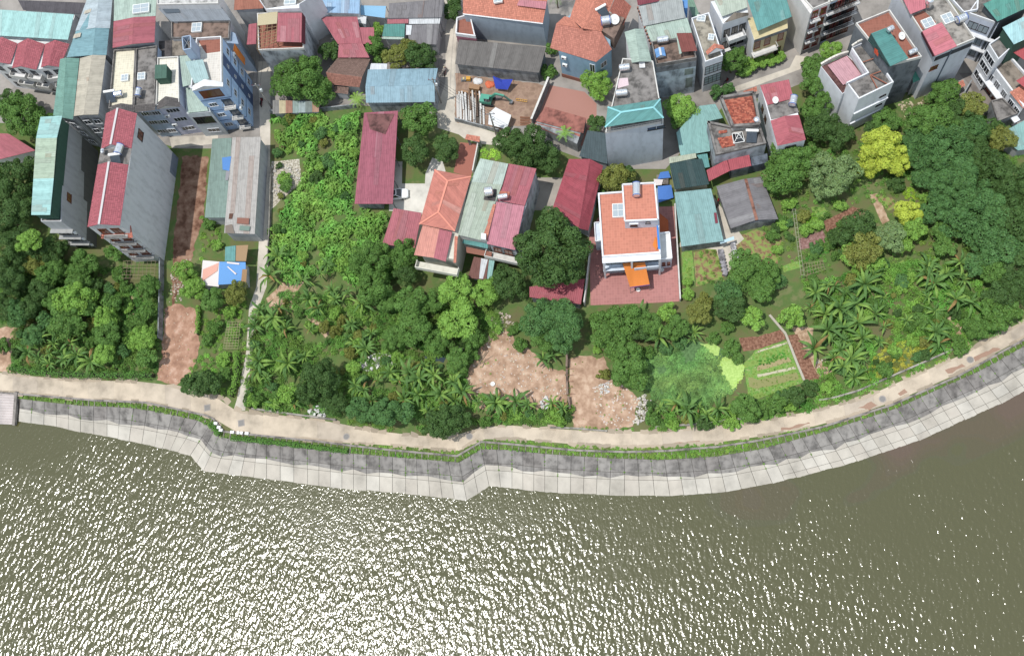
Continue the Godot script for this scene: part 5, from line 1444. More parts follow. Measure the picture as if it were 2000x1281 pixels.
	terrace(b, [V(26.01,11.8,-102.1),V(31.54,11.8,-102.73),V(32.03,11.8,-97.73),V(29.35,11.8,-96.7)], conc, pale_edge, 0.3)
	for y in [1.6, 4.6, 7.6, 10.4]:
		windows(b, V(29.35,11.8,-96.67),V(32.14,11.8,-97.69), [0.2, 0.68], [y], 1.0, 1.9, 2, "red", "wood")
		if y > 3: balcony(b, V(29.35,11.8,-96.67),V(32.14,11.8,-97.69), 0.2, y - 1.2, 1.7, 0.8, white, mat("frame_dark", "plain", "3a3432"))
	var rowcol := ["b8d4ec", "e8dcc0", "d8d0c4", "e6e2dc"]
	var rowlab := ["pale blue narrow row house with dark balconies", "cream narrow row house with red-brown doors", "beige narrow row house with black gridded windows", "white narrow row house at the end of the row"]
	for i in 4:
		var a := V(32.29,11.4,-97.98) + (V(36.7,11.4,-99.59) - V(32.29,11.4,-97.98)) * (i / 4.0)
		var d := V(32.29,11.4,-97.98) + (V(36.7,11.4,-99.59) - V(32.29,11.4,-97.98)) * ((i + 0.97) / 4.0)
		var back := Vector3(-2.5, 0, -9.0)
		b = house("row_house", rowlab[i], [a, d, d + back, a + back], mat("row_" + rowcol[i], "wall", rowcol[i]))
		terrace(b, [a, d, d + back, a + back], conc, pale_edge, 0.5)
		for y in [1.6, 4.6, 7.6, 10.2]:
			windows(b, a, d, [0.3, 0.74], [y], 0.9, 1.8, 2, ["dark", "red", "dark", "brown"][i], ["black", "wood", "black", "wood"][i])
			if y > 3: balcony(b, a, d, 0.5, y - 1.2, 2.2, 0.7, white, mat("frame_dark", "plain", "3a3432"))


func build_centre() -> void:
	var red2 := mat("red_metal", "metal", "bc5c69", 0.55)
	var crim := mat("crimson_metal", "metal", "b44454", 0.5)
	var grey := mat("grey_render", "wall", "b8babd")
	var white := mat("white_wall", "wall", "e4e4e4")
	var conc := mat("roof_concrete", "stained", "8d8884")
	var pale_edge := mat("pale_edge", "wall", "d9d6d0")
	var teal := mat("teal_metal", "metal", "4fa09c", 0.5)
	var aqua := mat("aqua_teal_metal", "metal", "7fbab4", 0.5)
	var salmon := mat("salmon_metal", "metal", "dc7c66", 0.55)
	# carport shed
	var b := house("carport_shed", "long open carport with a stained crimson sheet roof beside the creepers", inset([V(-45.14,3.2,-88.53),V(-41.45,3.2,-88.46),V(-41.67,3.2,-71.61),V(-45.97,3.2,-71.87)], 0.4, -0.1), mat("mouldy_wall", "stained", "a0a4a6"), "carport")
	sheet(b, "roof", [V(-44.97,3.8,-88.38),V(-39.06,3.8,-88.34),V(-39.38,3.6,-71.11),V(-45.92,3.6,-71.49)], mat("stained_red_metal", "metal", "b0566a", 0.6))
	sheet(b, "rust_patch", [V(-44.49,3.87,-88.1),V(-39.65,3.87,-87.75),V(-41.11,3.84,-83.98),V(-43.83,3.84,-85.14)], mat("grimy_red", "stained", "7f5552"), 0.02)
	var s := MB.new()
	for k in 5:
		var p := (V(-39.24,3.7,-87.82)).lerp(V(-39.6,3.5,-71.73), k / 4.0)
		s.bar(Vector3(p.x, 0, p.z), p, 0.12, 0.12)
	part(b, "post", s, mat("stand", "plain", "7c8288", 0.5))
	# low red roof by the carport
	b = shed_house("low_crimson_shed", "low shed with a ribbed crimson roof beside the salmon hipped house", [V(-39.21,3.6,-70.31),V(-34.43,3.6,-69.2),V(-35.59,3,-63.21),V(-41.06,3,-64.25)], red2, grey)
	# salmon hip house
	var q := [V(-33.93,6.6,-65.68),V(-28.08,6.6,-64.19),V(-25.85,6.6,-73.77),V(-31.97,6.6,-75.36)]
	b = house("salmon_hip_house", "house with a salmon hipped metal roof and a stepped front balcony", inset([V(-31.54,8,-74.64),V(-25.55,8,-73.04),V(-28.24,7.2,-59),V(-33.93,7.2,-60.42)], 0.4, -0.2), mat("ivory_wall", "wall", "d8d4c4"))
	hip_roof(b, [V(-31.43,8.5,-74.43),V(-33.67,8.5,-65.04),V(-27.92,8.5,-63.5),V(-25.43,8.5,-72.8)], V(-28.99,9.9,-71.57),V(-30.37,9.9,-66.31), salmon, "e08e78")
	sheet(b, "front_roof", [V(-33.2,8.15,-64.97),V(-30.44,8.15,-64.2),V(-31.37,7.6,-59.53),V(-34.59,7.6,-60.19)], mat("salmon_flat", "metal", "e08a74", 0.55))
	sheet(b, "front_roof", [V(-30.47,8.16,-64.2),V(-28.41,8.16,-63.55),V(-29.46,7.6,-58.79),V(-31.41,7.6,-59.53)], red2)
	sheet(b, "tile_strip", [V(-28.09,7.7,-63.06),V(-27.59,7.7,-62.94),V(-27.89,7.1,-58.74),V(-28.31,7.1,-58.76)], mat("orange_clay", "clay", "de8060", 0.75))
	var fa := V(-33.87,7.8,-59.71)
	var fb := V(-28.03,7.8,-58.29)
	balcony(b, fa, fb, 0.5, 5.6, 7.0, 1.3, mat("ivory_wall", "wall", "d8d4c4"), mat("ivory_wall", "wall", "d8d4c4"), true)
	windows(b, fa, fb, [0.25, 0.75], [3.4], 1.4, 1.8, 2, "brown", "black")
	# pale green flat roof house
	b = house("sage_roof_house", "long house with a flat sage-green sheet roof and two steel tanks", inset([V(-24.16,7.6,-76.37),V(-19.63,7.6,-75.14),V(-22.95,7.6,-62.07),V(-27.61,7.6,-63.27)], 0.25, -0.1), pale_edge)
	sheet(b, "roof", [V(-24.07,7.9,-76.27),V(-19.52,7.9,-75.02),V(-20.5,7.85,-71.36),V(-25.62,7.85,-72.26)], mat("sage_flat_metal", "metal", "b2c6b8", 0.5))
	sheet(b, "roof", [V(-25.62,7.85,-72.26),V(-20.5,7.85,-71.36),V(-23.83,7.7,-62.07),V(-27.56,7.7,-63.22)], mat("sage_worn_metal", "metal", "a9b8a2", 0.6))
	sheet(b, "roof", [V(-21.94,7.8,-68.16),V(-21.53,7.8,-68.04),V(-22.94,7.7,-62.02),V(-23.79,7.7,-62.26)], mat("orange_clay", "clay", "de8060", 0.75))
	tank(V(-22.51,7.9,-69.8), 0.1, "fat steel tank in a dark well of the sage-green roof", 1.5, 0.75)
	tank(V(-20.3,7.9,-68.94), 0.1, "slim steel tank at the edge of the sage-green roof", 1.7, 0.42)
	sheet(b, "tank_well", [V(-23.06,7.93,-70.89),V(-21.35,7.93,-70.63),V(-21.61,7.9,-68.58),V(-23.5,7.9,-68.94)], mat("dark_slab", "stained", "5d5858"), 0.02)
	var v0 := V(-23.82,7.8,-63.17)
	sheet(b, "vent_box", [V(-23.74,8.3,-63.09),V(-22.99,8.3,-62.92),V(-23.02,8.3,-61.91),V(-23.8,8.3,-62.11)], white, 0.5)
	sheet(b, "awning", [V(-27.06,5.6,-63.25),V(-23.08,5.6,-62.32),V(-23.17,5.2,-61.63),V(-27.34,5.2,-62.81)], teal)
	sheet(b, "balcony_floor", [V(-26.9,4.4,-62.53),V(-22.62,4.4,-61.34),V(-22.72,4.3,-60.52),V(-26.72,4.3,-61.5)], mat("brick_red_wall", "grain", "a06a58"), 0.2)
	b = shed_house("rusty_canopy", "rusty striped sheet canopy below the sage-green roof", [V(-25.71,3.2,-61.21),V(-23.25,3.2,-60.6),V(-23.74,2.8,-57.22),V(-26.74,2.8,-57.75)], mat("rust_striped_metal", "metal", "8a5a50", 0.9), grey, "canopy", 0.9)
	sheet(b, "pale_stripe", [V(-24.52,3.24,-60.84),V(-23.42,3.24,-60.59),V(-24.27,2.86,-57.42),V(-24.91,2.86,-57.54)], mat("white_sheet_metal", "metal", "d6dade", 0.6), 0.02)
	sheet(b, "green_stripe", [V(-23.24,3.25,-60.52),V(-22.33,3.25,-60.28),V(-22.92,2.8,-57.09),V(-23.65,2.8,-57.22)], aqua, 0.03)
	# crimson and pink roof house
	b = house("crimson_pink_house", "long house whose roof is crimson behind and bleached pink in front", inset([V(-19.56,7.2,-75.37),V(-15.08,7.2,-74.19),V(-18.49,7.2,-60.39),V(-22.83,7.2,-61.66)], 0.3, -0.1), stain_wall())
	sheet(b, "roof", [V(-19.53,7.6,-75.21),V(-15,7.6,-74.03),V(-16.92,7.5,-67.71),V(-21.22,7.5,-68.83)], red2)
	sheet(b, "roof", [V(-21.78,7.62,-68.71),V(-16.95,7.62,-67.62),V(-18.54,7.2,-60.35),V(-23.01,7.2,-61.65)], mat("pink_bleached_metal", "metal", "d07a8c", 0.45))
	sheet(b, "hatch", [V(-20.87,7.75,-70.41),V(-19.3,7.75,-70.12),V(-19.39,7.75,-69.1),V(-21.08,7.75,-69.39)], mat("terracotta_sheet", "clay", "cf6f54"), 0.1)
	balcony(b, V(-22.83,7.2,-61.66),V(-18.49,7.2,-60.39), 0.5, 3.6, 6.0, 1.2, pale_edge, pale_edge, true)
	windows(b, V(-22.83,7.2,-61.66),V(-18.49,7.2,-60.39), [0.3, 0.7], [5.3], 1.3, 1.6, 2, "brown", "wood")
	# crimson gable
	b = gable_house("crimson_gable_house", "long low house with a deep crimson gable roof behind the great dark tree", V(-6.49,5.4,-76.28),V(-8.6,5.4,-64.29),V(-10.03,4,-77.22),V(-12.97,4,-68.14),V(-4.51,4,-75.66),V(-7.14,4,-64.39), crim, grey, "house")
	# low roof south of the big tree
	b = shed_house("crimson_wall_shed", "low crimson lean-to roof between the great dark tree and the tiled yard", [V(-16.75,3,-55.68),V(-7.91,3.2,-56.54),V(-8.66,2.6,-52.51),V(-16.81,2.6,-54.08)], crim, mat("mouldy_wall", "stained", "a0a4a6"))
	var w := thing("yard_wall", "pale grey boundary wall between the crimson lean-to and the tiled yard", "wall", mid([V(-7.46,0,-58.62),V(-8.43,0,-53.21)]))
	s = MB.new()
	s.hexa(wall_box(V(-7.06,0,-61.83),V(-8.22,0,-53.09), 0.0, 2.0, 0.2))
	part(w, "masonry", s, pale_edge)
	w = thing("yard_wall", "white-topped boundary wall between the tiled yard and the teal roofed hall", "wall", mid([V(6.82,0,-69.5),V(6.87,0,-53.16)]))
	s = MB.new()
	s.hexa(wall_box(V(6.82,0,-69.5),V(6.87,0,-53.16), 0.0, 1.4, 0.2))
	part(w, "masonry", s, pale_edge)
	# the tiled-roof house
	var tile := mat("roof_paving", "paving", "dc8a70", 0.6)
	var wb := mat("blue_white_wall", "wall", "d4dfec")
	var h := 7.0
	q = [V(-5.35,7,-69.3),V(4.02,7,-69.51),V(4,7,-58.66),V(-4.97,7,-58.46)]
	b = house("tiled_roof_house", "white two-storey house with an orange tiled roof terrace and stair tower", q, wb)
	terrace(b, q, tile, mat("bright_wall", "wall", "e8eaee"), 0.35, 0.25)
	var tw := [V(-1.41,9.8,-69.27),V(3.51,9.8,-69.26),V(3.77,9.8,-63.11),V(-1.27,9.8,-63.15)]
	s = MB.new()
	s.prism(tw, 7.02)
	var o := part(b, "stair_tower", s, wb)
	s = MB.new()
	s.flat(inset(tw, 0.2, 0.0), 0.03)
	part(o, "tower_roof", s, tile)
	s = MB.new()
	for i in 4:
		s.hexa(wall_box(tw[i], tw[(i + 1) % 4], 9.7, 10.05, 0.22 + 0.004 * i))
	part(o, "tower_edge", s, mat("bright_wall", "wall", "e8eaee"))
	window(b, tw[3], tw[2], 0.27, 8.3, 1.1, 1.3, 1, 2, "dark", "window", "black"); window(b, tw[3], tw[2], 0.7, 8.9, 0.7, 0.8, 1, 1, "dark", "window", "pale")
	ledge(b, tw[3], tw[2], 0.27, 9.1, 1.4, 0.3, 0.08, mat("bright_wall", "wall", "e8eaee"), "lintel")
	tank(V(0.68,9.85,-67.88), 1.55, "long steel tank on the stair tower of the orange tiled house", 2.4, 0.6, true)
	skylight(V(-2.27,7.05,-66.12), 0.0, 1.7, 2.2, "glass skylight sheet on the orange tiled roof", "pale")
	var fs: Vector3 = q[3]
	var fe: Vector3 = q[2]
	for y in [1.6, 4.9]:
		window(b, fs, fe, 0.22, y, 2.8, 1.6, 4, 1, "dark", "window", "pale")
		window(b, fs, fe, 0.55, y, 1.4, 2.0, 2, 1, "brown", "window", "pale")
		window(b, fs, fe, 0.85, y, 2.0, 1.5, 3, 1, "dark", "window", "glass")
	ledge(b, fs, fe, 0.5, 3.3, 9.0, 0.9, 0.25, wb, "balcony_slab")
	ledge(b, fs, fe, 0.5, 6.85, 9.0, 0.9, 0.2, mat("bright_wall", "wall", "e8eaee"), "eave_slab")
	s = MB.new()
	for u in [0.02, 0.5, 0.98]:
		var t := face(b, fs, fe, u, 0)
		var p: Vector3 = t.origin + org(b) + t.basis.z * 0.75
		s.box(p + Vector3(0, 3.5, 0), Vector3(0.3, 7.0, 0.3), 0.06)
	part(b, "column", s, mat("bright_wall", "wall", "e8eaee"))
	s = MB.new()
	var tt := face(b, fs, fe, 0.75, 0)
	s.box(tt.origin + org(b) + tt.basis.z * 1.05 + Vector3(0, 3.9, 0), Vector3(3.8, 1.0, 0.12), 0.06)
	part(b, "balcony_parapet", s, wb)
	# side wings
	var an := [V(4.03,3.7,-63.33),V(5.6,3.7,-63.43),V(5.77,3.7,-59.02),V(4.03,3.7,-58.94)]
	s = MB.new()
	s.prism(an, 0.0)
	o = part(b, "side_wing", s, wb)
	s = MB.new()
	s.flat(inset(an, 0.1, 0), 0.02)
	part(o, "wing_roof", s, mat("white_slab_roof", "concrete", "eceae6"))
	s = MB.new()
	for i in 4: s.hexa(wall_box(an[i], an[(i + 1) % 4], 3.6, 4.1, 0.18 + 0.004 * i))
	part(o, "wing_edge", s, mat("bright_wall", "wall", "e8eaee"))
	windows(b, an[3], an[2], [0.3, 0.75], [1.8], 0.5, 1.5, 1, "brown", "wood")
	an = [V(-6.14,3.6,-65.75),V(-5.34,3.6,-65.76),V(-5.17,3.6,-62.66),V(-6.05,3.6,-62.54)]
	s = MB.new()
	s.prism(an, 0.0)
	o = part(b, "side_wing", s, wb)
	s = MB.new()
	for i in 4: s.hexa(wall_box(an[i], an[(i + 1) % 4], 3.5, 4.0, 0.14 + 0.004 * i))
	part(o, "wing_edge", s, mat("bright_wall", "wall", "e8eaee"))
	# tarpaulins of that house
	var t := thing("orange_awning", "bright orange tarpaulin awning on poles before the orange tiled house", "awning", mid([V(-1.96,0,-60.03),V(2.28,0,-56.21)]))
	var p0 := V(-1.9,4.5,-58.37)
	var p1 := V(1.58,4.5,-58.35)
	var p2 := V(2.2,2.5,-55.31)
	var p3 := V(-0.88,2.5,-55)
	s = MB.new()
	var nn := 8
	for i in nn:
		for j in nn:
			var f := func(a: float, c: float) -> Vector3:
				var e: Vector3 = p0.lerp(p1, a).lerp(p3.lerp(p2, a), c)
				return e - Vector3(0, 0.45 * sin(PI * a) * sin(PI * c) + 0.03 * sin(a * 17 + c * 5), 0)
			s.quad(f.call(float(i) / nn, (j + 1.0) / nn), f.call((i + 1.0) / nn, (j + 1.0) / nn), f.call((i + 1.0) / nn, float(j) / nn), f.call(float(i) / nn, float(j) / nn))
	part(t, "cloth", s, mat("orange_tarp", "grain", "ef8a2c"))
	s = MB.new()
	for k in [p0, p1, p2, p3]: s.bar(Vector3(k.x, 0.02, k.z), k, 0.07, 0.07)
	part(t, "pole", s, mat("stand", "plain", "7c8288", 0.5))
	s = MB.new()
	s.bar(p3, p2, 0.1, 0.1)
	part(t, "hem", s, mat("violet_hem", "plain", "6a4a8a"))
	t = thing("parapet_tarpaulin", "blue and orange tarpaulin draped over the parapet of the orange tiled roof", "tarpaulin", mid([V(3.53,7.3,-62.65),V(3.86,7.3,-59.02)]) + Vector3(0, 7, 0))
	sheet(t, "blue_cloth", [V(3.55,8.2,-62.8),V(3.78,8.2,-63),V(3.98,7.4,-59.24),V(3.63,7.4,-59.31)], mat("azure_tarp", "grain", "3f8fe8"), 0.02)
	sheet(t, "orange_cloth", [V(3.28,7.1,-61.46),V(3.6,7.5,-61.07),V(3.64,7.4,-59.73),V(3.38,7.1,-59.18)], mat("orange_tarp", "grain", "ef8a2c"), 0.02)
	sheet(t, "orange_cloth", [V(3.28,7.1,-61.46),V(3.38,7.1,-59.18),V(2.85,7.08,-60.11)], mat("orange_tarp", "grain", "ef8a2c"), 0.02)
	t = thing("rust_awning", "dark orange cloth awning over the side passage of the orange tiled house", "awning", mid([V(4.27,0,-67.06),V(5.62,0,-65.19)]))
	sheet(t, "cloth", [V(4.1,2.6,-67.56),V(5.6,2.4,-66.17),V(5.55,2.3,-64.14),V(3.99,2.5,-63.96)], mat("rust_cloth", "grain", "b85a2c"), 0.03)
	s = MB.new()
	for k in [V(5.6,2.4,-66.17),V(5.55,2.3,-64.14)]: s.bar(Vector3(k.x, 0.02, k.z), k, 0.06, 0.06)
	part(t, "pole", s, mat("stand", "plain", "7c8288", 0.5))
	# blue tarps north-east of the house
	t = thing("scrap_heap", "scrap heap under crumpled blue tarpaulins behind the orange tiled house", "heap", mid([V(4.03,0,-73.48),V(6.48,0,-70.47)]))
	sheet(t, "blue_tarpaulin", [V(4.19,1.6,-72.59),V(6.39,1.4,-72.79),V(6.66,0.7,-70.85),V(4.13,0.9,-69.96)], mat("royal_tarp", "grain", "4f86d8"), 0.02)
	sheet(t, "blue_tarpaulin", [V(4.74,1.3,-75.21),V(6.05,1.2,-75.42),V(6.38,1,-74.3),V(4.26,1.1,-74.14)], mat("royal_tarp", "grain", "4f86d8"), 0.02)
	sheet(t, "white_sheet", [V(3.62,1,-74.23),V(5.12,1.1,-73.97),V(4.87,1,-73.08),V(3.68,0.9,-73.08)], mat("white_tarp", "grain", "efe4e0"), 0.02)
	s = MB.new()
	s.prism(inset([V(4.21,1.2,-72.78),V(6.25,1,-72.87),V(6.39,0.5,-70.96),V(4.22,0.6,-70.45)], 0.3, -0.2), 0.0)
	s.prism(inset([V(3.88,0.9,-75.22),V(6.26,0.9,-75.31),V(6.16,0.9,-73.04),V(3.8,0.8,-73.24)], 0.3, -0.1), 0.0)
	part(t, "scrap", s, mat("scrap_grey", "stained", "8a8078"))
	# teal hall and asbestos sheds
	b = shed_house("teal_hall", "low hall with a wide plain teal roof beside the tiled yard", [V(6.73,3.4,-70.53),V(12.56,3.4,-70.83),V(14,3,-61.9),V(7.4,3,-61.3)], mat("sea_metal", "metal", "7fb2b0", 0.5), mat("mouldy_wall", "stained", "a0a4a6"), "hall")
	sheet(b, "red_patch", [V(12.74,3.3,-66.64),V(13.15,3.3,-66.68),V(13.3,3.22,-64.92),V(12.88,3.22,-64.83)], mat("deep_red_metal", "metal", "8f2f44", 0.5), 0.02)
	sheet(b, "side_canopy", [V(13.41,2.4,-62.09),V(15.66,2.4,-62.87),V(15.72,2.3,-62.34),V(13.54,2.3,-61.71)], mat("ice_blue", "grain", "c4e2ee"), 0.03)
	b = house("asbestos_shed", "low shed with two slopes of mossy grey asbestos sheet and a rusty ridge", inset([V(13.49,2.6,-71.55),V(20.63,2.6,-72.75),V(22.66,2.6,-65.35),V(15.32,2.6,-64.12)], 0.3, -0.1), mat("mouldy_wall", "stained", "a0a4a6"), "shed")
	sheet(b, "roof", [V(17.97,3.5,-72.17),V(19.2,3.5,-64.97),V(15.26,2.7,-64.06),V(13.44,2.7,-71.51)], mat("asbestos", "metal", "848083", 0.9))
	sheet(b, "roof", [V(19.2,3.5,-64.97),V(17.97,3.5,-72.17),V(20.63,2.7,-72.77),V(22.68,2.7,-65.26)], mat("asbestos", "metal", "848083", 0.9))
	sheet(b, "ridge", [V(17.8,3.56,-72.11),V(18.25,3.56,-72.13),V(19.48,3.56,-64.98),V(19.03,3.56,-64.91)], mat("rusty_ridge", "stained", "9a6a58"), 0.05)
	# dark green and teal roofs
	b = shed_house("dark_green_shed", "shed with a dark green roof beside the teal roof", [V(6.16,3.2,-76.21),V(11.4,3.2,-76.29),V(12.37,2.8,-71.89),V(6.83,2.8,-71.3)], mat("bottle_green_metal", "metal", "2f4f50", 0.7), mat("cream_wall", "wall", "d8d4b8"))  # roof sheet in one even dark green
	sheet(b, "pale_sheet", [V(6.16,3.3,-76.8),V(10.49,3.3,-77.3),V(10.58,3.25,-76.46),V(6.16,3.25,-75.75)], mat("straw_green_metal", "metal", "b4bca0", 0.6), 0.03)
	b = shed_house("teal_court_roof", "wide low teal sheet roof shaded by a leafy tree", [V(11.53,3.3,-85.83),V(14.13,3.3,-86),V(15.19,3.3,-83.35),V(12.66,3.3,-82.88)], aqua, grey, "roofed court", 0.6)
	sheet(b, "roof", [V(11.53,3.31,-85.82),V(12.66,3.31,-82.87),V(12.81,3.1,-77.61),V(8.06,3.1,-76.99)], aqua)
	sheet(b, "roof", [V(11.53,3.31,-85.82),V(8.06,3.1,-76.99),V(7.55,3.25,-81.22),V(8.88,3.3,-81.97)], aqua)
	sheet(b, "roof", [V(10.63,2.9,-77.14),V(12.36,2.9,-77.31),V(12.62,2.7,-74.97),V(11.85,2.7,-74.87)], teal)
	# tile-strewn ruin
	q = [V(14.69,7.2,-84.59),V(19.8,7.2,-85.14),V(20.32,7.2,-79.47),V(16.18,7.2,-79.41)]
	var q2 := [V(12.42,6,-81.26),V(16.31,6,-80.06),V(20.5,6,-80.26),V(21.29,6,-76.67),V(13.32,6,-75.17)]
	b = house("tile_stack_house", "grey concrete house with loose red roof tiles stacked on two roof decks", q2, stain_wall())
	terrace(b, q2, conc, conc, 0.5, 0.35)
	s = MB.new()
	s.prism(q, 5.5)
	o = part(b, "upper_box", s, pale_edge)
	s = MB.new()
	s.flat(inset(q, 0.1, 0), 0.02)
	part(o, "upper_floor", s, mat("brown_slab", "stained", "8a7468"))
	s = MB.new()
	for i in 4: s.hexa(wall_box(q[i], q[(i + 1) % 4], 7.1, 7.9, 0.4 + 0.004 * i))
	part(o, "upper_parapet", s, conc)
	var r := RandomNumberGenerator.new()
	r.seed = 31
	t = thing("tile_stack", "heap of loose red clay roof tiles filling the upper roof deck", "tile heap", mid(q) + Vector3(0, 7.2, 0))
	var tm := [mat("loose_tile_a", "grain", "b8604a"), mat("loose_tile_b", "grain", "c8745a"), mat("loose_tile_c", "grain", "9a5040")]
	if not shapes.has("rooftile"):
		s = MB.new()
		s.box(Vector3.ZERO, Vector3(0.42, 0.06, 0.3))
		shapes.rooftile = s.commit()
	var qa := inset(q, 0.55, 0.1)
	for i in 14:
		for j in 15:
			var u := (i + 0.5) / 14.0
			var v := (j + 0.5) / 15.0
			var at: Vector3 = qa[0].lerp(qa[1], u).lerp(qa[3].lerp(qa[2], u), v) + Vector3(0, r.randf_range(0, 0.12), 0)
			inst(t, "tile", shapes.rooftile, tm[r.randi() % 3], Transform3D(Basis(Vector3.UP, -0.15 + r.randf_range(-0.25, 0.25)) * Basis(Vector3.RIGHT, r.randf_range(-0.25, 0.25)), at - t.position))
	for k in [[[V(13.87,6.05,-78.21),V(16.01,6.05,-78.49),V(16.4,6.05,-76.76),V(14.52,6.05,-76.47)], 8, 6, "heap of loose red clay roof tiles beside the pyramid skylight"], [[V(14.18,6.05,-79.46),V(15.27,6.05,-79.53),V(15.31,6.05,-79.14),V(14.18,6.05,-79.07)], 5, 2, "short row of loose red roof tiles on the lower deck"]]:
		t = thing("tile_stack", k[3], "tile heap", mid(k[0]) + Vector3(0, 6.05, 0))
		for i in k[1]:
			for j in k[2]:
				var u: float = (i + 0.5) / k[1]
				var v: float = (j + 0.5) / k[2]
				var at: Vector3 = k[0][0].lerp(k[0][1], u).lerp(k[0][3].lerp(k[0][2], u), v) + Vector3(0, r.randf_range(0.04, 0.2), 0)
				inst(t, "tile", shapes.rooftile, tm[r.randi() % 3], Transform3D(Basis(Vector3.UP, r.randf_range(-0.5, 0.5)) * Basis(Vector3.RIGHT, r.randf_range(-0.25, 0.25)), at - t.position))
	t = thing("pyramid_skylight", "pyramid skylight of dark glass with white ribs on the lower deck", "skylight", mid([V(17.05,6,-78.09)]) + Vector3(0, 6.05, 0))
	var pb := [V(16.14,6.3,-78.84),V(17.71,6.3,-79.01),V(17.97,6.3,-77.3),V(16.28,6.3,-77.06)]
	var apex: Vector3 = mid(pb) + Vector3(0, 7.5, 0)
	s = MB.new()
	var g := MB.new()
	for i in 4:
		g.tri(pb[i], pb[(i + 1) % 4], apex) if (pb[(i + 1) % 4] - pb[i]).cross(apex - pb[i]).y > 0 else g.tri(pb[(i + 1) % 4], pb[i], apex)
		s.bar(pb[i], apex, 0.08, 0.08); s.bar(pb[i], pb[(i + 1) % 4], 0.1, 0.1); s.bar(pb[i].lerp(apex, 0.5), pb[(i + 1) % 4].lerp(apex, 0.5), 0.05, 0.05)
	part(t, "pane", g, mat("pane_black", "glass", "23272c"))
	part(t, "rib", s, mat("white_metal", "plain", "f2f2ee", 0.4))
	solar(V(19.09,6.05,-77.92), -0.1, "solar water heater beside the pyramid skylight")
	tall_tank(V(19.93,6.05,-80.27), "upright steel tank beside the heap of red tiles")
	b = shed_house("crimson_lean_to", "crimson lean-to roofs stepping along the wall below the tile-strewn decks", [V(15.33,3.8,-75.95),V(18.82,3.8,-76.54),V(19.11,3.4,-74.42),V(15.76,3.4,-73.78)], mat("crimson_bright_metal", "metal", "c04a58", 0.5), mat("mouldy_wall", "stained", "a0a4a6"))
	sheet(b, "roof", [V(12,3.4,-74.09),V(15.32,3.6,-75.69),V(15.75,3.2,-73.88),V(12.32,3,-72.29)], mat("crimson_bright_metal", "metal", "c04a58", 0.5))
	b = house("mould_wall_block", "low block with a mould-blackened wall behind the asbestos shed", [V(15.86,2.6,-74.1),V(21.86,2.6,-75.28),V(21.85,2.6,-76.84),V(19.45,2.6,-76.86)].slice(0, 4), mat("black_mould_wall", "stained", "6f7a88"))

func stain_wall() -> Material:
	return mat("stained_wall", "stained", "c2c8ce")


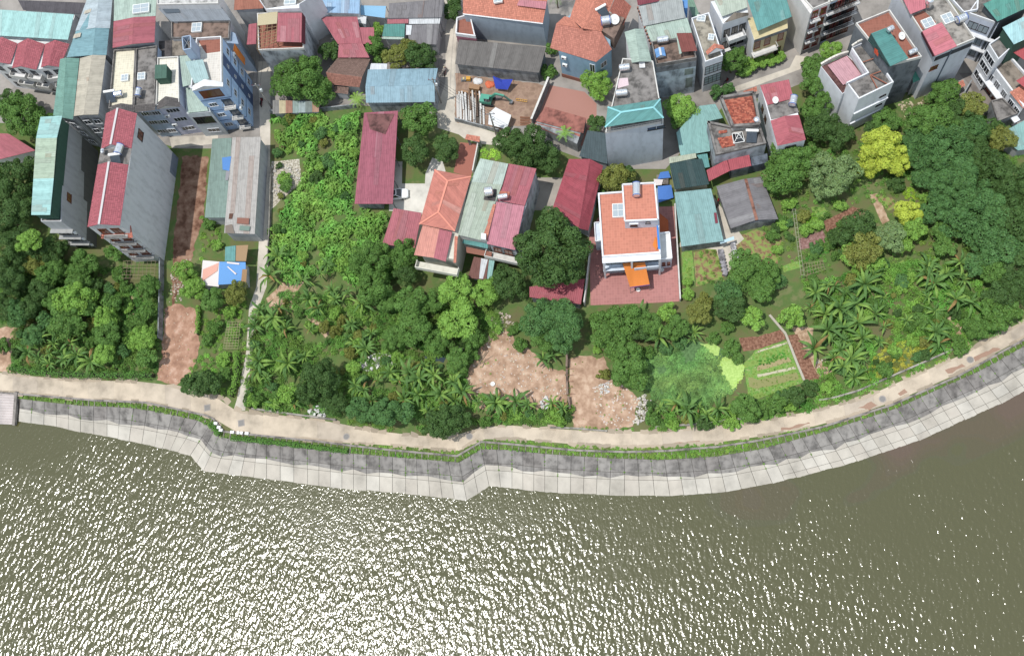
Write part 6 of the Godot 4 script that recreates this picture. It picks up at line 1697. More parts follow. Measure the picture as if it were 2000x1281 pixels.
func build_east() -> void:
	var red := mat("rose_metal", "metal", "c65c68", 0.5)
	var grey := mat("grey_render", "wall", "b8babd")
	var white := mat("bright_wall", "wall", "e8eaee")
	var conc := mat("roof_concrete", "stained", "8d8884")
	var pale_edge := mat("pale_edge", "wall", "d9d6d0")
	var teal := mat("deep_teal_metal", "metal", "3c908a", 0.5)
	var terra := mat("terracotta_floor", "paving", "a86a58")
	# small white house with two rose roofs
	var q := [V(20.97,7.2,-86.62),V(25.5,7.2,-87.3),V(27.18,7.2,-76.43),V(22.82,7.2,-75.66)]
	var b := house("rose_roof_house", "slim white house with two rose-red roofs and a tank deck between", inset(q, 0.1, 0), white)
	sheet(b, "roof", [V(20.9,7.7,-86.32),V(25.42,7.7,-87.03),V(25.88,7.5,-83.72),V(21.82,7.5,-82.83)], red)
	sheet(b, "deck", [V(21.81,7.3,-82.9),V(25.95,7.3,-83.78),V(26.56,7.3,-81.32),V(22.23,7.3,-80.36)], conc, 0.1)
	hip_roof(b, [V(26.47,7.6,-80.69),V(27.17,7.6,-76.27),V(22.77,7.6,-75.5),V(22.05,7.6,-79.98)], V(24.12,8.6,-80.11),V(24.66,8.6,-76.78), red)
	tank(V(25.66,7.35,-82.83), 1.3, "steel tank on the deck between the two rose-red roofs", 1.8, 0.6, true)
	dish(V(22.94,7.35,-83.27), "white satellite dish on the deck between the two rose-red roofs", 0.55)
	windows(b, V(22.82,7.2,-75.66),V(27.18,7.2,-76.43), [0.5], [5.9], 1.7, 0.9, 2, "dark", "black")
	windows(b, V(20.97,7.2,-86.62),V(22.82,7.2,-75.66), [0.25, 0.42], [4.5], 0.9, 1.5, 1, "dark", "wood")
	b = shed_house("orange_porch", "small porch with an orange tile roof beside the rose-red roofs", [V(18.8,3,-88.2),V(20.97,3,-88.93),V(21.09,2.6,-88.26),V(18.87,2.6,-87.84)], mat("orange_clay", "clay", "de8060", 0.75), grey, "porch", 0.2)
	# white tower with arched parapet
	var t1 := [V(34.94,10,-90.3),V(37.08,10,-91.21),V(40.49,10,-83.61),V(35.04,10,-81.09),V(33.57,10,-83.94),V(37.04,10,-85.52)]
	b = house("white_tower_house", "tall white house with arched parapets and a bare concrete roof pen", t1, white)
	terrace(b, t1, conc, white, 0.7, 0.2)
	var t2 := [V(30.44,8.2,-88.69),V(34.58,8.2,-90.47),V(37.51,8.2,-86.61),V(33.26,8.2,-83.54)]
	var s := MB.new()
	s.prism(t2, 0.0)
	var o := part(b, "lower_wing", s, white)
	s = MB.new()
	s.flat(inset(t2, 0.1, 0), 0.02)
	part(o, "wing_floor", s, mat("maroon_slab", "stained", "7a5450"))
	sheet(b, "roof", [V(31.34,8.9,-88.4),V(34.44,8.9,-89.84),V(36.33,8.7,-86.44),V(33.42,8.7,-84.8)], mat("dusty_pink_metal", "metal", "d79aa4", 0.6))
	s = MB.new()
	for i in 8:
		var a: Vector3 = t2[0].lerp(t2[1], i / 8.0) + Vector3(0, 0.45 + 0.5 * sin(PI * i / 8.0), 0)
		var d: Vector3 = t2[0].lerp(t2[1], (i + 1) / 8.0) + Vector3(0, 0.45 + 0.5 * sin(PI * (i + 1) / 8.0), 0)
		s.bar(a, d, 0.28, 0.9)
	part(o, "arched_parapet", s, mat("ivory_edge", "wall", "e2dcd0"))
	s = MB.new()
	for i in 6:
		var a: Vector3 = t1[0].lerp(t1[1], i / 6.0) + Vector3(0, 0.9 + 0.5 * sin(PI * i / 6.0), 0)
		var d: Vector3 = t1[0].lerp(t1[1], (i + 1) / 6.0) + Vector3(0, 0.9 + 0.5 * sin(PI * (i + 1) / 6.0), 0)
		s.bar(a, d, 0.24, 0.5)
	part(b, "arched_parapet", s, mat("ivory_edge", "wall", "e2dcd0"))
	s = MB.new()
	s.bar(V(36.18,10.5,-87.47),V(37.96,10.5,-88.03), 0.14, 0.14); s.bar(V(37.18,10.5,-85.17),V(38.85,10.5,-85.73), 0.14, 0.14); s.bar(V(37.17,10.52,-85.15),V(38.07,10.52,-82.51), 0.14, 0.14); s.bar(V(37.23,10.54,-85.2),V(39.74,10.54,-83.24), 0.14, 0.14)
	part(b, "rusty_beam", s, mat("rust_beam", "grain", "a86a54"))
	for y in [3.0, 6.2]: wall_quad(b, t1[3], t1[2], 0.0, 1.0, y - 0.1, y + 0.1, 0.22, white, "string_course")
	windows(b, t1[3], t1[2], [0.8], [7.6, 4.8], 1.1, 0.4, 1, "dark", "black")
	# teal roof house
	q = [V(35.31,12.6,-92.87),V(40.55,12.6,-94.85),V(44.33,12.6,-86.19),V(39.47,12.6,-85.19)]
	b = house("teal_terrace_house", "tall house with a teal roof over a terracotta roof terrace and walls coloured dark for shade", q, mat("shade_dark_wall", "stained", "7c8288"))  # wall grey is darkened to carry the shade of its sunless face
	terrace(b, q, terra, pale_edge, 0.6)
	sheet(b, "roof", [V(39.32,15,-90.51),V(41.81,15,-84.97),V(39.19,14.6,-84.04),V(36.97,14.8,-89.79)], teal)
	sheet(b, "side_sheet", [V(36.97,14.78,-89.81),V(39.19,14.58,-84.05),V(39.37,12.9,-85.01),V(36.88,12.9,-89.88)], mat("dark_teal_metal", "metal", "2c5f5c", 0.6))
	tank(V(39.54,14.95,-89.71), 0.5, "steel tank and rail on the ridge of the teal terrace roof", 1.2, 0.42)
	dish(V(41.71,12.65,-89.87), "white satellite dish on the terracotta roof terrace", 0.6)
	sheet(b, "orange_flag", [V(37.38,14,-87.72),V(38,14,-87.09),V(38.03,12.8,-86.92),V(37.54,12.8,-87.73)], mat("red_orange_cloth", "grain", "f0603a"), 0.02)
	tank(V(43.05,12.65,-87), 0.4, "white-ended tank at the corner below the teal terrace roof", 1.6, 0.4)
	# pink roof pale wall house
	q = [V(40.5,13,-95.68),V(42.53,13,-97.91),V(47.92,13,-97.41),V(52.27,13,-88.47),V(46.33,13,-86.23)]
	q = [V(41.7,12.8,-98.13),V(48.57,12.8,-97.49),V(52.35,12.8,-88.64),V(46.43,12.8,-86.35)]
	b = house("pink_roof_tower", "tall pale house with a pink roof, terracotta deck and grey terrace", q, mat("bluish_white_wall", "wall", "d6dae2"))
	terrace(b, q, mat("grey_terrace", "stained", "a8a29a"), pale_edge, 0.5)
	sheet(b, "roof", [V(47.22,15.2,-90.6),V(48.9,15.2,-86.31),V(45.7,14.8,-85.14),V(44.38,14.8,-89.51)], mat("soft_pink_metal", "metal", "d8707e", 0.5))
	sheet(b, "side_sheet", [V(44.4,14.75,-89.54),V(45.72,14.75,-85.17),V(45.91,13.2,-86.03),V(44.66,13.2,-90.2)], mat("dark_red_metal", "metal", "7a3240", 0.6))
	sheet(b, "roof", [V(42.02,14.6,-96.57),V(45.61,14.6,-96.24),V(45.55,14.2,-93.91),V(43.19,14.2,-93.04)], mat("soft_pink_metal", "metal", "d8707e", 0.5))
	sheet(b, "deck", [V(43.96,12.86,-93.61),V(45.62,12.86,-94.36),V(47.22,12.86,-92.2),V(45.02,12.86,-90.98)], terra, 0.03)
	skylight(V(45.91,12.9,-91.94), 0.35, 1.6, 1.5, "white-framed skylight on the terracotta deck beside the pink roof", "pale")
	skylight(V(48.89,12.85,-92.54), 0.35, 1.6, 1.6, "white-framed skylight on the grey terrace beside the blue-banded tank", "pale")
	tank(V(50.6,12.85,-91.92), 0.4, "blue-banded steel tank on the grey terrace beside the pink roof", 1.8, 0.6, true)
	tall_tank(V(46.11,13.4,-94.66), "upright steel tank on a dark stand between the pink roofs")
	windows(b, q[3], q[2], [0.12], [9.0], 1.3, 1.2, 2, "brown", "wood")
	wall_quad(b, q[3], q[2], 0.4, 0.43, 0.0, 12.7, 0.1, mat("pipe_grey", "plain", "5f6a78"), "drain_pipe")
	wall_quad(b, q[3], q[2], 0.02, 0.98, 11.2, 12.4, 0.04, mat("recess_shade_band", "stained", "4a4e54"))  # flat dark band painting the shade of the recess under the terrace edge
	b = shed_house("green_canopy", "small bright green canopy at the foot of the tall pale house", [V(45.66,5.2,-89.29),V(46.95,5,-87.38),V(45.04,4.8,-86.63),V(45.05,5,-88.01)], mat("emerald_metal", "metal", "2fa088", 0.5), grey, "canopy", 0.6)
	# white-blue facade houses of the next street
	q = [V(51.33,11.5,-95.68),V(54.13,11.5,-97.51),V(56.52,11.5,-91.75),V(53.04,11.5,-91.41)]
	var fa := V(53.45,10.6,-94.73)
	var fb := V(56.88,10.6,-92.33)
	b = house("white_blue_house", "white and pale blue house with tall windows and rooftop fans", [V(52.8,10.4,-94.75),V(56.96,10.4,-92.46),V(58.9,10.4,-95.77),V(55.06,10.4,-97.86)], mat("ice_wall", "wall", "dfe6f4"))
	terrace(b, [V(52.8,10.4,-94.75),V(56.96,10.4,-92.46),V(58.9,10.4,-95.77),V(55.06,10.4,-97.86)], conc, white, 0.5)
	windows(b, V(52.8,10.4,-94.75),V(56.96,10.4,-92.46), [0.3, 0.65], [2.0, 5.0, 8.4], 1.5, 1.7, 2, "dark", "grey")
	for y in [3.5, 6.7]: ledge(b, V(52.8,10.4,-94.75),V(56.96,10.4,-92.46), 0.5, y, 6.0, 0.6, 0.2, white, "slab_edge")
	b = house("cream_balcony_house", "cream house with arched openings and columns beside the blue-banded tank", [V(49.96,10.8,-98.04),V(54.81,10.8,-99),V(54.12,10.8,-94.88),V(51.95,10.8,-94.55)], mat("cream_wall", "wall", "d8d4b8"))
	terrace(b, [V(49.96,10.8,-98.04),V(54.81,10.8,-99),V(54.12,10.8,-94.88),V(51.95,10.8,-94.55)], conc, white, 0.6)
	windows(b, V(49.96,10.8,-98.04),V(51.95,10.8,-94.55), [0.3, 0.6, 0.88], [3.0, 6.2, 9.2], 1.1, 1.6, 2, "white", "black")
	windows(b, V(51.95,10.8,-94.55),V(54.12,10.8,-94.88), [0.5], [3.0, 6.2, 9.2], 1.3, 1.6, 2, "white", "grey")
	b = shed_house("jade_roof_house", "house with a large jade roof above a dark side wall", [V(54.6,12.4,-95.1),V(61.97,12.4,-98.22),V(61.64,11.8,-94.54),V(56.47,11.8,-92.23)], mat("jade_metal", "metal", "3f9c8c", 0.5), mat("charcoal_wall", "wall", "5a6066"), "house", 0.3)
	b = shed_house("cyan_roof_house", "house with a bright cyan roof edged by dark green steel", [V(57.12,11.6,-91.24),V(62.29,11.6,-93.77),V(61.84,11.2,-89.84),V(58.52,11.2,-88.4)], mat("cyan_metal", "metal", "9fd8dc", 0.5), mat("dark_green_wall", "wall", "3d5f50"), "house", 0.2)
	b = house("arched_gable_house", "white house with an arched gable front and flowered balconies", [V(55.6,8.8,-89.89),V(58.1,8.8,-91.57),V(59.22,8.8,-89.42),V(56.64,8.8,-87.08)], white)
	terrace(b, [V(55.6,8.8,-89.89),V(58.1,8.8,-91.57),V(59.22,8.8,-89.42),V(56.64,8.8,-87.08)], conc, white, 0.6)
	windows(b, V(55.6,8.8,-89.89),V(56.64,8.8,-87.08), [0.3, 0.7], [2.0, 5.0, 7.4], 1.2, 1.6, 2, "white", "black")
	b = house("long_white_house", "long white low house with red-brown doors, roof terrace and crimson roofs", [V(56.98,5.4,-88.32),V(59.57,5.4,-90.37),V(62.98,5.4,-84.26),V(60.6,5.4,-80.57)], white)
	terrace(b, [V(56.98,5.4,-88.32),V(59.57,5.4,-90.37),V(62.98,5.4,-84.26),V(60.6,5.4,-80.57)], mat("tan_slab", "stained", "94897c"), white, 0.5, 0.25)
	windows(b, V(56.98,5.4,-88.32),V(60.6,5.4,-80.57), [0.1, 0.3, 0.52, 0.74, 0.92], [3.6], 1.2, 1.6, 3, "white", "black")
	windows(b, V(56.98,5.4,-88.32),V(60.6,5.4,-80.57), [0.2, 0.42, 0.64], [1.4], 1.3, 2.2, 2, "red", "wood")
	ledge(b, V(56.98,5.4,-88.32),V(60.6,5.4,-80.57), 0.5, 2.8, 10.0, 1.0, 0.2, white, "slab_edge")
	sheet(b, "roof", [V(58.98,8.2,-89.4),V(63.03,8.2,-91.03),V(62.46,7.8,-86.23),V(60.36,7.8,-88.26)], mat("coral_metal", "metal", "cc4f55", 0.5))
	sheet(b, "roof", [V(59.34,7.8,-84.12),V(62.41,7.8,-85.89),V(61.89,7.4,-81.49),V(60.5,7.4,-83.43)], mat("coral_metal", "metal", "cc4f55", 0.5))
	sheet(b, "tile_roof", [V(58.8,6,-83.21),V(60.71,6.6,-84.06),V(62.08,6.6,-80.94),V(60.52,5.6,-80.46)], mat("orange_clay", "clay", "de8060", 0.75))
	b = house("flat_concrete_block", "flat grey concrete block with a hatch beside the courtyard trees", [V(56.74,3.4,-83.18),V(58.52,3.4,-83.56),V(60.42,3.4,-80.7),V(57.24,3.4,-79.49)], mat("mouldy_wall", "stained", "a0a4a6"))
	terrace(b, [V(56.74,3.4,-83.18),V(58.52,3.4,-83.56),V(60.42,3.4,-80.7),V(57.24,3.4,-79.49)], conc, conc, 0.4)
	b = shed_house("aqua_edge_shed", "low shed with a pale aqua roof at the edge of the wood", [V(57.17,3.2,-77.48),V(62.3,3.2,-80.15),V(62.67,2.8,-75.01),V(59.88,2.8,-74.74)], mat("aqua_teal_metal", "metal", "7fbab4", 0.5), grey)
	b = shed_house("orange_hut", "small hut with an orange tile roof beside the courtyard trees", [V(52.25,2.6,-87.27),V(53.43,2.6,-87.88),V(53.8,2.2,-87.04),V(52.7,2.2,-86.43)], mat("orange_clay", "clay", "de8060", 0.75), grey, "hut", 0.2)
	var w := thing("yard_wall", "low grey wall between the courtyard and the wood", "wall", mid([V(55.05,0,-88.44),V(53.5,0,-85.73)]))
	s = MB.new()
	s.hexa(wall_box(V(55.11,0,-88.35),V(53.43,0,-85.74), 0.0, 1.6, 0.2))
	part(w, "masonry", s, mat("mouldy_wall", "stained", "a0a4a6"))


# ---------- small things ----------
func simple(nm: String, label: String, cat: String, mb: MB, m: Material, group := "") -> MeshInstance3D:
	var o := part(self, nm, mb, m)
	tag(o, label, cat, group)
	return o

func car(at: Vector3, yaw: float, label: String) -> void:
	var o := thing("parked_car", label, "car", at)
	o.rotation.y = yaw
	var paint := mat("car_white", "plain", "f4f5f6", 0.25)
	paint.clearcoat_enabled = true
	paint.clearcoat = 0.6
	var dark := mat("pane_black", "glass", "23272c")
	# body: lofted sections along x (front is +x)
	var secs := [[-2.25, 0.45, 0.78, 0.72], [-2.15, 0.32, 0.92, 0.84], [-1.5, 0.28, 0.98, 0.9], [0.0, 0.28, 0.96, 0.9], [1.2, 0.28, 0.92, 0.9], [1.95, 0.3, 0.8, 0.84], [2.2, 0.4, 0.66, 0.7]]
	var s := MB.new()
	var ring := func(k: Array) -> Array:
		var x: float = k[0]; var lo: float = k[1]; var hi: float = k[2]; var w: float = k[3]
		return [Vector3(x, lo, w * 0.92), Vector3(x, lo + 0.2, w), Vector3(x, hi - 0.1, w * 0.98), Vector3(x, hi, w * 0.88), Vector3(x, hi, -w * 0.88), Vector3(x, hi - 0.1, -w * 0.98), Vector3(x, lo + 0.2, -w), Vector3(x, lo, -w * 0.92)]
	for i in secs.size() - 1:
		var a: Array = ring.call(secs[i])
		var b: Array = ring.call(secs[i + 1])
		for j in 8: s.quad(a[j], b[j], b[(j + 1) % 8], a[(j + 1) % 8])
	for e in [0, secs.size() - 1]:
		var a: Array = ring.call(secs[e])
		for j in range(1, 7):
			if e == 0: s.tri(a[0], a[j], a[j + 1])
			else: s.tri(a[0], a[j + 1], a[j])
	inst(o, "body", s.commit(), paint, Transform3D())
	s = MB.new()
	var lo := [Vector3(-1.75, 0.94, 0.8), Vector3(1.05, 0.93, 0.8), Vector3(1.05, 0.93, -0.8), Vector3(-1.75, 0.94, -0.8)]
	var hi := [Vector3(-1.1, 1.43, 0.62), Vector3(0.3, 1.45, 0.62), Vector3(0.3, 1.45, -0.62), Vector3(-1.1, 1.43, -0.62)]
	s.hexa(lo + hi)
	inst(o, "cabin", s.commit(), dark, Transform3D())
	s = MB.new()
	s.box(Vector3(-0.4, 1.455, 0), Vector3(1.5, 0.05, 1.24))
	var rf := inst(o, "roof", s.commit(), paint, Transform3D())
	s = MB.new()
	s.box(Vector3(-0.15, 1.485, 0), Vector3(0.6, 0.02, 0.85))
	inst(rf, "sunroof", s.commit(), dark, Transform3D())
	s = MB.new()
	for z in [-1, 1]:
		for p in [[Vector3(-1.75, 0.95, z * 0.8), Vector3(-1.1, 1.45, z * 0.62)], [Vector3(1.05, 0.94, z * 0.8), Vector3(0.3, 1.46, z * 0.62)]]: s.bar(p[0], p[1], 0.1, 0.06)
	inst(o, "pillar", s.commit(), paint, Transform3D())
	for x in [-1.35, 1.35]:
		for z in [-1, 1]:
			var w := MB.new()
			w.lathe(Vector3(x, 0.32, z * 0.7), Vector3(0, 0, z), [[0, 0.0], [0.0, 0.3], [0.03, 0.33], [0.19, 0.33], [0.22, 0.29], [0.2, 0.2]], 14)
			var y := inst(o, "wheel", w.commit(), mat("tyre", "plain", "2a2a2c", 0.9), Transform3D())
			w = MB.new()
			w.lathe(Vector3(x, 0.32, z * 0.7), Vector3(0, 0, z), [[0.2, 0.2], [0.215, 0.08], [0.22, 0.0]], 10)
			inst(y, "rim", w.commit(), mat("steel", "steel", "f2f4f6"), Transform3D())
	for z in [-1, 1]:
		s = MB.new()
		s.box(Vector3(2.1, 0.62, z * 0.58), Vector3(0.22, 0.12, 0.34))
		inst(o, "headlight", s.commit(), mat("pane_pale", "glass", "a9b6bd"), Transform3D())
		s = MB.new()
		s.box(Vector3(-2.2, 0.72, z * 0.58), Vector3(0.12, 0.14, 0.34))
		inst(o, "tail_light", s.commit(), mat("tail_red", "plain", "a02028", 0.3), Transform3D())
		s = MB.new()
		s.box(Vector3(0.85, 0.98, z * 0.98), Vector3(0.14, 0.12, 0.2))
		inst(o, "mirror", s.commit(), paint, Transform3D())

func capsule_body(joints: Array, m_cell: float) -> ArrayMesh:  # one surface round tapered bones: [a, b, ra, rb]
	var lo := Vector3(9e9, 9e9, 9e9)
	var hi := -lo
	for k in joints:
		for e in [[k[0], k[2]], [k[1], k[3]]]:
			lo = lo.min(e[0] - Vector3.ONE * (e[1] + 0.08)); hi = hi.max(e[0] + Vector3.ONE * (e[1] + 0.08))
	var n := Vector3i(((hi - lo) / m_cell).ceil()) + Vector3i.ONE
	var f := PackedFloat32Array()
	f.resize(n.x * n.y * n.z)
	for z in n.z:
		for y in n.y:
			for x in n.x:
				var p := lo + Vector3(x, y, z) * m_cell
				var d := 9.0
				for k in joints:
					var ab: Vector3 = k[1] - k[0]
					var t := clampf((p - k[0]).dot(ab) / maxf(ab.length_squared(), 1e-6), 0, 1)
					var q: float = p.distance_to(k[0] + ab * t) - lerpf(k[2], k[3], t)
					var h := maxf(0.05 - absf(d - q), 0.0) / 0.05
					d = minf(d, q) - h * h * 0.0125
				f[(z * n.y + y) * n.x + x] = d
	var id := {}
	var v := PackedVector3Array()
	var nn := PackedVector3Array()
	for z in n.z - 1:
		for y in n.y - 1:
			for x in n.x - 1:
				var sum := Vector3.ZERO
				var cnt := 0
				var g := Vector3.ZERO
				for e in [[0, 0, 0, 1, 0, 0], [0, 1, 0, 1, 1, 0], [0, 0, 1, 1, 0, 1], [0, 1, 1, 1, 1, 1], [0, 0, 0, 0, 1, 0], [1, 0, 0, 1, 1, 0], [0, 0, 1, 0, 1, 1], [1, 0, 1, 1, 1, 1], [0, 0, 0, 0, 0, 1], [1, 0, 0, 1, 0, 1], [0, 1, 0, 0, 1, 1], [1, 1, 0, 1, 1, 1]]:
					var a := f[((z + e[2]) * n.y + y + e[1]) * n.x + x + e[0]]
					var b := f[((z + e[5]) * n.y + y + e[4]) * n.x + x + e[3]]
					g += Vector3(e[3] - e[0], e[4] - e[1], e[5] - e[2]) * (b - a)
					if (a < 0) != (b < 0):
						sum += Vector3(x + e[0], y + e[1], z + e[2]).lerp(Vector3(x + e[3], y + e[4], z + e[5]), a / (a - b))
						cnt += 1
				if cnt:
					id[(z * n.y + y) * n.x + x] = v.size()
					v.append(lo + sum / cnt * m_cell)
					nn.append(g.normalized())
	var ix := PackedInt32Array()
	for z in range(1, n.z - 1):
		for y in range(1, n.y - 1):
			for x in range(1, n.x - 1):
				var c := (z * n.y + y) * n.x + x
				for ax in 3:
					var st: int = [1, n.x, n.x * n.y][ax]
					if (f[c] < 0) == (f[c + st] < 0): continue
					var u: int = [n.x, n.x * n.y, 1][ax]
					var w: int = [n.x * n.y, 1, n.x][ax]
					var q := [c - u - w, c - w, c, c - u]
					if not (id.has(q[0]) and id.has(q[1]) and id.has(q[2]) and id.has(q[3])): continue
					var k := [id[q[0]], id[q[1]], id[q[2]], id[q[3]]]
					if f[c] < 0: ix.append_array([k[0], k[2], k[1], k[0], k[3], k[2]])
					else: ix.append_array([k[0], k[1], k[2], k[0], k[2], k[3]])
	var a := []
	a.resize(Mesh.ARRAY_MAX)
	a[Mesh.ARRAY_VERTEX] = v; a[Mesh.ARRAY_NORMAL] = nn; a[Mesh.ARRAY_INDEX] = ix
	var mesh := ArrayMesh.new()
	mesh.add_surface_from_arrays(Mesh.PRIMITIVE_TRIANGLES, a)
	return mesh

func rider(at: Vector3, yaw: float, label: String, shirt: String) -> void:  # sits facing +x, seat at 0.78
	var o := thing("person", label, "person", at)
	o.rotation.y = yaw
	var b := [[Vector3(0, 0.85, 0), Vector3(0.04, 1.12, 0), 0.15, 0.15], [Vector3(0.04, 1.12, 0), Vector3(0.08, 1.34, 0), 0.16, 0.13], [Vector3(0.08, 1.34, 0), Vector3(0.1, 1.48, 0), 0.06, 0.055], [Vector3(0.11, 1.56, 0), Vector3(0.12, 1.64, 0), 0.095, 0.1]]
	for z in [-1, 1]:
		b.append_array([[Vector3(0, 0.84, z * 0.1), Vector3(0.4, 0.8, z * 0.17), 0.09, 0.065], [Vector3(0.4, 0.8, z * 0.17), Vector3(0.32, 0.38, z * 0.18), 0.06, 0.042], [Vector3(0.32, 0.37, z * 0.18), Vector3(0.47, 0.33, z * 0.19), 0.04, 0.032], [Vector3(0.08, 1.32, z * 0.17), Vector3(0.24, 1.08, z * 0.25), 0.055, 0.045], [Vector3(0.24, 1.08, z * 0.25), Vector3(0.5, 1.06, z * 0.3), 0.042, 0.032], [Vector3(0.5, 1.06, z * 0.3), Vector3(0.59, 1.05, z * 0.3), 0.034, 0.028]])
	inst(o, "body", capsule_body(b, 0.035), mat("cloth_" + shirt, "grain", shirt), Transform3D())
	var s := MB.new()
	s.lathe(Vector3(0.12, 1.6, 0), Vector3.UP, [[-0.02, 0.125], [0.05, 0.128], [0.1, 0.1], [0.14, 0.05], [0.15, 0.0]], 12)
	inst(o, "helmet", s.commit(), mat("helmet", "plain", "d8c8a0", 0.4), Transform3D())

func motorbike(at: Vector3, yaw: float, label: String) -> void:
	var o := thing("motorbike", label, "motorbike", at)
	o.rotation.y = yaw
	for x in [-0.62, 0.62]:
		var s := MB.new()
		s.lathe(Vector3(x, 0.28, -0.05), Vector3(0, 0, 1), [[0, 0.2], [0.0, 0.26], [0.03, 0.28], [0.07, 0.28], [0.1, 0.26], [0.1, 0.2], [0, 0.2]], 14)
		inst(o, "wheel", s.commit(), mat("tyre", "plain", "2a2a2c", 0.9), Transform3D())
	var s := MB.new()
	s.bar(Vector3(-0.6, 0.5, 0), Vector3(0.3, 0.42, 0), 0.2, 0.28); s.bar(Vector3(0.3, 0.4, 0), Vector3(0.5, 0.95, 0), 0.26, 0.12); s.bar(Vector3(0.62, 0.28, 0), Vector3(0.5, 0.95, 0), 0.1, 0.08)
	inst(o, "frame", s.commit(), mat("bike_red", "plain", "8a2430", 0.35), Transform3D())
	s = MB.new()
	s.bar(Vector3(-0.65, 0.7, 0), Vector3(0.1, 0.72, 0), 0.26, 0.12)
	inst(o, "seat", s.commit(), mat("tyre", "plain", "2a2a2c", 0.9), Transform3D())
	s = MB.new()
	s.bar(Vector3(0.5, 1.0, -0.33), Vector3(0.5, 1.0, 0.33), 0.04, 0.04)
	inst(o, "handlebar", s.commit(), mat("frame_dark", "plain", "3a3432"), Transform3D())

func excavator(at: Vector3, yaw: float) -> void:
	var o := thing("excavator", "small green tracked excavator with its boom stretched over the building site", "excavator", at)
	o.rotation.y = yaw
	var gr := mat("digger_green", "plain", "4fa088", 0.45)
	for z in [-0.75, 0.75]:
		var s := MB.new()
		s.hexa([Vector3(-0.8, 0.02, z + 0.2), Vector3(0.8, 0.02, z + 0.2), Vector3(0.8, 0.02, z - 0.2), Vector3(-0.8, 0.02, z - 0.2), Vector3(-1.1, 0.5, z + 0.2), Vector3(1.1, 0.5, z + 0.2), Vector3(1.1, 0.5, z - 0.2), Vector3(-1.1, 0.5, z - 0.2)])
		inst(o, "track", s.commit(), mat("tyre", "plain", "2a2a2c", 0.9), Transform3D())
	var s := MB.new()
	s.box(Vector3(-0.35, 0.95, 0), Vector3(2.0, 0.75, 1.5)); s.box(Vector3(-1.2, 0.95, 0), Vector3(0.4, 0.7, 1.2))
	inst(o, "house", s.commit(), gr, Transform3D())
	s = MB.new()
	s.hexa([Vector3(-0.5, 1.33, 0.72), Vector3(0.55, 1.33, 0.72), Vector3(0.55, 1.33, -0.05), Vector3(-0.5, 1.33, -0.05), Vector3(-0.45, 2.35, 0.68), Vector3(0.4, 2.35, 0.68), Vector3(0.4, 2.35, 0.0), Vector3(-0.45, 2.35, 0.0)])
	var c := inst(o, "cab", s.commit(), mat("pane_glass", "glass", "4a5560"), Transform3D())
	s = MB.new()
	s.box(Vector3(0, 2.39, 0.34), Vector3(1.0, 0.08, 0.8))
	inst(c, "cab_roof", s.commit(), gr, Transform3D())
	s = MB.new()
	s.bar(Vector3(0.4, 1.1, -0.35), Vector3(1.5, 2.6, -0.35), 0.3, 0.42); s.bar(Vector3(1.45, 2.6, -0.35), Vector3(2.9, 2.3, -0.35), 0.28, 0.36)
	inst(o, "boom", s.commit(), gr, Transform3D())
	s = MB.new()
	s.bar(Vector3(2.85, 2.4, -0.35), Vector3(3.9, 0.9, -0.35), 0.24, 0.28)
	inst(o, "arm", s.commit(), mat("digger_dull", "plain", "5f8478", 0.6), Transform3D())
	s = MB.new()
	s.hexa([Vector3(3.6, 0.15, -0.05), Vector3(4.1, 0.1, -0.05), Vector3(4.1, 0.1, -0.65), Vector3(3.6, 0.15, -0.65), Vector3(3.75, 0.8, -0.05), Vector3(4.25, 0.75, -0.05), Vector3(4.25, 0.75, -0.65), Vector3(3.75, 0.8, -0.65)])
	inst(o, "bucket", s.commit(), mat("stand", "plain", "7c8288", 0.5), Transform3D())
	s = MB.new()
	s.tube(Vector3(0.7, 1.0, -0.35), Vector3(1.6, 2.25, -0.35), 0.07, 0.05, 8)
	inst(o, "piston", s.commit(), mat("steel", "steel", "f2f4f6"), Transform3D())

func pole(at: Vector3, h: float, label: String) -> Vector3:
	var o := thing("utility_pole", label, "pole", at)
	var s := MB.new()
	s.tube(at, at + Vector3(0, h, 0), 0.16, 0.1, 10)
	part(o, "mast", s, mat("pole_concrete", "concrete", "b4aea6"))
	s = MB.new()
	s.bar(at + Vector3(-0.8, h - 0.5, 0), at + Vector3(0.8, h - 0.5, 0), 0.1, 0.1)
	part(o, "crossarm", s, mat("stand", "plain", "7c8288", 0.5))
	s = MB.new()
	s.box(at + Vector3(0.28, h - 2.0, 0), Vector3(0.4, 0.6, 0.35))
	part(o, "meter_box", s, mat("ac", "plain", "e6e8e8", 0.5))
	for x in [-0.7, 0, 0.7]:
		s = MB.new()
		s.tube(at + Vector3(x, h - 0.45, 0), at + Vector3(x, h - 0.2, 0), 0.05, 0.04, 6)
		part(o, "insulator", s, mat("tail_red", "plain", "a02028", 0.3))
	return at + Vector3(0, h - 0.25, 0)

func wire(a: Vector3, b: Vector3, sag: float, label: String) -> void:
	var s := MB.new()
	var last := a
	for i in range(1, 13):
		var u := i / 12.0
		var p := a.lerp(b, u) - Vector3(0, sag * 4 * u * (1 - u), 0)
		s.tube(last, p, 0.022, 0.022, 4, false)
		last = p
	simple("overhead_wire", label, "wire", s, mat("wire_black", "plain", "2e2e30"), "overhead wires of the lane")

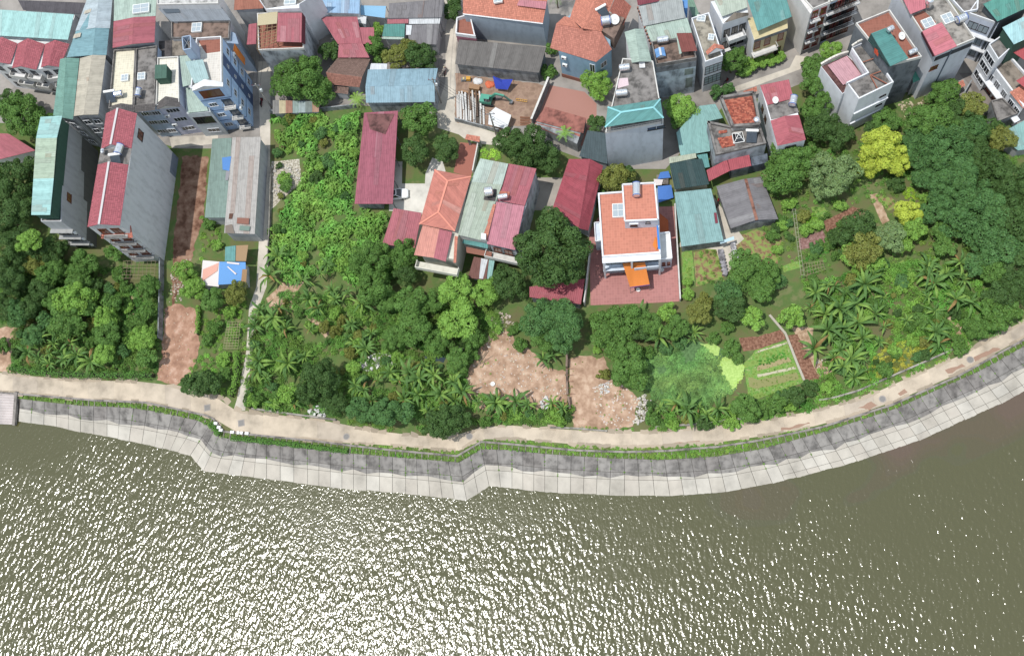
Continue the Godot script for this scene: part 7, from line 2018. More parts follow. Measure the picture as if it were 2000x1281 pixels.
func rubble(nm: String, label: String, poly: Array, hex: String, gap: float, size: Vector2, mound: float, sd: int) -> void:
	if not shapes.has("stone"):
		var r := RandomNumberGenerator.new()
		r.seed = 5
		var s := MB.new()
		var p := []
		for y in [-0.4, 0.4]:
			for k in [[-0.5, 0.5], [0.5, 0.5], [0.5, -0.5], [-0.5, -0.5]]: p.append(Vector3(k[0] + r.randf_range(-0.2, 0.2), y + r.randf_range(-0.15, 0.15), k[1] + r.randf_range(-0.2, 0.2)))
		s.hexa(p)
		shapes.stone = s.commit()
	var m := mat("stone_" + hex, "grain", hex)
	m.vertex_color_use_as_albedo = true
	var f := PackedVector2Array()
	var c := Vector2.ZERO
	for a in poly:
		f.append(Vector2(a.x, a.z)); c += Vector2(a.x, a.z) / poly.size()
	var lo := f[0]
	var hi := f[0]
	for a in f:
		lo = lo.min(a); hi = hi.max(a)
	var far := lo.distance_to(hi) * 0.5
	var r := RandomNumberGenerator.new()
	r.seed = sd
	var ts := []
	var cs := []
	for i in int((hi.x - lo.x) * (hi.y - lo.y) / (gap * gap)):
		var p := Vector2(r.randf_range(lo.x, hi.x), r.randf_range(lo.y, hi.y))
		if not Geometry2D.is_point_in_polygon(p, f): continue
		var k := r.randf_range(size.x, size.y)
		var y := mound * maxf(0.0, 1.0 - p.distance_to(c) / far) * r.randf()
		ts.append(Transform3D(Basis(Vector3(r.randfn(), r.randfn(), r.randfn()).normalized(), r.randf() * TAU).scaled(Vector3(k, k * 0.6, k * r.randf_range(0.5, 1.3))), Vector3(p.x, y + k * 0.15, p.y)))
		var v := r.randf_range(0.75, 1.05)
		cs.append(Color(v, v * r.randf_range(0.92, 1), v * r.randf_range(0.85, 1)))
	var mm := MultiMesh.new()
	mm.transform_format = MultiMesh.TRANSFORM_3D
	mm.use_colors = true
	mm.mesh = shapes.stone
	mm.instance_count = ts.size()
	for i in ts.size():
		mm.set_instance_transform(i, ts[i]); mm.set_instance_color(i, cs[i])
	var o := MultiMeshInstance3D.new()
	o.name = numbered(nm)
	o.multimesh = mm
	o.material_override = m
	o.set_meta("kind", "stuff")
	tag(o, label, "rubble")
	add_child(o)

func trellis(label: String, p: Array, h: float, nx: int, ny: int, hex: String) -> void:
	var o := thing("garden_trellis", label, "trellis", mid(p))
	var m := mat("bamboo_" + hex, "grain", hex)
	var up := Vector3(0, h, 0)
	for i in nx + 1:
		var s := MB.new()
		s.tube(p[0].lerp(p[1], float(i) / nx) + up, p[3].lerp(p[2], float(i) / nx) + up, 0.026, 0.022, 5)
		part(o, "rail", s, m)
	for i in ny + 1:
		var s := MB.new()
		s.tube(p[0].lerp(p[3], float(i) / ny) + up + Vector3(0, 0.06, 0), p[1].lerp(p[2], float(i) / ny) + up + Vector3(0, 0.06, 0), 0.026, 0.022, 5)
		part(o, "rail", s, m)
	for k in 4:
		var s := MB.new()
		s.tube(p[k], p[k] + up + Vector3(0, 0.15, 0), 0.045, 0.035, 5)
		part(o, "post", s, m)

func low_wall(label: String, line: Array, h: float, th: float, m: Material) -> void:
	var o := thing("boundary_wall", label, "wall", mid(line))
	for i in line.size() - 1:
		var s := MB.new()
		s.hexa(wall_box(line[i], line[i + 1], -0.05, h + 0.004 * (i % 2), th))
		part(o, "masonry", s, m)

func palm(at: Vector3, h: float, label: String, n: int, l: float, hex: String) -> void:
	var o := thing("palm_tree", label, "palm", at)
	var s := MB.new()
	s.tube(at, at + Vector3(0.05, h, 0), 0.12, 0.08, 8, false)
	part(o, "trunk", s, mat("bark", "grain", "7a6752", 0.95))
	var r := RandomNumberGenerator.new()
	r.seed = int(at.x * 7)
	var m := mat("palm_" + hex, "leaf", hex)
	for i in n:
		s = MB.new()
		s.tint = true
		var a := TAU * i / n + r.randf_range(-0.2, 0.2)
		var d := Vector3(cos(a), 0, sin(a))
		var w := Vector3(-sin(a), 0, cos(a))
		for k in 14:
			var u := (k + 1) / 14.0
			var c := at + Vector3(0.05, h, 0) + d * l * u + Vector3(0, l * (0.55 * u - 0.75 * u * u), 0)
			for sd in [-1, 1]:
				var q := r.randf_range(0.8, 1.2)
				s.ink = Color(q, q, q * 0.9)
				var len := l * 0.28 * (1.05 - u * 0.6)
				s.tri(c - d * 0.04, c + d * 0.04, c + w * sd * len + d * len * 0.6 - Vector3(0, len * 0.3, 0))
		part(o, "frond", s, m)

func build_small() -> void:
	car(V(-39.76,0,-74.22), 0.05, "white saloon car parked half under the crimson carport")
	motorbike(V(-31.73,0,-97.48), 1.35, "dark red motorbike ridden up the lane beside the blue workshop")
	rider(V(-31.73,0,-97.48), 1.35, "person in pale clothes and helmet riding the motorbike up the lane", "c8c0b8")
	excavator(V(-23.96,0,-91.02), -0.22)
	motorbike(V(-64.96,0,-93.87), 1.5, "motorbike parked in the shady alley below the blue corner house")
	motorbike(V(16.36,0,-91.63), 0.9, "motorbike parked in the forecourt of the narrow white house")
	motorbike(V(13.7,0,-69.69), 1.3, "motorbike parked between the teal hall and the asbestos shed")
	# building site
	var r := RandomNumberGenerator.new()
	r.seed = 44
	var pal := ["e4e2de", "e4e2de", "8a6f5c", "d8d4ce", "6f5a4c", "e8e6e2", "5f5850", "8a7460"]
	for i in 17:
		var u := i / 16.0
		var a := (V(-29.48,0,-93.17)).lerp(V(-24.91,0,-90.96), u) + Vector3(r.randf_range(-0.1, 0.1), 0.14, r.randf_range(-0.6, 0.4))
		var d := (V(-29.33,0,-87.98)).lerp(V(-24.87,0,-86.61), u) + Vector3(r.randf_range(-0.1, 0.1), 0.14, r.randf_range(-0.6, 0.1))
		var hex: String = pal[r.randi() % 8]
		var s := MB.new()
		s.bar(a, d, r.randf_range(0.22, 0.34), 0.26)
		simple("stacked_beam", ("white-painted" if hex[0] in ["e", "d"] else "weathered brown") + " beam lying in the stack at the building site", "beam", s, mat("beam_" + hex, "grain", hex), ("pale" if hex[0] in ["e", "d"] else "brown") + " beams stacked at the building site")
	for i in 6:
		var s := MB.new()
		var a := V(-28.67,0.45,-93.04) + Vector3(0.62 * i, r.randf_range(0, 0.2), r.randf_range(-0.3, 0.3))
		s.bar(a, a + Vector3(0.35, 0.0, 5.0 + r.randf_range(-1.5, 0.8)), 0.25, 0.22)
		simple("stacked_beam", "upper beam thrown across the stack at the building site", "beam", s, mat("beam_" + pal[i], "grain", pal[i]), "upper beams of the stack")
	var s := MB.new()
	s.bar(V(-28.85,0.2,-93.54),V(-24.71,0.2,-92.13), 0.3, 0.25)
	simple("timber_plank", "long timber plank lying behind the beam stack", "plank", s, mat("timber", "grain", "b8906c"))
	var t := thing("site_tent", "white tarpaulin tent pitched on the building site", "tent", mid([V(-23.94,0,-88.91),V(-20.16,0,-85.63)]))
	var ap := V(-22.48,2.3,-88.65)
	var q := [V(-23.65,1.9,-87.82), ap, V(-19.77,2.1,-87.04),V(-20.65,1.6,-84.69),V(-23.8,1.6,-85.85)]
	var cm: Vector3 = (q[0] + q[2] + q[3] + q[4]) * 0.25 + Vector3(0, 0.1, 0)
	s = MB.new()
	for i in 5: s.slab([q[i], q[(i + 1) % 5], cm], 0.02)
	part(t, "cloth", s, mat("white_tarp_clean", "grain", "eeeeee"))
	for k in q:
		s = MB.new()
		s.tube(Vector3(k.x, 0, k.z), k, 0.04, 0.04, 6)
		part(t, "pole", s, mat("bamboo_mat", "grain", "b08f6a"))
	t = thing("blue_canopy", "crumpled royal blue tarpaulin canopy against the long grey shed", "tarpaulin", mid([V(-23.27,0,-95.92),V(-20.17,0,-93)]))
	q = [V(-22.97,2.4,-94.68),V(-21.48,1.7,-94.32),V(-19.47,2.2,-93.89),V(-20.54,1.2,-92.52),V(-22.63,1,-92.99)]
	cm = V(-21.33,1.9,-93.42)
	s = MB.new()
	for i in 5: s.slab([q[i], q[(i + 1) % 5], cm + Vector3(0, 0.004 * i, 0)], 0.02)
	part(t, "cloth", s, mat("royal_blue_tarp", "grain", "3a4fc0"))
	for k in [q[0], q[2], q[3]]:
		s = MB.new()
		s.tube(Vector3(k.x, 0, k.z), k, 0.04, 0.04, 6)
		part(t, "pole", s, mat("bamboo_mat", "grain", "b08f6a"))
	t = thing("wooden_crate", "large brown wooden crate on the building site", "crate", mid([V(-26.37,0,-93.87)]))
	var cc := mid([V(-26.36,0,-93.67)])
	s = MB.new()
	s.box(cc + Vector3(0, 0.55, 0), Vector3(1.8, 1.0, 0.9), -0.25)
	part(t, "box", s, mat("crate_wood", "grain", "a98050"))
	for i in 5:
		s = MB.new()
		var bs := Basis(Vector3.UP, -0.25)
		s.box(cc + bs * Vector3(0, 1.07, -0.38 + 0.19 * i), Vector3(1.86, 0.05, 0.15), -0.25)
		part(t, "slat", s, mat("timber", "grain", "b8906c"))
	t = thing("generator", "small yellow and black generator set by the long grey shed", "generator", mid([V(-27.83,0,-95.67)]))
	cc = mid([V(-27.83,0,-95.6)])
	s = MB.new()
	s.box(cc + Vector3(0.3, 0.5, 0), Vector3(0.75, 0.7, 0.6), -0.1)
	part(t, "engine", s, mat("machine_yellow", "plain", "d8a030", 0.5))
	s = MB.new()
	s.box(cc + Vector3(-0.5, 0.4, 0), Vector3(0.8, 0.5, 0.55), -0.1); s.box(cc + Vector3(-0.1, 0.12, 0), Vector3(1.9, 0.1, 0.6), -0.1)
	part(t, "frame", s, mat("stand", "plain", "7c8288", 0.5))
	s = MB.new()
	s.tube(cc + Vector3(-0.5, 0.66, -0.2), cc + Vector3(-0.5, 0.66, 0.2), 0.2, 0.2, 10)
	part(t, "drum", s, mat("cream_paint", "plain", "d8c48a", 0.5))
	for k in [[V(-26.08,0,-95.19), "efefef", "white sack heap beside the yellow generator", 0.55], [V(-23.92,0,-94.42), "ee7a50", "orange sack heap beside the blue canopy", 0.5], [V(-22.54,0,-91.91), "8a7a78", "grey tarpaulin heap behind the excavator", 0.5]]:
		s = MB.new()
		var rr := RandomNumberGenerator.new()
		rr.seed = 3
		for j in 4:
			var p: Vector3 = k[0] + Vector3(rr.randf_range(-0.5, 0.5), 0, rr.randf_range(-0.4, 0.4))
			s.lathe(p, Vector3.UP, [[0, 0.55], [0.15, 0.6], [0.35, 0.45], [0.46, 0.15], [0.48, 0.0]], 9)
		simple("sack_heap", k[2], "sacks", s, mat("sack_" + k[1], "grain", k[1]))
	s = MB.new()
	for z in [-0.18, 0.18]: s.bar(V(-19.18,0.3,-91.02) + Vector3(0, 0, z),V(-17.29,0.4,-90.56) + Vector3(0, 0, z), 0.07, 0.07)
	for i in 6: s.bar((V(-19.18,0.3,-91.02)).lerp(V(-17.29,0.4,-90.56), i / 5.0) + Vector3(0, 0, -0.18), (V(-19.18,0.3,-91.02)).lerp(V(-17.29,0.4,-90.56), i / 5.0) + Vector3(0, 0, 0.18), 0.05, 0.05)
	simple("yellow_ladder", "yellow ladder frame lying on the bare building site", "ladder", s, mat("machine_yellow", "plain", "d8a030", 0.5))
	t = thing("timber_pile", "small pile of reddish timbers on the bare building site", "timber pile", mid([V(-17.59,0,-87.27)]))
	for i in 7:
		s = MB.new()
		var a := V(-18.51,0.1,-87.74) + Vector3(0, 0.1 * (i % 2), 0.25 * i)
		s.bar(a, a + Vector3(1.7 + r.randf_range(-0.3, 0.3), 0, 0.25), 0.1, 0.1)
		part(t, "timber", s, mat("red_timber", "grain", "9a6448"))
	low_wall("low grey wall along the lane in front of the building site", [V(-29.74,0,-87.74),V(-28.67,0,-87.4),V(-24.86,0,-86.02),V(-22.04,0,-85.05)], 1.1, 0.2, mat("mouldy_wall", "stained", "a0a4a6"))
	low_wall("pale wall between the brick path and the light green garden square", [V(-25.57,0,-82.82),V(-26.48,0,-77.48)], 1.4, 0.2, mat("pale_edge", "wall", "d9d6d0"))
	var gt := thing("gate_canopy", "small orange tile canopy over the gate of the brick path", "gate", mid([V(-26.73,0,-84.27)]))
	sheet(gt, "roof", [V(-27.32,2.6,-83.69),V(-25.04,2.6,-83.09),V(-25.15,2.4,-82.18),V(-27.65,2.4,-82.86)], mat("orange_clay", "clay", "de8060", 0.75))
	for k in [V(-27.13,2.4,-83.14),V(-25.27,2.4,-82.63)]:
		s = MB.new()
		s.box(Vector3(k.x, 1.15, k.z), Vector3(0.35, 2.3, 0.35))
		part(gt, "pillar", s, mat("mouldy_wall", "stained", "a0a4a6"))
	# poles and wires by the lane
	var p1 := pole(V(-32.32,0,-91.58), 8.0, "concrete utility pole with crossarm where the lane widens")
	var p2 := pole(V(-31.47,0,-109.02), 8.0, "concrete utility pole with crossarm at the upper end of the lane")
	var p3 := pole(V(-22.69,0,-84.71), 7.5, "concrete utility pole with crossarm near the gate canopy")
	var p4 := pole(V(-63.14,0,-92.86), 8.0, "concrete utility pole with crossarm at the alley by the blue corner house")
	for x in [-0.7, 0.0, 0.7]:
		var off := Vector3(x, 0, 0)
		wire(p1 + off, p2 + off, 0.7, "thin black overhead wire along the lane between its poles")
		wire(p1 + off, p3 + off, 0.5, "thin black overhead wire towards the gate canopy")
		wire(p4 + off, V(-63.12,8,-112.76) + off, 0.7, "thin black overhead wire along the alley by the blue corner house")
	# promenade
	for k in [[V(-69.97,0,-38.31), "square", "manhole slab where the promenade meets the dirt track"], [V(-63.98,0,-35.6), "square", "manhole slab on the promenade at the foot of the lane"], [V(-46.39,0,-32.91), "round", "round manhole cover on the promenade beside the dark shrubs"], [V(36,0,-36.45), "round", "round manhole cover on the promenade beside worn red paving"], [V(49.29,0,-42.07), "round", "round manhole cover on the promenade beside the footpath mouth"], [V(-26.63,0,-32.44), "round", "round manhole cover on the promenade at its bend"]]:
		var o := thing("manhole", k[2], "manhole", k[0] + Vector3(0, 0.03, 0))
		s = MB.new()
		if k[1] == "round":
			s.lathe(k[0] + Vector3(0, 0.025, 0), Vector3.UP, [[0, 0.55], [0.03, 0.55], [0.03, 0.42]], 18)
			part(o, "rim", s, mat("manhole_rim", "grain", "b4aaa2"))
			s = MB.new()
			s.lathe(k[0] + Vector3(0, 0.025, 0), Vector3.UP, [[0.02, 0.42], [0.022, 0.2], [0.024, 0.0]], 18)
			part(o, "cover", s, mat("manhole_cover", "grain", "96928e"))
		else:
			s.box(k[0] + Vector3(0, 0.045, 0), Vector3(1.1, 0.04, 1.1), 0.15)
			part(o, "rim", s, mat("manhole_rim", "grain", "b4aaa2"))
			s = MB.new()
			s.box(k[0] + Vector3(0, 0.06, 0), Vector3(0.85, 0.03, 0.85), 0.15)
			part(o, "cover", s, mat("manhole_cover", "grain", "96928e"))
	for k in [V(-68.16,0.2,-35.56),V(-67.54,0.2,-34.89),V(-67.16,0.2,-34.44),V(-65.22,0.2,-34.06),V(-64.1,0.2,-33.92),V(-63.72,0.2,-33.89),V(-62.75,0.2,-33.78)]:
		var o := thing("foam_box", "closed white foam box standing on the edge beam", "foam box", k, "white foam boxes on the edge beam")
		s = MB.new()
		for z in [-1, 1]:
			s.box(k + Vector3(0, 0.18, z * 0.19), Vector3(0.6, 0.3, 0.06), -0.1); s.box(k + Vector3(z * 0.27, 0.18, z * -0.027), Vector3(0.06, 0.29, 0.32), -0.1)
		part(o, "box", s, mat("foam", "plain", "f4f4f2"))
		s = MB.new()
		s.box(k + Vector3(0, 0.14, 0), Vector3(0.48, 0.34, 0.32), -0.1)
		part(o, "lid", s, mat("foam", "plain", "f4f4f2"))
	var gw := mat("garden_wall", "stained", "a8a298")
	low_wall("crumbling concrete kerb wall along the promenade below the rubbish heap", [V(-62.24,0,-37.85),V(-56.6,0,-36.92),V(-48.16,0,-35.59)], 0.6, 0.25, gw)
	low_wall("low concrete wall between the second dirt lot and the promenade", [V(-14,0,-33.46),V(-9.88,0,-33.2),V(-5.2,0,-32.66)], 0.35, 0.25, gw)
	low_wall("low concrete wall between the pond plants and the promenade", [V(2.1,0,-33.02),V(7.53,0,-33.28),V(13.53,0,-33.84),V(17.5,0,-34.13)], 0.6, 0.25, gw)
	low_wall("low stained wall along the banana grove above the promenade", [V(26.7,0,-36.43),V(29.27,0,-36.86),V(32.66,0,-37.79),V(36.1,0,-39.22),V(39.13,0,-40.46),V(43.58,0,-42.28),V(46.81,0,-43.62)], 0.6, 0.25, gw)
	low_wall("old brick garden wall beside the dirt track below the tall red roofed house", [V(-80.46,0,-65.57),V(-79.92,0,-60.67),V(-79.01,0,-50.09)], 1.6, 0.2, mat("mouldy_wall", "stained", "a0a4a6"))
	low_wall("rubble kerb along the vegetable beds by the pond", [V(20.48,0,-50.33),V(22.66,0,-47.2),V(24.05,0,-42.25),V(24.83,0,-39.7)], 0.25, 0.35, mat("rubble_kerb", "grain", "c8bfae"))
	low_wall("thin wall beside the creeper lot and the lane", [V(-62.15,0,-80.71),V(-61.56,0,-69.08),V(-61.43,0,-62.52)], 0.9, 0.15, gw)
	low_wall("long wall between the creeper lot and the blue workshop", [V(-63.05,0,-91.62),V(-54.59,0,-91.41),V(-47.17,0,-91.69)], 1.2, 0.18, mat("mouldy_wall", "stained", "a0a4a6"))
	# ruined wall between the lots
	t = thing("ruined_wall", "half-collapsed brick wall with iron rods between the two dirt lots", "wall", mid([V(-11.12,0,-45.03),V(-10.86,0,-36.21)]))
	for k in [[V(-11.08,0,-45.25),V(-11.2,0,-42.86), 1.3], [V(-11.25,0,-42.75),V(-11.19,0,-38.56), 0.5], [V(-11.03,0,-38.13),V(-10.82,0,-36.21), 1.1]]:
		s = MB.new()
		s.hexa(wall_box(k[0], k[1], 0.0, k[2], 0.3))
		part(t, "masonry", s, mat("old_brick", "stained", "8f7a6c"))
	for i in 5:
		s = MB.new()
		var a := (V(-11.25,0,-42.64)).lerp(V(-11.13,0,-38.56), i / 4.0) + Vector3(0, 0.5, 0)
		s.tube(a, a + Vector3(1.0, 0.1, -0.05), 0.03, 0.03, 5)
		part(t, "rod", s, mat("rust_beam", "grain", "a86a54"))
	# heap of branches
	t = thing("branch_heap", "heap of dry grey branches and boards at the edge of the dirt lot", "branches", mid([V(-25.49,0,-44.02)]))
	for i in 13:
		s = MB.new()
		var a := (V(-26.35,0,-44.27)) + Vector3(r.randf_range(-1.0, 1.8), 0.1 + 0.05 * (i % 4), r.randf_range(-0.8, 1.0))
		var ang := 0.9 + r.randf_range(-0.5, 0.5)
		s.tube(a, a + Vector3(cos(ang), 0.05, -sin(ang)) * r.randf_range(1.4, 3.2), 0.06, 0.03, 5)
		part(t, "branch", s, mat("dry_wood", "grain", "b09c84"))
	s = MB.new()
	s.lathe(V(-22.97,0.05,-40.69), Vector3.UP, [[0, 0.36], [0.25, 0.36], [0.27, 0.25], [0.12, 0.2], [0.12, 0.0]], 16)
	simple("concrete_ring", "white concrete ring lying on the larger dirt lot", "ring", s, mat("foam", "plain", "f4f4f2"))
	s = MB.new()
	s.lathe(V(0.38,0.02,-55.4), Vector3.UP, [[0, 0.3], [0.18, 0.36], [0.2, 0.33], [0.08, 0.26], [0.08, 0.0]], 16)
	simple("white_basin", "round white basin on the tiled yard under the orange awning", "basin", s, mat("foam", "plain", "f4f4f2"))
	s = MB.new()
	s.lathe(V(4.28,0.02,-58.56), Vector3.UP, [[0, 0.28], [0.3, 0.33], [0.32, 0.29], [0.12, 0.24], [0.12, 0.0]], 16)
	simple("white_pot", "white pot at the front corner of the white house", "pot", s, mat("foam", "plain", "f4f4f2"))
	# stacks of wrapped blocks in the yard by the teal hall
	for i in 7:
		var a := (V(13.65,0,-61.11)).lerp(V(14.11,0,-57.46), i / 6.0)
		s = MB.new()
		s.box(a + Vector3(0, 0.35, 0), Vector3(0.8, 0.7, 0.7), 0.2 * i); s.box(a + Vector3(0.05, 0.75, 0), Vector3(0.7, 0.12, 0.6), 0.2 * i + 0.3)
		simple("block_stack", "grey wrapped stack of blocks along the yard by the teal hall", "block stack", s, mat("wrap_grey", "stained", "a8a4aa"), "block stacks by the teal hall")
	for i in 5:
		var a := (V(15.6,0,-62.27)).lerp(V(15.93,0,-59.97), i / 4.0)
		s = MB.new()
		s.box(a + Vector3(0, 0.35, 0), Vector3(0.7, 0.7, 0.7), 0.3 * i); s.box(a + Vector3(0.05, 0.75, 0), Vector3(0.6, 0.12, 0.6), 0.3 * i + 0.3)
		simple("block_stack", "white wrapped stack of blocks beside the asbestos shed", "block stack", s, mat("wrap_white", "stained", "d0ccd0"), "white block stacks by the asbestos shed")
	# rubble and litter
	rubble("rubble", "white plaster rubble beside the lane at the creeper lot", [V(-62.24,0,-81.62),V(-60.2,0,-81.75),V(-57.23,0,-80.28),V(-56.84,0,-77.96),V(-59.86,0,-76.89),V(-61.65,0,-75.23)], "dcd8d0", 0.5, Vector2(0.12, 0.4), 0.3, 201)
	rubble("litter", "white plastic litter heap under the bananas", [V(-45.32,0,-44.73),V(-42.52,0,-46.19),V(-39.89,0,-46.54),V(-38.49,0,-44.49),V(-41.54,0,-43.93),V(-44.16,0,-43.35)], "f2f2f2", 0.27, Vector2(0.14, 0.4), 0.9, 202)
	rubble("litter", "white and blue litter heap on the kerb wall above the promenade", [V(-52.86,0,-37.24),V(-50.94,0,-38.28),V(-49.8,0,-37.59),V(-49.93,0,-36.07),V(-52.6,0,-36.58)], "eef2f4", 0.26, Vector2(0.12, 0.36), 0.8, 203)
	rubble("litter", "white litter below the thicket trees beside the larger dirt lot", [V(-29.74,0,-47.06),V(-27.68,0,-46.98),V(-27.66,0,-45.98),V(-29.5,0,-46.04)], "eeeeec", 0.3, Vector2(0.12, 0.36), 0.5, 214)
	rubble("litter", "white litter under the dark tree by the lane bananas", [V(-54.6,0,-40.15),V(-52.78,0,-39.44),V(-52.95,0,-38.56),V(-54.53,0,-39.05)], "eeeeec", 0.35, Vector2(0.12, 0.3), 0.4, 215)
	rubble("rubble", "bright white rubble pile on the larger dirt lot", [V(-15.41,0,-37.41),V(-14.56,0,-38.66),V(-13.75,0,-37.15),V(-14.17,0,-36.31),V(-15.21,0,-36.55)], "f6f6f6", 0.22, Vector2(0.12, 0.35), 0.9, 204)
	rubble("rubble", "white gravel patch on the smaller dirt lot beside the shrubs", [V(-6.44,0,-39.9),V(-4.77,0,-40.48),V(-4.61,0,-38.77),V(-5.86,0,-38.39)], "ececea", 0.25, Vector2(0.08, 0.28), 0.4, 205)
	rubble("rubble", "long heap of pale rubble between the smaller dirt lot and the pond", [V(-0.34,0,-37.79),V(0.7,0,-38.39),V(1.77,0,-37.09),V(1.41,0,-35.85),V(0.11,0,-33.59),V(-1.31,0,-33.63),V(-0.61,0,-35.91)], "e8e4dc", 0.26, Vector2(0.1, 0.32), 0.6, 206)
	rubble("stones", "loose pale stones scattered over the larger dirt lot", [V(-24.53,0,-47.97),V(-21.52,0,-50.09),V(-18.95,0,-47.53),V(-14.1,0,-42.96),V(-11.38,0,-42.43),V(-11.47,0,-36.44),V(-23.17,0,-36.15),V(-27.42,0,-38.21),V(-27.26,0,-42.11)], "e6d8c8", 0.62, Vector2(0.05, 0.24), 0.0, 207)
	rubble("stones", "loose pale stones scattered over the smaller dirt lot", [V(-7.27,0,-39.71),V(-4.34,0,-40.9),V(-1.13,0,-38.66),V(-0.15,0,-37.36),V(-1.31,0,-33.42),V(-3.97,0,-32.87),V(-6.6,0,-33.36)], "ecdfd0", 0.55, Vector2(0.06, 0.28), 0.0, 208)
	rubble("stones", "loose stones scattered over the red dirt track", [V(-79.16,0,-55.84),V(-72.84,0,-55.09),V(-72.39,0,-47.99),V(-75.72,0,-42.18),V(-79.16,0,-43.09),V(-78.8,0,-48.23)], "e0c4b0", 0.9, Vector2(0.06, 0.22), 0.0, 209)
	rubble("rubble", "pale brick rubble at the top of the red dirt track", [V(-78.7,0,-63.77),V(-75.22,0,-64.81),V(-75.88,0,-61.92),V(-76.27,0,-56.42),V(-78.43,0,-56.76)], "d6cabc", 0.45, Vector2(0.08, 0.3), 0.1, 210)
	rubble("rubble", "pale rubble beside the tilled strip by the banana grove", [V(26.89,0,-42.99),V(28.48,0,-43.14),V(29.04,0,-40.6),V(27.43,0,-40.24),V(26.6,0,-41.95)], "dcd0c0", 0.4, Vector2(0.08, 0.3), 0.2, 211)
	rubble("rubble", "pale rubble between white tower and wood", [V(43.73,0,-85.47),V(46,0,-87.02),V(48.01,0,-86.37),V(47.26,0,-83.5),V(44.11,0,-83.24)], "dcd2b0", 0.4, Vector2(0.1, 0.35), 0.2, 212)
	rubble("rubble", "brick rubble behind the thicket at the top of the larger dirt lot", [V(-23.27,0,-52.87),V(-21.53,0,-53.47),V(-19.37,0,-50.67),V(-21.09,0,-50.07),V(-23.24,0,-49.04)], "dccfc0", 0.5, Vector2(0.1, 0.4), 0.2, 213)
	# trellises
	trellis("bare bamboo trellis below the tall red roofed house", [V(-86.57,0,-64.03),V(-80.86,0,-63.75),V(-80.75,0,-60.58),V(-86.54,0,-60.86)], 1.8, 8, 5, "b09c80")
	trellis("pale bamboo trellis in the kitchen garden by the lane", [V(-67.13,0,-52.41),V(-64.93,0,-52.32),V(-65,0,-47.71),V(-67.53,0,-47.81)], 1.5, 5, 10, "c0b48c")
	trellis("long white pole trellis between the garden plots", [V(25.19,0,-67.27),V(25.6,0,-67.25),V(26.01,0,-56.11),V(25.57,0,-56.13)], 1.6, 1, 14, "bcb8a4")
	trellis("low bamboo trellis beside the banana grove", [V(26.18,0,-58.11),V(29.07,0,-58.52),V(29.34,0,-57.06),V(26.22,0,-56.1)], 1.2, 7, 3, "b09c80")
	palm(V(-10.74,0,-82.25), 3.6, "young areca palm standing between the terracotta roof slabs", 9, 1.5, "7ea848")
	palm(V(-47.11,0,-92.55), 1.6, "spiky dracaena beside the creeper lot wall", 12, 1.6, "8ab04c")
	palm(V(-11.72,0,-108.92), 4.5, "dark palm crown beside the orange hipped house", 11, 2.2, "5f8840")


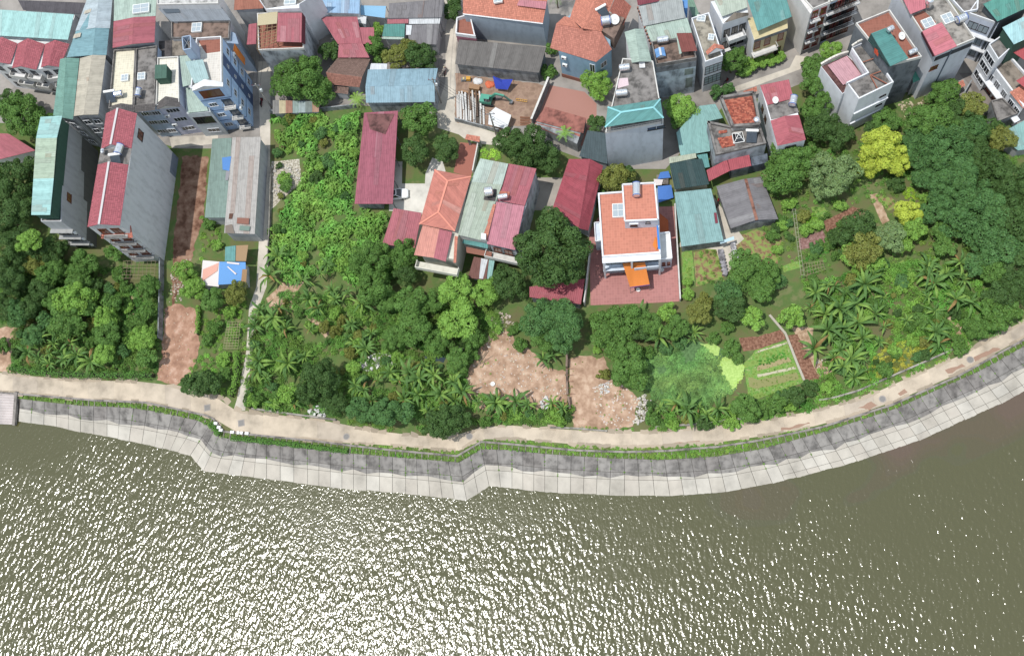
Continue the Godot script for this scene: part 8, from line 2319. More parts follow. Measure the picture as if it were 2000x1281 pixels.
var tree_rows := {  # x, z, crown radius, crown height, kind
	"wl": [[-107.44,-91.88,4.69,4.69,1],[-103.94,-89.92,3.12,3.52,1],[-111.16,-94.49,3.37,3.67,0],[-107.02,-79.34,4.41,4.54,0],[-107.58,-72.06,4.36,4.54,0],[-104.31,-66.95,3.94,4.25,0],[-103.97,-74.79,2.86,3.38,0],[-105.94,-61.33,3.55,3.96,0],[-101.13,-66.4,2.02,7,2],[-101.82,-63.85,2.25,2.94,3]],
	"wg": [[-98.23,-62.25,2.6,3.23,1],[-92.99,-63.15,2.77,3.38,1],[-93.59,-56.64,3.1,3.67,2],[-86.99,-56.24,1.81,2.65,1],[-87.37,-61.84,1.39,0.96,1],[-81.05,-58.74,1.99,2.8,1],[-80.64,-54.52,1.79,2.65,1],[-100.33,-59.53,2.41,3.09,0],[-103.7,-54.91,2.4,3.09,5],[-87.65,-53.37,2.17,2.94,2],[-88.17,-65.62,1.85,2.65,1],[-100.46,-51.25,2.02,2.8,5],[-94.78,-53.1,3,3.6,1],[-87.42,-50.35,2.42,3.16,1],[-87.22,-47.27,1.96,2.8,2],[-80.66,-49.71,2.13,2.94,2],[-80.24,-46.36,1.77,2.65,1],[-82.49,-53.2,1.63,1.15,1],[-107.18,-50.17,1.4,0.96,1],[-104.94,-59.8,2.24,2.94,0],[-106.12,-56.11,2.42,3.09,0],[-91.55,-59.82,1.67,1.15,0],[-85.29,-55.99,1.1,0.77,2],[-99.14,-65.96,2.62,3.23,0],[-93.82,-60.02,2.21,2.94,1],[-101.55,-55.96,2.22,2.94,0],[-97.07,-56.86,2.21,2.94,1],[-91.31,-55.16,1.82,2.65,1],[-86.03,-59.66,1.29,0.9,1],[-84.56,-52.26,1.36,0.96,1],[-92.44,-52.05,1.82,2.65,1],[-98.08,-53.18,1.83,2.65,5]],
	"wh": [[-75.01,-61.29,1.98,2.8,2],[-73.08,-58.1,1.96,2.8,2],[-69.33,-55.81,2.12,2.94,1],[-65.5,-56.77,2.2,3.02,3],[-72.29,-70.42,1.28,0.9,1],[-69.83,-41.83,2.58,3.38,0],[-72.13,-41.84,1.73,2.65,0],[-68.16,-41.67,1.89,2.8,0],[-69.57,-51.63,1.42,1.03,1],[-70.58,-49.49,1.24,0.9,1],[-67.59,-46.27,1.4,1.03,2],[-66.97,-43.68,1.22,0.9,1],[-70.47,-66.46,0.91,0.64,2],[-67.02,-54.25,1.24,0.9,2],[-65.88,-50.68,1.06,0.77,2]],
	"n": [[-56.68,-95.22,4.22,4.54,1],[-59.98,-95.66,2.78,3.38,1],[-53.14,-93.6,2.57,3.23,1],[-55.9,-98.7,2.42,3.09,2],[-51.95,-102.18,1.86,2.65,0],[-44.37,-102.71,2.21,2.94,1],[-44.12,-106.62,1.4,0.96,2],[-43.39,-101.49,1.67,1.15,1],[-39.85,-99.47,2.55,3.23,3],[-35.08,-98.99,2.71,3.38,0],[-37.6,-100.91,2.18,2.94,3],[-30.33,-107.96,1.83,2.65,0],[-30.38,-110.92,1.66,1.15,0],[-35.62,-86.32,3.17,3.82,1],[-36.11,-80.94,2.98,3.67,0],[-30.8,-81.08,2.27,3.09,0],[-16.38,-79.54,3.89,4.54,0],[-19.91,-81.45,2.74,3.52,0],[-13.72,-77.81,2.53,3.38,0],[-5.39,-91.83,2.4,3.23,2],[-4.69,-89.97,1.71,2.65,2],[-5.52,-84.34,1.7,2.65,0],[-13.59,-95.4,1.41,1.03,1],[8.67,-85.82,2.57,3.45,2],[8.01,-83.76,1.66,2.65,1],[-12.92,-100.08,1.24,0.9,1],[17.29,-93.64,2.16,3.09,1],[14.83,-89.55,1.34,1.03,5],[16.63,-89.88,1.17,0.9,5],[20.58,-94.09,1.51,1.15,2],[22.4,-94.56,1.26,0.96,2],[24.1,-94.81,1.25,0.96,2],[25.59,-95.56,1.09,0.83,2],[18.46,-96.43,1.52,1.15,1],[-48.64,-107.46,1.13,0.77,0],[1.92,-87,0.81,10,2],[19.28,-93.08,1.17,0.9,1]],
	"m": [[-12.51,-59.83,5.24,8,0],[-15.07,-57.74,2.72,6.5,0],[-10.12,-57.49,2.7,6.5,0],[-12.71,-64.32,2.9,7,0],[-19.56,-56.31,2.62,3.52,0],[-20.96,-57.64,1.98,2.94,0],[-2.42,-73.84,2.72,3.6,3],[-1.26,-74.71,1.82,2.8,0],[-4.92,-71.37,1.34,1.03,1],[-41.45,-56.22,3.2,3.96,1],[-42.25,-61.01,3.57,4.25,1],[-37.39,-62,2.55,3.38,1],[-36.97,-58.94,2.03,2.94,0],[-48.33,-61.79,1.57,1.15,2],[-35.72,-53.26,3.16,3.96,1],[-28.34,-54.7,3.3,4.11,2],[-23.77,-55.18,2.47,3.38,2],[-31.95,-53.79,2,2.94,1],[-39.51,-54.13,2.02,2.94,1]],
	"b": [[-27.88,-50.19,3.11,3.96,2],[-35.42,-49.49,2.81,3.67,1],[-38.76,-48.04,2.08,3.02,1],[-38.55,-45.62,1.01,0.77,2],[-31.19,-47.29,2.14,3.09,1],[-25.9,-47.55,1.96,2.94,1],[-28.21,-43.95,1.95,2.94,1],[-49.74,-41.1,3.48,4.25,0],[-47.7,-37.65,2.31,3.23,0],[-52.24,-39.68,2.01,2.94,0],[-43.63,-36.24,2.13,3.09,5],[-39.21,-35.57,2.76,3.67,5],[-36.26,-35.93,1.79,2.8,5],[-29.75,-34.01,2.71,3.67,0],[-31.92,-33.94,1.77,2.8,0],[-27.14,-34.32,1.6,2.65,0],[-12.6,-50.35,2.88,3.82,5],[-11.01,-47.89,3.33,4.25,5],[-15.35,-50.01,2.73,3.67,5],[-14.81,-46.7,1.92,2.94,1],[-18.41,-46.57,1.3,1.03,1],[-19.77,-49.12,0.82,0.64,1],[-22.09,-49.58,0.74,0.58,2],[-19.03,-49.69,0.82,0.64,1],[-62.27,-39.24,1.2,0.9,0],[-26.36,-45.6,1.32,1.03,1],[-55.76,-44.15,1.2,0.9,1],[-55.68,-39.45,1.68,2.65,2],[-57.97,-39.11,1.19,0.9,1]],
	"t": [[-5.04,-47.88,2.52,3.52,1],[-1.9,-49.62,2.67,3.67,1],[-3.03,-46.81,2.2,3.23,1],[2.13,-48.51,2.19,3.23,1],[5.78,-47.99,2.02,3.09,1],[0.36,-47.34,1.88,2.94,0],[9.54,-50.31,2.32,3.38,3],[10.37,-52.02,1.56,2.65,3],[14.36,-50.76,2.31,3.38,0],[17.29,-49.13,1.84,2.94,2],[16.74,-57.06,2.94,3.96,1],[14.12,-53.02,2.32,3.38,5],[8.06,-56.07,0.8,0.64,2],[8.19,-54,1.11,0.9,2],[4.42,-50.6,1.57,2.65,2],[18.62,-54.01,2,3.09,1],[-6.5,-45.56,0.8,0.64,2],[-6.77,-50.85,0.97,0.77,1]],
	"p": [[-1.12,-42.72,2.79,3.82,1],[-2.22,-40.41,2.17,3.23,1],[-0.3,-40.02,1.86,2.94,1],[-5.33,-41.3,1.11,0.9,3],[14.16,-45.04,1.39,1.15,1],[15.08,-43.36,1.08,0.9,1],[15.3,-34.86,2.09,3.23,1],[1.55,-34.32,1.39,1.15,1],[11.72,-46.7,1.09,0.9,1],[-3.68,-44.29,1.57,2.65,1],[13.76,-48.28,1.09,0.9,1],[4.21,-45.29,1.26,1.03,5],[6.6,-46.19,1.25,1.03,5],[1.42,-44.57,1.26,1.03,1]],
	"g": [[26.99,-64.02,1.18,0.96,2],[28.88,-64.82,1.1,0.9,2],[21.78,-63.13,1.27,1.03,1],[22.43,-60.94,0.95,0.77,2],[19.99,-56.07,2.16,3.23,1],[21.96,-55.4,1.4,1.15,5],[19.33,-52.94,1.85,2.94,1],[23.49,-49.28,1.82,2.94,2],[32.05,-49.42,1.36,1.15,5],[34.2,-62.6,2.89,3.96,0],[31.32,-61.62,1.69,2.8,0],[39.04,-61.1,2.57,3.67,6],[34.86,-59.07,2.72,3.82,3],[33.24,-58.46,1.68,2.8,2],[36.6,-57.5,1.51,2.65,2],[42.08,-64.73,2.27,3.38,4],[42.65,-62.43,1.96,3.09,2],[41.12,-60.06,1.51,2.65,2],[41.67,-70.88,1.32,1.09,0],[45.54,-64.81,1.81,2.94,5],[46.82,-59.22,1.79,2.94,1],[24.67,-68.42,1.11,0.9,2],[37.63,-57.19,1.37,1.15,2],[35.85,-54.04,0.91,0.77,2],[25.51,-38.11,1.35,1.15,0],[22.86,-36.76,1.63,2.8,0],[20.27,-35.7,1.49,2.65,1],[27.88,-38.32,1.12,0.96,2],[18.45,-35.25,1.35,1.15,1],[23.61,-64.99,0.95,0.77,2],[25.54,-68.93,0.8,0.64,2],[45.91,-68.56,0.93,0.77,2],[42.68,-48.4,1.34,1.15,1],[45.78,-46.77,1.18,1.03,1],[42.08,-55.43,0.91,0.77,2],[40.36,-53.79,1.06,0.9,2]],
	"r": [[30.95,-88.47,2.74,3.67,1],[30.85,-91.31,2.43,3.38,1],[32.51,-86.16,2.25,3.23,1],[30.45,-80.42,2.86,3.82,0],[33.29,-79.17,2.21,3.23,0],[33.55,-94.54,2.12,3.09,2],[30.08,-93.61,1.32,1.03,1],[29.67,-83.84,2.09,3.09,1],[25.21,-75.17,3.16,4.11,1],[23.91,-71.86,3.15,4.11,1],[22.5,-74,1.6,2.65,1],[31.16,-71.28,3.57,4.54,6],[28.88,-75.11,2.21,3.23,1],[39.03,-75.56,3.55,4.54,4],[37.35,-73.59,2.33,3.38,4],[41.25,-73.78,2.32,3.38,4],[40.28,-81.05,2.2,3.23,1],[38.57,-80.21,1.58,2.65,0],[29.27,-69.56,1.57,2.65,6]],
	"e": [[47.09,-80.27,3.09,4.11,1],[49.83,-85.11,2.57,3.6,1],[53.51,-82.41,2.62,3.67,3],[51.42,-81.18,2.32,3.38,0],[45.68,-78.31,2.17,3.23,5],[48.24,-74.79,3.8,4.83,5],[52.81,-75.02,2.73,3.82,0],[45.52,-73.95,2.3,3.38,5],[49.64,-69.97,3.6,4.69,5],[54.92,-71.93,3.15,4.25,0],[57.33,-68.95,3.41,4.54,0],[51.13,-66.08,3.42,4.54,5],[48.89,-63.11,3.12,4.25,5],[53.85,-64.37,3.25,4.4,5],[57.31,-62.47,3.08,4.25,0],[52.36,-60.14,3.09,4.25,5],[54.86,-57.8,3.2,4.4,5],[56.73,-55.17,2.75,3.96,0],[56.11,-52,2.59,3.82,0],[53.69,-50.95,2.46,3.67,0],[53.58,-54.72,2.19,3.38,1],[46.96,-70.26,2.43,3.52,5],[57.72,-76.69,2.27,3.38,3],[50.41,-78.69,2,3.09,1],[49.85,-46.14,2.02,3.23,1],[52.79,-46.79,1.87,3.09,1],[52.13,-48.81,1.88,3.09,1],[47.64,-43.4,1.17,1.03,1],[44.91,-71.11,1.84,2.94,5],[55,-48.34,1.73,2.94,1],[56.94,-78.32,1.83,2.94,0],[60.29,-64.89,2.94,4.11,0],[59.67,-58.24,2.9,4.11,5],[47.28,-66.41,2.26,3.38,5],[43.55,-76.09,1.86,2.94,5],[45.42,-81.94,1.72,2.8,1],[53.85,-78.82,2.15,3.23,5],[46.84,-61.56,1.65,2.8,1],[50.92,-55.84,1.77,2.94,5]],
}
var banana_rows := {
	"w": [V(-99.15,1.8,-50.78),V(-96.65,1.8,-49.34),V(-93.96,1.8,-49.68),V(-97.37,1.8,-48.03),V(-92.74,1.8,-47.41),V(-99.54,1.8,-47.22),V(-90.34,1.8,-46.44),V(-101.52,1.8,-48.18),V(-96.05,1.8,-51.56),V(-92.37,1.8,-51.42),V(-94.5,1.8,-47.03),V(-97.5,1.8,-45.81),V(-101.4,1.8,-50.42)],
	"c": [V(-59.39,1.8,-63.1),V(-60.12,1.8,-59.76),V(-50.84,1.8,-61.67),V(-51.14,1.8,-59.33),V(-54.31,1.8,-58.31),V(-53.63,1.8,-55.77),V(-49.44,1.8,-56.92),V(-46.3,1.8,-56.33),V(-48.5,1.8,-55.54),V(-44.37,1.8,-53.68),V(-61.44,1.8,-53.98),V(-58.64,1.8,-52.7),V(-60.96,1.8,-53.42),V(-62.4,1.8,-51.62),V(-52.85,1.8,-50.36),V(-45.8,1.8,-51.38),V(-45.23,1.8,-48.23),V(-43.38,1.8,-46.78),V(-46.52,1.8,-48.71),V(-53.69,1.8,-45.88),V(-55.67,1.8,-44.84),V(-61.04,1.8,-45.46),V(-59.69,1.8,-42.5),V(-54.94,1.8,-37.79),V(-58.27,1.8,-38.31),V(-56.77,1.8,-50.87),V(-61.73,1.8,-47.57),V(-42.57,1.8,-49.42),V(-58.33,1.8,-54.46),V(-51.79,1.8,-54.18),V(-61.45,1.8,-44.1)],
	"b": [V(-43.06,1.8,-39.59),V(-44.6,1.8,-40.48),V(-41.68,1.8,-38.22),V(-39.29,1.8,-42.9),V(-40.97,1.8,-41.19),V(-36.05,1.8,-42.79),V(-34.53,1.8,-41.48),V(-31.74,1.8,-41.8),V(-28.94,1.8,-40.79),V(-36.81,1.8,-38.31),V(-32.67,1.8,-36.22),V(-29.74,1.8,-35.72),V(-34.46,1.8,-39.31),V(-27.28,1.8,-39.08),V(-22.42,1.8,-37.38),V(-25.16,1.8,-37.3),V(-22.26,1.8,-37.21),V(-19.14,1.8,-37.52),V(-17.31,1.8,-36.65),V(-12.17,1.8,-36.01),V(-13.35,1.8,-36.69),V(-37.64,1.8,-40.75),V(-31.02,1.8,-38.87),V(-33.59,1.8,-43.54),V(-28.56,1.8,-37.97),V(-14.86,1.8,-44.12),V(-13.66,1.8,-44.49)],
	"p": [V(2.99,1.8,-35.56),V(6.94,1.8,-34.89),V(9.89,1.8,-34.56),V(11.51,1.8,-35.15),V(15.53,1.8,-36.44),V(3.49,1.8,-46.99),V(8.84,1.8,-47.61),V(0.18,1.8,-51.24),V(5.7,1.8,-36.11),V(8.73,1.8,-35.62),V(8.16,1.8,-46.56)],
	"g": [V(28.81,1.8,-54.25),V(30.56,1.8,-54.17),V(35.13,1.8,-54.12),V(36.47,1.8,-55.4),V(44.1,1.8,-55.45),V(45.28,1.8,-54.06),V(48.78,1.8,-56.97),V(44.48,1.8,-56.77),V(49.61,1.8,-54.1),V(44.24,1.8,-51.55),V(47.65,1.8,-50.99),V(49.88,1.8,-50.48),V(27.31,1.8,-52.98),V(26.5,1.8,-50.6),V(33.22,1.8,-50.97),V(36.22,1.8,-49.36),V(28.37,1.8,-49.36),V(28.74,1.8,-46.81),V(26.56,1.8,-44.38),V(30.74,1.8,-45.67),V(30.21,1.8,-44),V(30.31,1.8,-41.11),V(31.6,1.8,-42.1),V(32.1,1.8,-39.62),V(33.7,1.8,-45.96),V(33.38,1.8,-48.09),V(35.97,1.8,-44.82),V(40.33,1.8,-48.04),V(44.14,1.8,-45.79),V(44.71,1.8,-44.48),V(44.74,1.8,-49.56),V(30.76,1.8,-50.58),V(37.69,1.8,-51.93),V(31.2,1.8,-47.28),V(29.25,1.8,-42.51),V(47.12,1.8,-55.64),V(33.7,1.8,-42.34),V(37.17,1.8,-47.04)],
}


# ---------- plants ----------
func leaf_quad(s: MB, p: Vector3, d: Vector3, r: RandomNumberGenerator, size: float, loose: float, tone := 1.0) -> void:
	var nrm := (d + Vector3(r.randfn(), r.randfn() + 0.25, r.randfn()) * loose).normalized()
	var t := nrm.cross(Vector3(r.randfn(), r.randfn(), r.randfn())).normalized()
	var b := nrm.cross(t)
	var l := size * r.randf_range(0.7, 1.3)
	var w := l * r.randf_range(0.35, 0.6)
	var k := r.randf_range(0.72, 1.25) * tone
	s.ink = Color(k * r.randf_range(0.9, 1.12), k, k * r.randf_range(0.75, 1.15))
	var tip := p + t * l * 0.5 - nrm * l * 0.12
	var end := p - t * l * 0.5 - nrm * l * 0.05
	s.tri(end, p + b * w * 0.5, tip); s.tri(end, tip, p - b * w * 0.5)

func crown_mesh(key: String, sd: int, lobes: int, leaves: int, size: float, flatness := 0.8, lobe_r := 0.36) -> Mesh:
	if shapes.has(key): return shapes[key]
	var r := RandomNumberGenerator.new()
	r.seed = sd
	var c := []
	var drift := Vector3(r.randf_range(-0.2, 0.2), r.randf_range(-0.1, 0.15), r.randf_range(-0.2, 0.2))
	for i in lobes:
		var d := Vector3(r.randfn(), r.randfn() * 0.8 + 0.35, r.randfn()).normalized()
		var k := r.randf_range(0.42, 0.92)
		c.append([Vector3(d.x * k, d.y * k * flatness, d.z * k) + drift * (k - 0.3), lobe_r * r.randf_range(0.6, 1.35), r.randf_range(0.78, 1.22)])
	c.append([Vector3(0, 0.0, 0), 0.5, 1.0])
	var s := MB.new()
	s.tint = true
	var made := 0
	var tries := 0
	while made < leaves and tries < leaves * 6:
		tries += 1
		var q: Array = c[r.randi() % c.size()]
		var d := Vector3(r.randfn(), r.randfn(), r.randfn()).normalized()
		if d.y < -0.35: continue
		var p: Vector3 = q[0] + d * q[1] * r.randf_range(0.78, 1.18)
		var deep := false
		for o in c:
			if o[0] != q[0] and p.distance_to(o[0]) < o[1] * 0.8:
				deep = true
				break
		if deep: continue
		leaf_quad(s, p, d, r, size, 0.42, q[2])
		made += 1
	shapes[key] = s.commit()
	return shapes[key]

func trunk_mesh(key: String, sd: int) -> Mesh:  # foot at 0, crown centre at y = 1
	if shapes.has(key): return shapes[key]
	var r := RandomNumberGenerator.new()
	r.seed = sd
	var s := MB.new()
	s.tube(Vector3.ZERO, Vector3(0.02, 0.55, 0.01), 0.07, 0.05, 7, false)
	for i in 5:
		var a := TAU * i / 5.0 + r.randf()
		var e := Vector3(cos(a) * 0.45, r.randf_range(0.95, 1.25), sin(a) * 0.45)
		s.tube(Vector3(0.02, 0.5, 0.01), e, 0.045, 0.012, 5, false)
	shapes[key] = s.commit()
	return shapes[key]

var leaf_hex := ["4e6c38", "628840", "84ae4c", "838a44", "bccb4c", "588048", "7e9862"]
var leaf_word := ["dark green", "leafy green", "bright green", "olive green", "yellow-green", "bluish green", "grey-green"]
var zone_word := {"wl": "beside the tall grey mint-roofed house", "wg": "in the gardens below the tall grey houses", "wh": "between the dirt track and the lane", "n": "among the roofs around the lane and building site", "m": "around the salmon and crimson roofed houses", "b": "in the thicket above the promenade", "t": "along the tiled yard of the white house", "p": "around the duckweed pond", "g": "in the vegetable gardens and banana grove", "r": "beside the slim white house and the white tower", "e": "in the wood behind the banana grove"}

var scrub := [["under the bananas beside the lane", [V(-63.46,0,-55.3),V(-57.84,0,-57.31),V(-45.47,0,-55.41),V(-42.68,0,-50.86),V(-44.93,0,-44.01),V(-51.37,0,-37.44),V(-62.56,0,-38.62)], 46],
	["in the thicket behind the larger dirt lot", [V(-45.47,0,-55.41),V(-23.27,0,-53.55),V(-22,0,-50.02),V(-27.75,0,-44.25),V(-27.25,0,-37.54),V(-44.58,0,-36.4),V(-45.78,0,-44.04)], 42],
	["in the gardens behind the promenade hedge", [V(-107.58,0,-64.8),V(-80.6,0,-59.73),V(-79.45,0,-45.23),V(-104.69,0,-46.57)], 52],
	["among the banana grove leaves", [V(27.73,0,-56.4),V(51.53,0,-56.94),V(55.08,0,-50.13),V(49.98,0,-45.06),V(34.52,0,-39.62),V(27.18,0,-41.47)], 60],
	["on the creeper lot beside the carport", [V(-62,0,-90.22),V(-47.05,0,-89.15),V(-47.19,0,-73.01),V(-42.44,0,-66.18),V(-50.96,0,-60.17),V(-60.12,0,-64.31)], 34],
	["along the pond edge", [V(1.49,0,-36.67),V(14.55,0,-35.47),V(25.39,0,-38.32),V(25.94,0,-35.92),V(14.41,0,-33.26),V(1.72,0,-32.82)], 24],
	["on the strip below the larger dirt lot", [V(-25.61,0,-36.67),V(-10.74,0,-35.82),V(-11.01,0,-33.81),V(-25.18,0,-34.36)], 12],
	["around the plots by the yellow-green tree", [V(21.74,0,-65.42),V(26.41,0,-68.72),V(37.45,0,-68.08),V(48.2,0,-60.51),V(36.2,0,-56),V(25.25,0,-54.81)], 30]]

func build_plants() -> void:
	var bark := mat("bark", "grain", "7a6752", 0.95)
	var r := RandomNumberGenerator.new()
	r.seed = 12
	for z in tree_rows:
		for t in tree_rows[z]:
			var rad: float = t[2]
			var kind: int = t[4]
			var big := "large" if rad > 3.3 else ("" if rad > 1.6 else "low")
			var what := "tree" if rad > 1.6 else "shrub"
			var label: String = "%s %s %s %s" % [big, leaf_word[kind], what, zone_word[z]]
			var o := thing("leafy_tree" if what == "tree" else "leafy_shrub", label.strip_edges(), what, Vector3(t[0], 0, t[1]), "%s %ss %s" % [leaf_word[kind], what, zone_word[z]])
			o.rotation.y = r.randf() * TAU
			var v := r.randi() % 4
			var mesh: Mesh
			if rad > 3.3: mesh = crown_mesh("big%d" % v, 40 + v, 64, 13000, 0.088, 0.8, 0.2)
			elif rad > 1.9: mesh = crown_mesh("mid%d" % v, 50 + v, 38, 6500, 0.12, 0.8, 0.235)
			else: mesh = crown_mesh("small%d" % v, 60 + v, 18, 1400, 0.26, 0.75, 0.3)
			var hc: float = t[3]
			inst(o, "crown", mesh, mat("leaf%d" % kind, "leaf", leaf_hex[kind]), Transform3D(Basis().scaled(Vector3(rad, rad * r.randf_range(0.75, 1.05), rad * r.randf_range(0.82, 1.16))), Vector3(0, hc, 0)))
			inst(o, "trunk", trunk_mesh("trunk%d" % v, 70 + v), bark, Transform3D(Basis().scaled(Vector3(rad * 0.9, hc, rad * 0.9)), Vector3.ZERO))
	# scrub between the bananas and along the lots
	for a in scrub:
		var f := PackedVector2Array()
		for k in a[1]: f.append(Vector2(k.x, k.z))
		var lo := f[0]
		var hi := f[0]
		for k in f:
			lo = lo.min(k); hi = hi.max(k)
		var made := 0
		while made < a[2]:
			var p := Vector2(r.randf_range(lo.x, hi.x), r.randf_range(lo.y, hi.y))
			if not Geometry2D.is_point_in_polygon(p, f): continue
			made += 1
			var kind: int = [1, 2, 1, 0, 2, 5, 3][r.randi() % 7]
			var rad := r.randf_range(0.5, 1.3)
			var o := thing("leafy_shrub", "scrubby %s bush %s" % [leaf_word[kind], a[0]], "shrub", Vector3(p.x, 0, p.y), "%s scrub %s" % [leaf_word[kind], a[0]])
			o.rotation.y = r.randf() * TAU
			var v := r.randi() % 3
			inst(o, "crown", crown_mesh("small%d" % v, 60 + v, 18, 1400, 0.26, 0.75, 0.3), mat("leaf%d" % kind, "leaf", leaf_hex[kind]), Transform3D(Basis().scaled(Vector3(rad, rad * r.randf_range(0.7, 1.3), rad * r.randf_range(0.8, 1.2))), Vector3(0, rad * 0.8, 0)))
			inst(o, "trunk", trunk_mesh("trunk%d" % v, 70 + v), bark, Transform3D(Basis().scaled(Vector3(rad * 0.6, rad * 0.8, rad * 0.6)), Vector3.ZERO))
	# bananas
	var leafs := []
	for v in 4:
		var s := MB.new()
		s.tint = true
		var rr := RandomNumberGenerator.new()
		rr.seed = 80 + v
		var n := 8
		var pts := []
		for i in n + 1:
			var u := float(i) / n
			pts.append(Vector3(0, 0.42 * sin(u * (2.2 + 0.25 * v)) - 0.18 * u * u * u, u * 0.95))
		for i in n:
			var u0 := float(i) / n
			var u1 := float(i + 1) / n
			var w0 := 0.075 * pow(sin(PI * clampf(u0 * 0.94 + 0.05, 0, 1)), 0.6) * (0.25 if i == 0 else 1.0)
			var w1 := 0.075 * pow(sin(PI * clampf(u1 * 0.94 + 0.05, 0, 1)), 0.6)
			for sd in [-1, 1]:
				var k := rr.randf_range(0.85, 1.15)
				s.ink = Color(k, k, k * 0.9)
				var dip := rr.randf_range(0.02, 0.06)
				var a: Vector3 = pts[i]
				var b: Vector3 = pts[i + 1]
				var c := b + Vector3(sd * w1, -dip, 0)
				var d := a + Vector3(sd * w0, -dip, 0)
				if sd > 0: s.quad(a, b, c, d)
				else: s.quad(b, a, d, c)
			# the pale midrib
			s.ink = Color(1.9, 1.7, 1.6)
			s.bar(pts[i] + Vector3(0, 0.006, 0), pts[i + 1] + Vector3(0, 0.006, 0), 0.016, 0.01)
		leafs.append(s.commit())
	var stem := MB.new()
	stem.tube(Vector3.ZERO, Vector3(0, 1, 0), 0.13, 0.07, 8, false)
	var stem_mesh := stem.commit()
	var bl := [mat("banana_a", "leaf", "668a48"), mat("banana_b", "leaf", "577a40"), mat("banana_c", "leaf", "7c9c4a")]
	var dead := mat("banana_dry", "leaf", "94784c")
	var bz := {"w": "in the garden behind the promenade hedge", "c": "between the lane and the creeper lot", "b": "in the thicket above the promenade", "p": "around the duckweed pond", "g": "in the big banana grove"}
	for z in banana_rows:
		for p in banana_rows[z]:
			var o := thing("banana_plant", "banana plant with arching ribbed leaves " + bz[z], "banana plant", Vector3(p.x, 0, p.z), "banana plants " + bz[z])
			o.rotation.y = r.randf() * TAU
			var h := r.randf_range(0.9, 2.5)
			var big := r.randf_range(0.5, 1.2)
			o.rotation.x = r.randf_range(-0.2, 0.2)
			inst(o, "stem", stem_mesh, bl[1], Transform3D(Basis().scaled(Vector3(1, h, 1)), Vector3.ZERO))
			var n := r.randi_range(10, 14)
			for i in n:
				var a := TAU * i / n * 1.0 + r.randf_range(-0.3, 0.3)
				var l := r.randf_range(1.2, 2.9) * big
				var up := r.randf_range(-0.3, 0.6)
				var q := Basis(Vector3.UP, a) * Basis(Vector3.RIGHT, -up)
				inst(o, "leaf", leafs[r.randi() % 4], dead if r.randf() < 0.035 else bl[r.randi() % 3], Transform3D(q.scaled_local(Vector3(l * r.randf_range(0.9, 1.25), l, l)), Vector3(0, h - 0.05, 0)))
	build_cover()

func tuft_mesh(key: String, sd: int, leaves: int, size: float, up: float) -> Mesh:
	if shapes.has(key): return shapes[key]
	var r := RandomNumberGenerator.new()
	r.seed = sd
	var s := MB.new()
	s.tint = true
	for i in leaves:
		var d := Vector3(r.randfn(), absf(r.randfn()) * 0.9 + up, r.randfn()).normalized()
		leaf_quad(s, d * Vector3(0.55, 0.42, 0.55) * r.randf_range(0.7, 1.1), (d + Vector3.UP * 0.5).normalized(), r, size, 0.4)
	shapes[key] = s.commit()
	return shapes[key]

func blade_mesh(key: String, sd: int, blades: int) -> Mesh:
	if shapes.has(key): return shapes[key]
	var r := RandomNumberGenerator.new()
	r.seed = sd
	var s := MB.new()
	s.tint = true
	for i in blades:
		var a := r.randf() * TAU
		var at := Vector3(cos(a), 0, sin(a)) * r.randf() * 0.3
		var d := Vector3(cos(a) * r.randf_range(0.1, 0.6), r.randf_range(0.5, 1.0), sin(a) * r.randf_range(0.1, 0.6))
		var w := Vector3(-sin(a), 0, cos(a)) * 0.045
		var k := r.randf_range(0.75, 1.25)
		s.ink = Color(k, k, k * 0.85)
		s.tri(at - w, at + w, at + d)
	shapes[key] = s.commit()
	return shapes[key]

func cover(nm: String, label: String, poly: Array, hex: String, gap: float, size: Vector2, mound: float, mesh: Mesh, sd: int, cut := [], category := "undergrowth") -> void:
	var f := PackedVector2Array()
	for a in poly: f.append(Vector2(a.x, a.z))
	var holes := []
	for c in cut:
		var h := PackedVector2Array()
		for a in c: h.append(Vector2(a.x, a.z))
		holes.append(h)
	var lo := f[0]
	var hi := f[0]
	for a in f:
		lo = lo.min(a); hi = hi.max(a)
	var r := RandomNumberGenerator.new()
	r.seed = sd
	var nz := FastNoiseLite.new()
	nz.seed = sd; nz.frequency = 0.16; nz.fractal_octaves = 3
	var ts := []
	var cs := []
	var x := lo.x
	while x < hi.x:
		var z := lo.y
		while z < hi.y:
			var p := Vector2(x, z) + Vector2(r.randf(), r.randf()) * gap
			z += gap
			if not Geometry2D.is_point_in_polygon(p, f): continue
			var skip := false
			for h in holes:
				if Geometry2D.is_point_in_polygon(p, h): skip = true
			var v := nz.get_noise_2d(p.x, p.y)
			if skip or v < -0.3 and mound > 0: continue
			var k := r.randf_range(size.x, size.y)
			var y := maxf(0.0, (v + 0.3) * mound)
			ts.append(Transform3D(Basis(Vector3.UP, r.randf() * TAU).scaled(Vector3(k, k * r.randf_range(0.8, 1.2) + y * 0.4, k)), Vector3(p.x, y * 0.6, p.y)))
			var m := 1.0 + 0.6 * nz.get_noise_2d(p.x * 2.0 + 50, p.y * 2.0) + r.randf_range(-0.2, 0.2)
			cs.append(Color(m * (1.0 + 0.3 * nz.get_noise_2d(p.x - 90, p.y)), m, m * 0.95))
		x += gap
	var mm := MultiMesh.new()
	mm.transform_format = MultiMesh.TRANSFORM_3D
	mm.use_colors = true
	mm.mesh = mesh
	mm.instance_count = ts.size()
	for i in ts.size():
		mm.set_instance_transform(i, ts[i])
		mm.set_instance_color(i, cs[i])
	var o := MultiMeshInstance3D.new()
	o.name = numbered(nm)
	o.multimesh = mm
	o.material_override = mat("cover_" + hex, "leaf", hex)
	o.set_meta("kind", "stuff")
	tag(o, label, category)
	add_child(o)

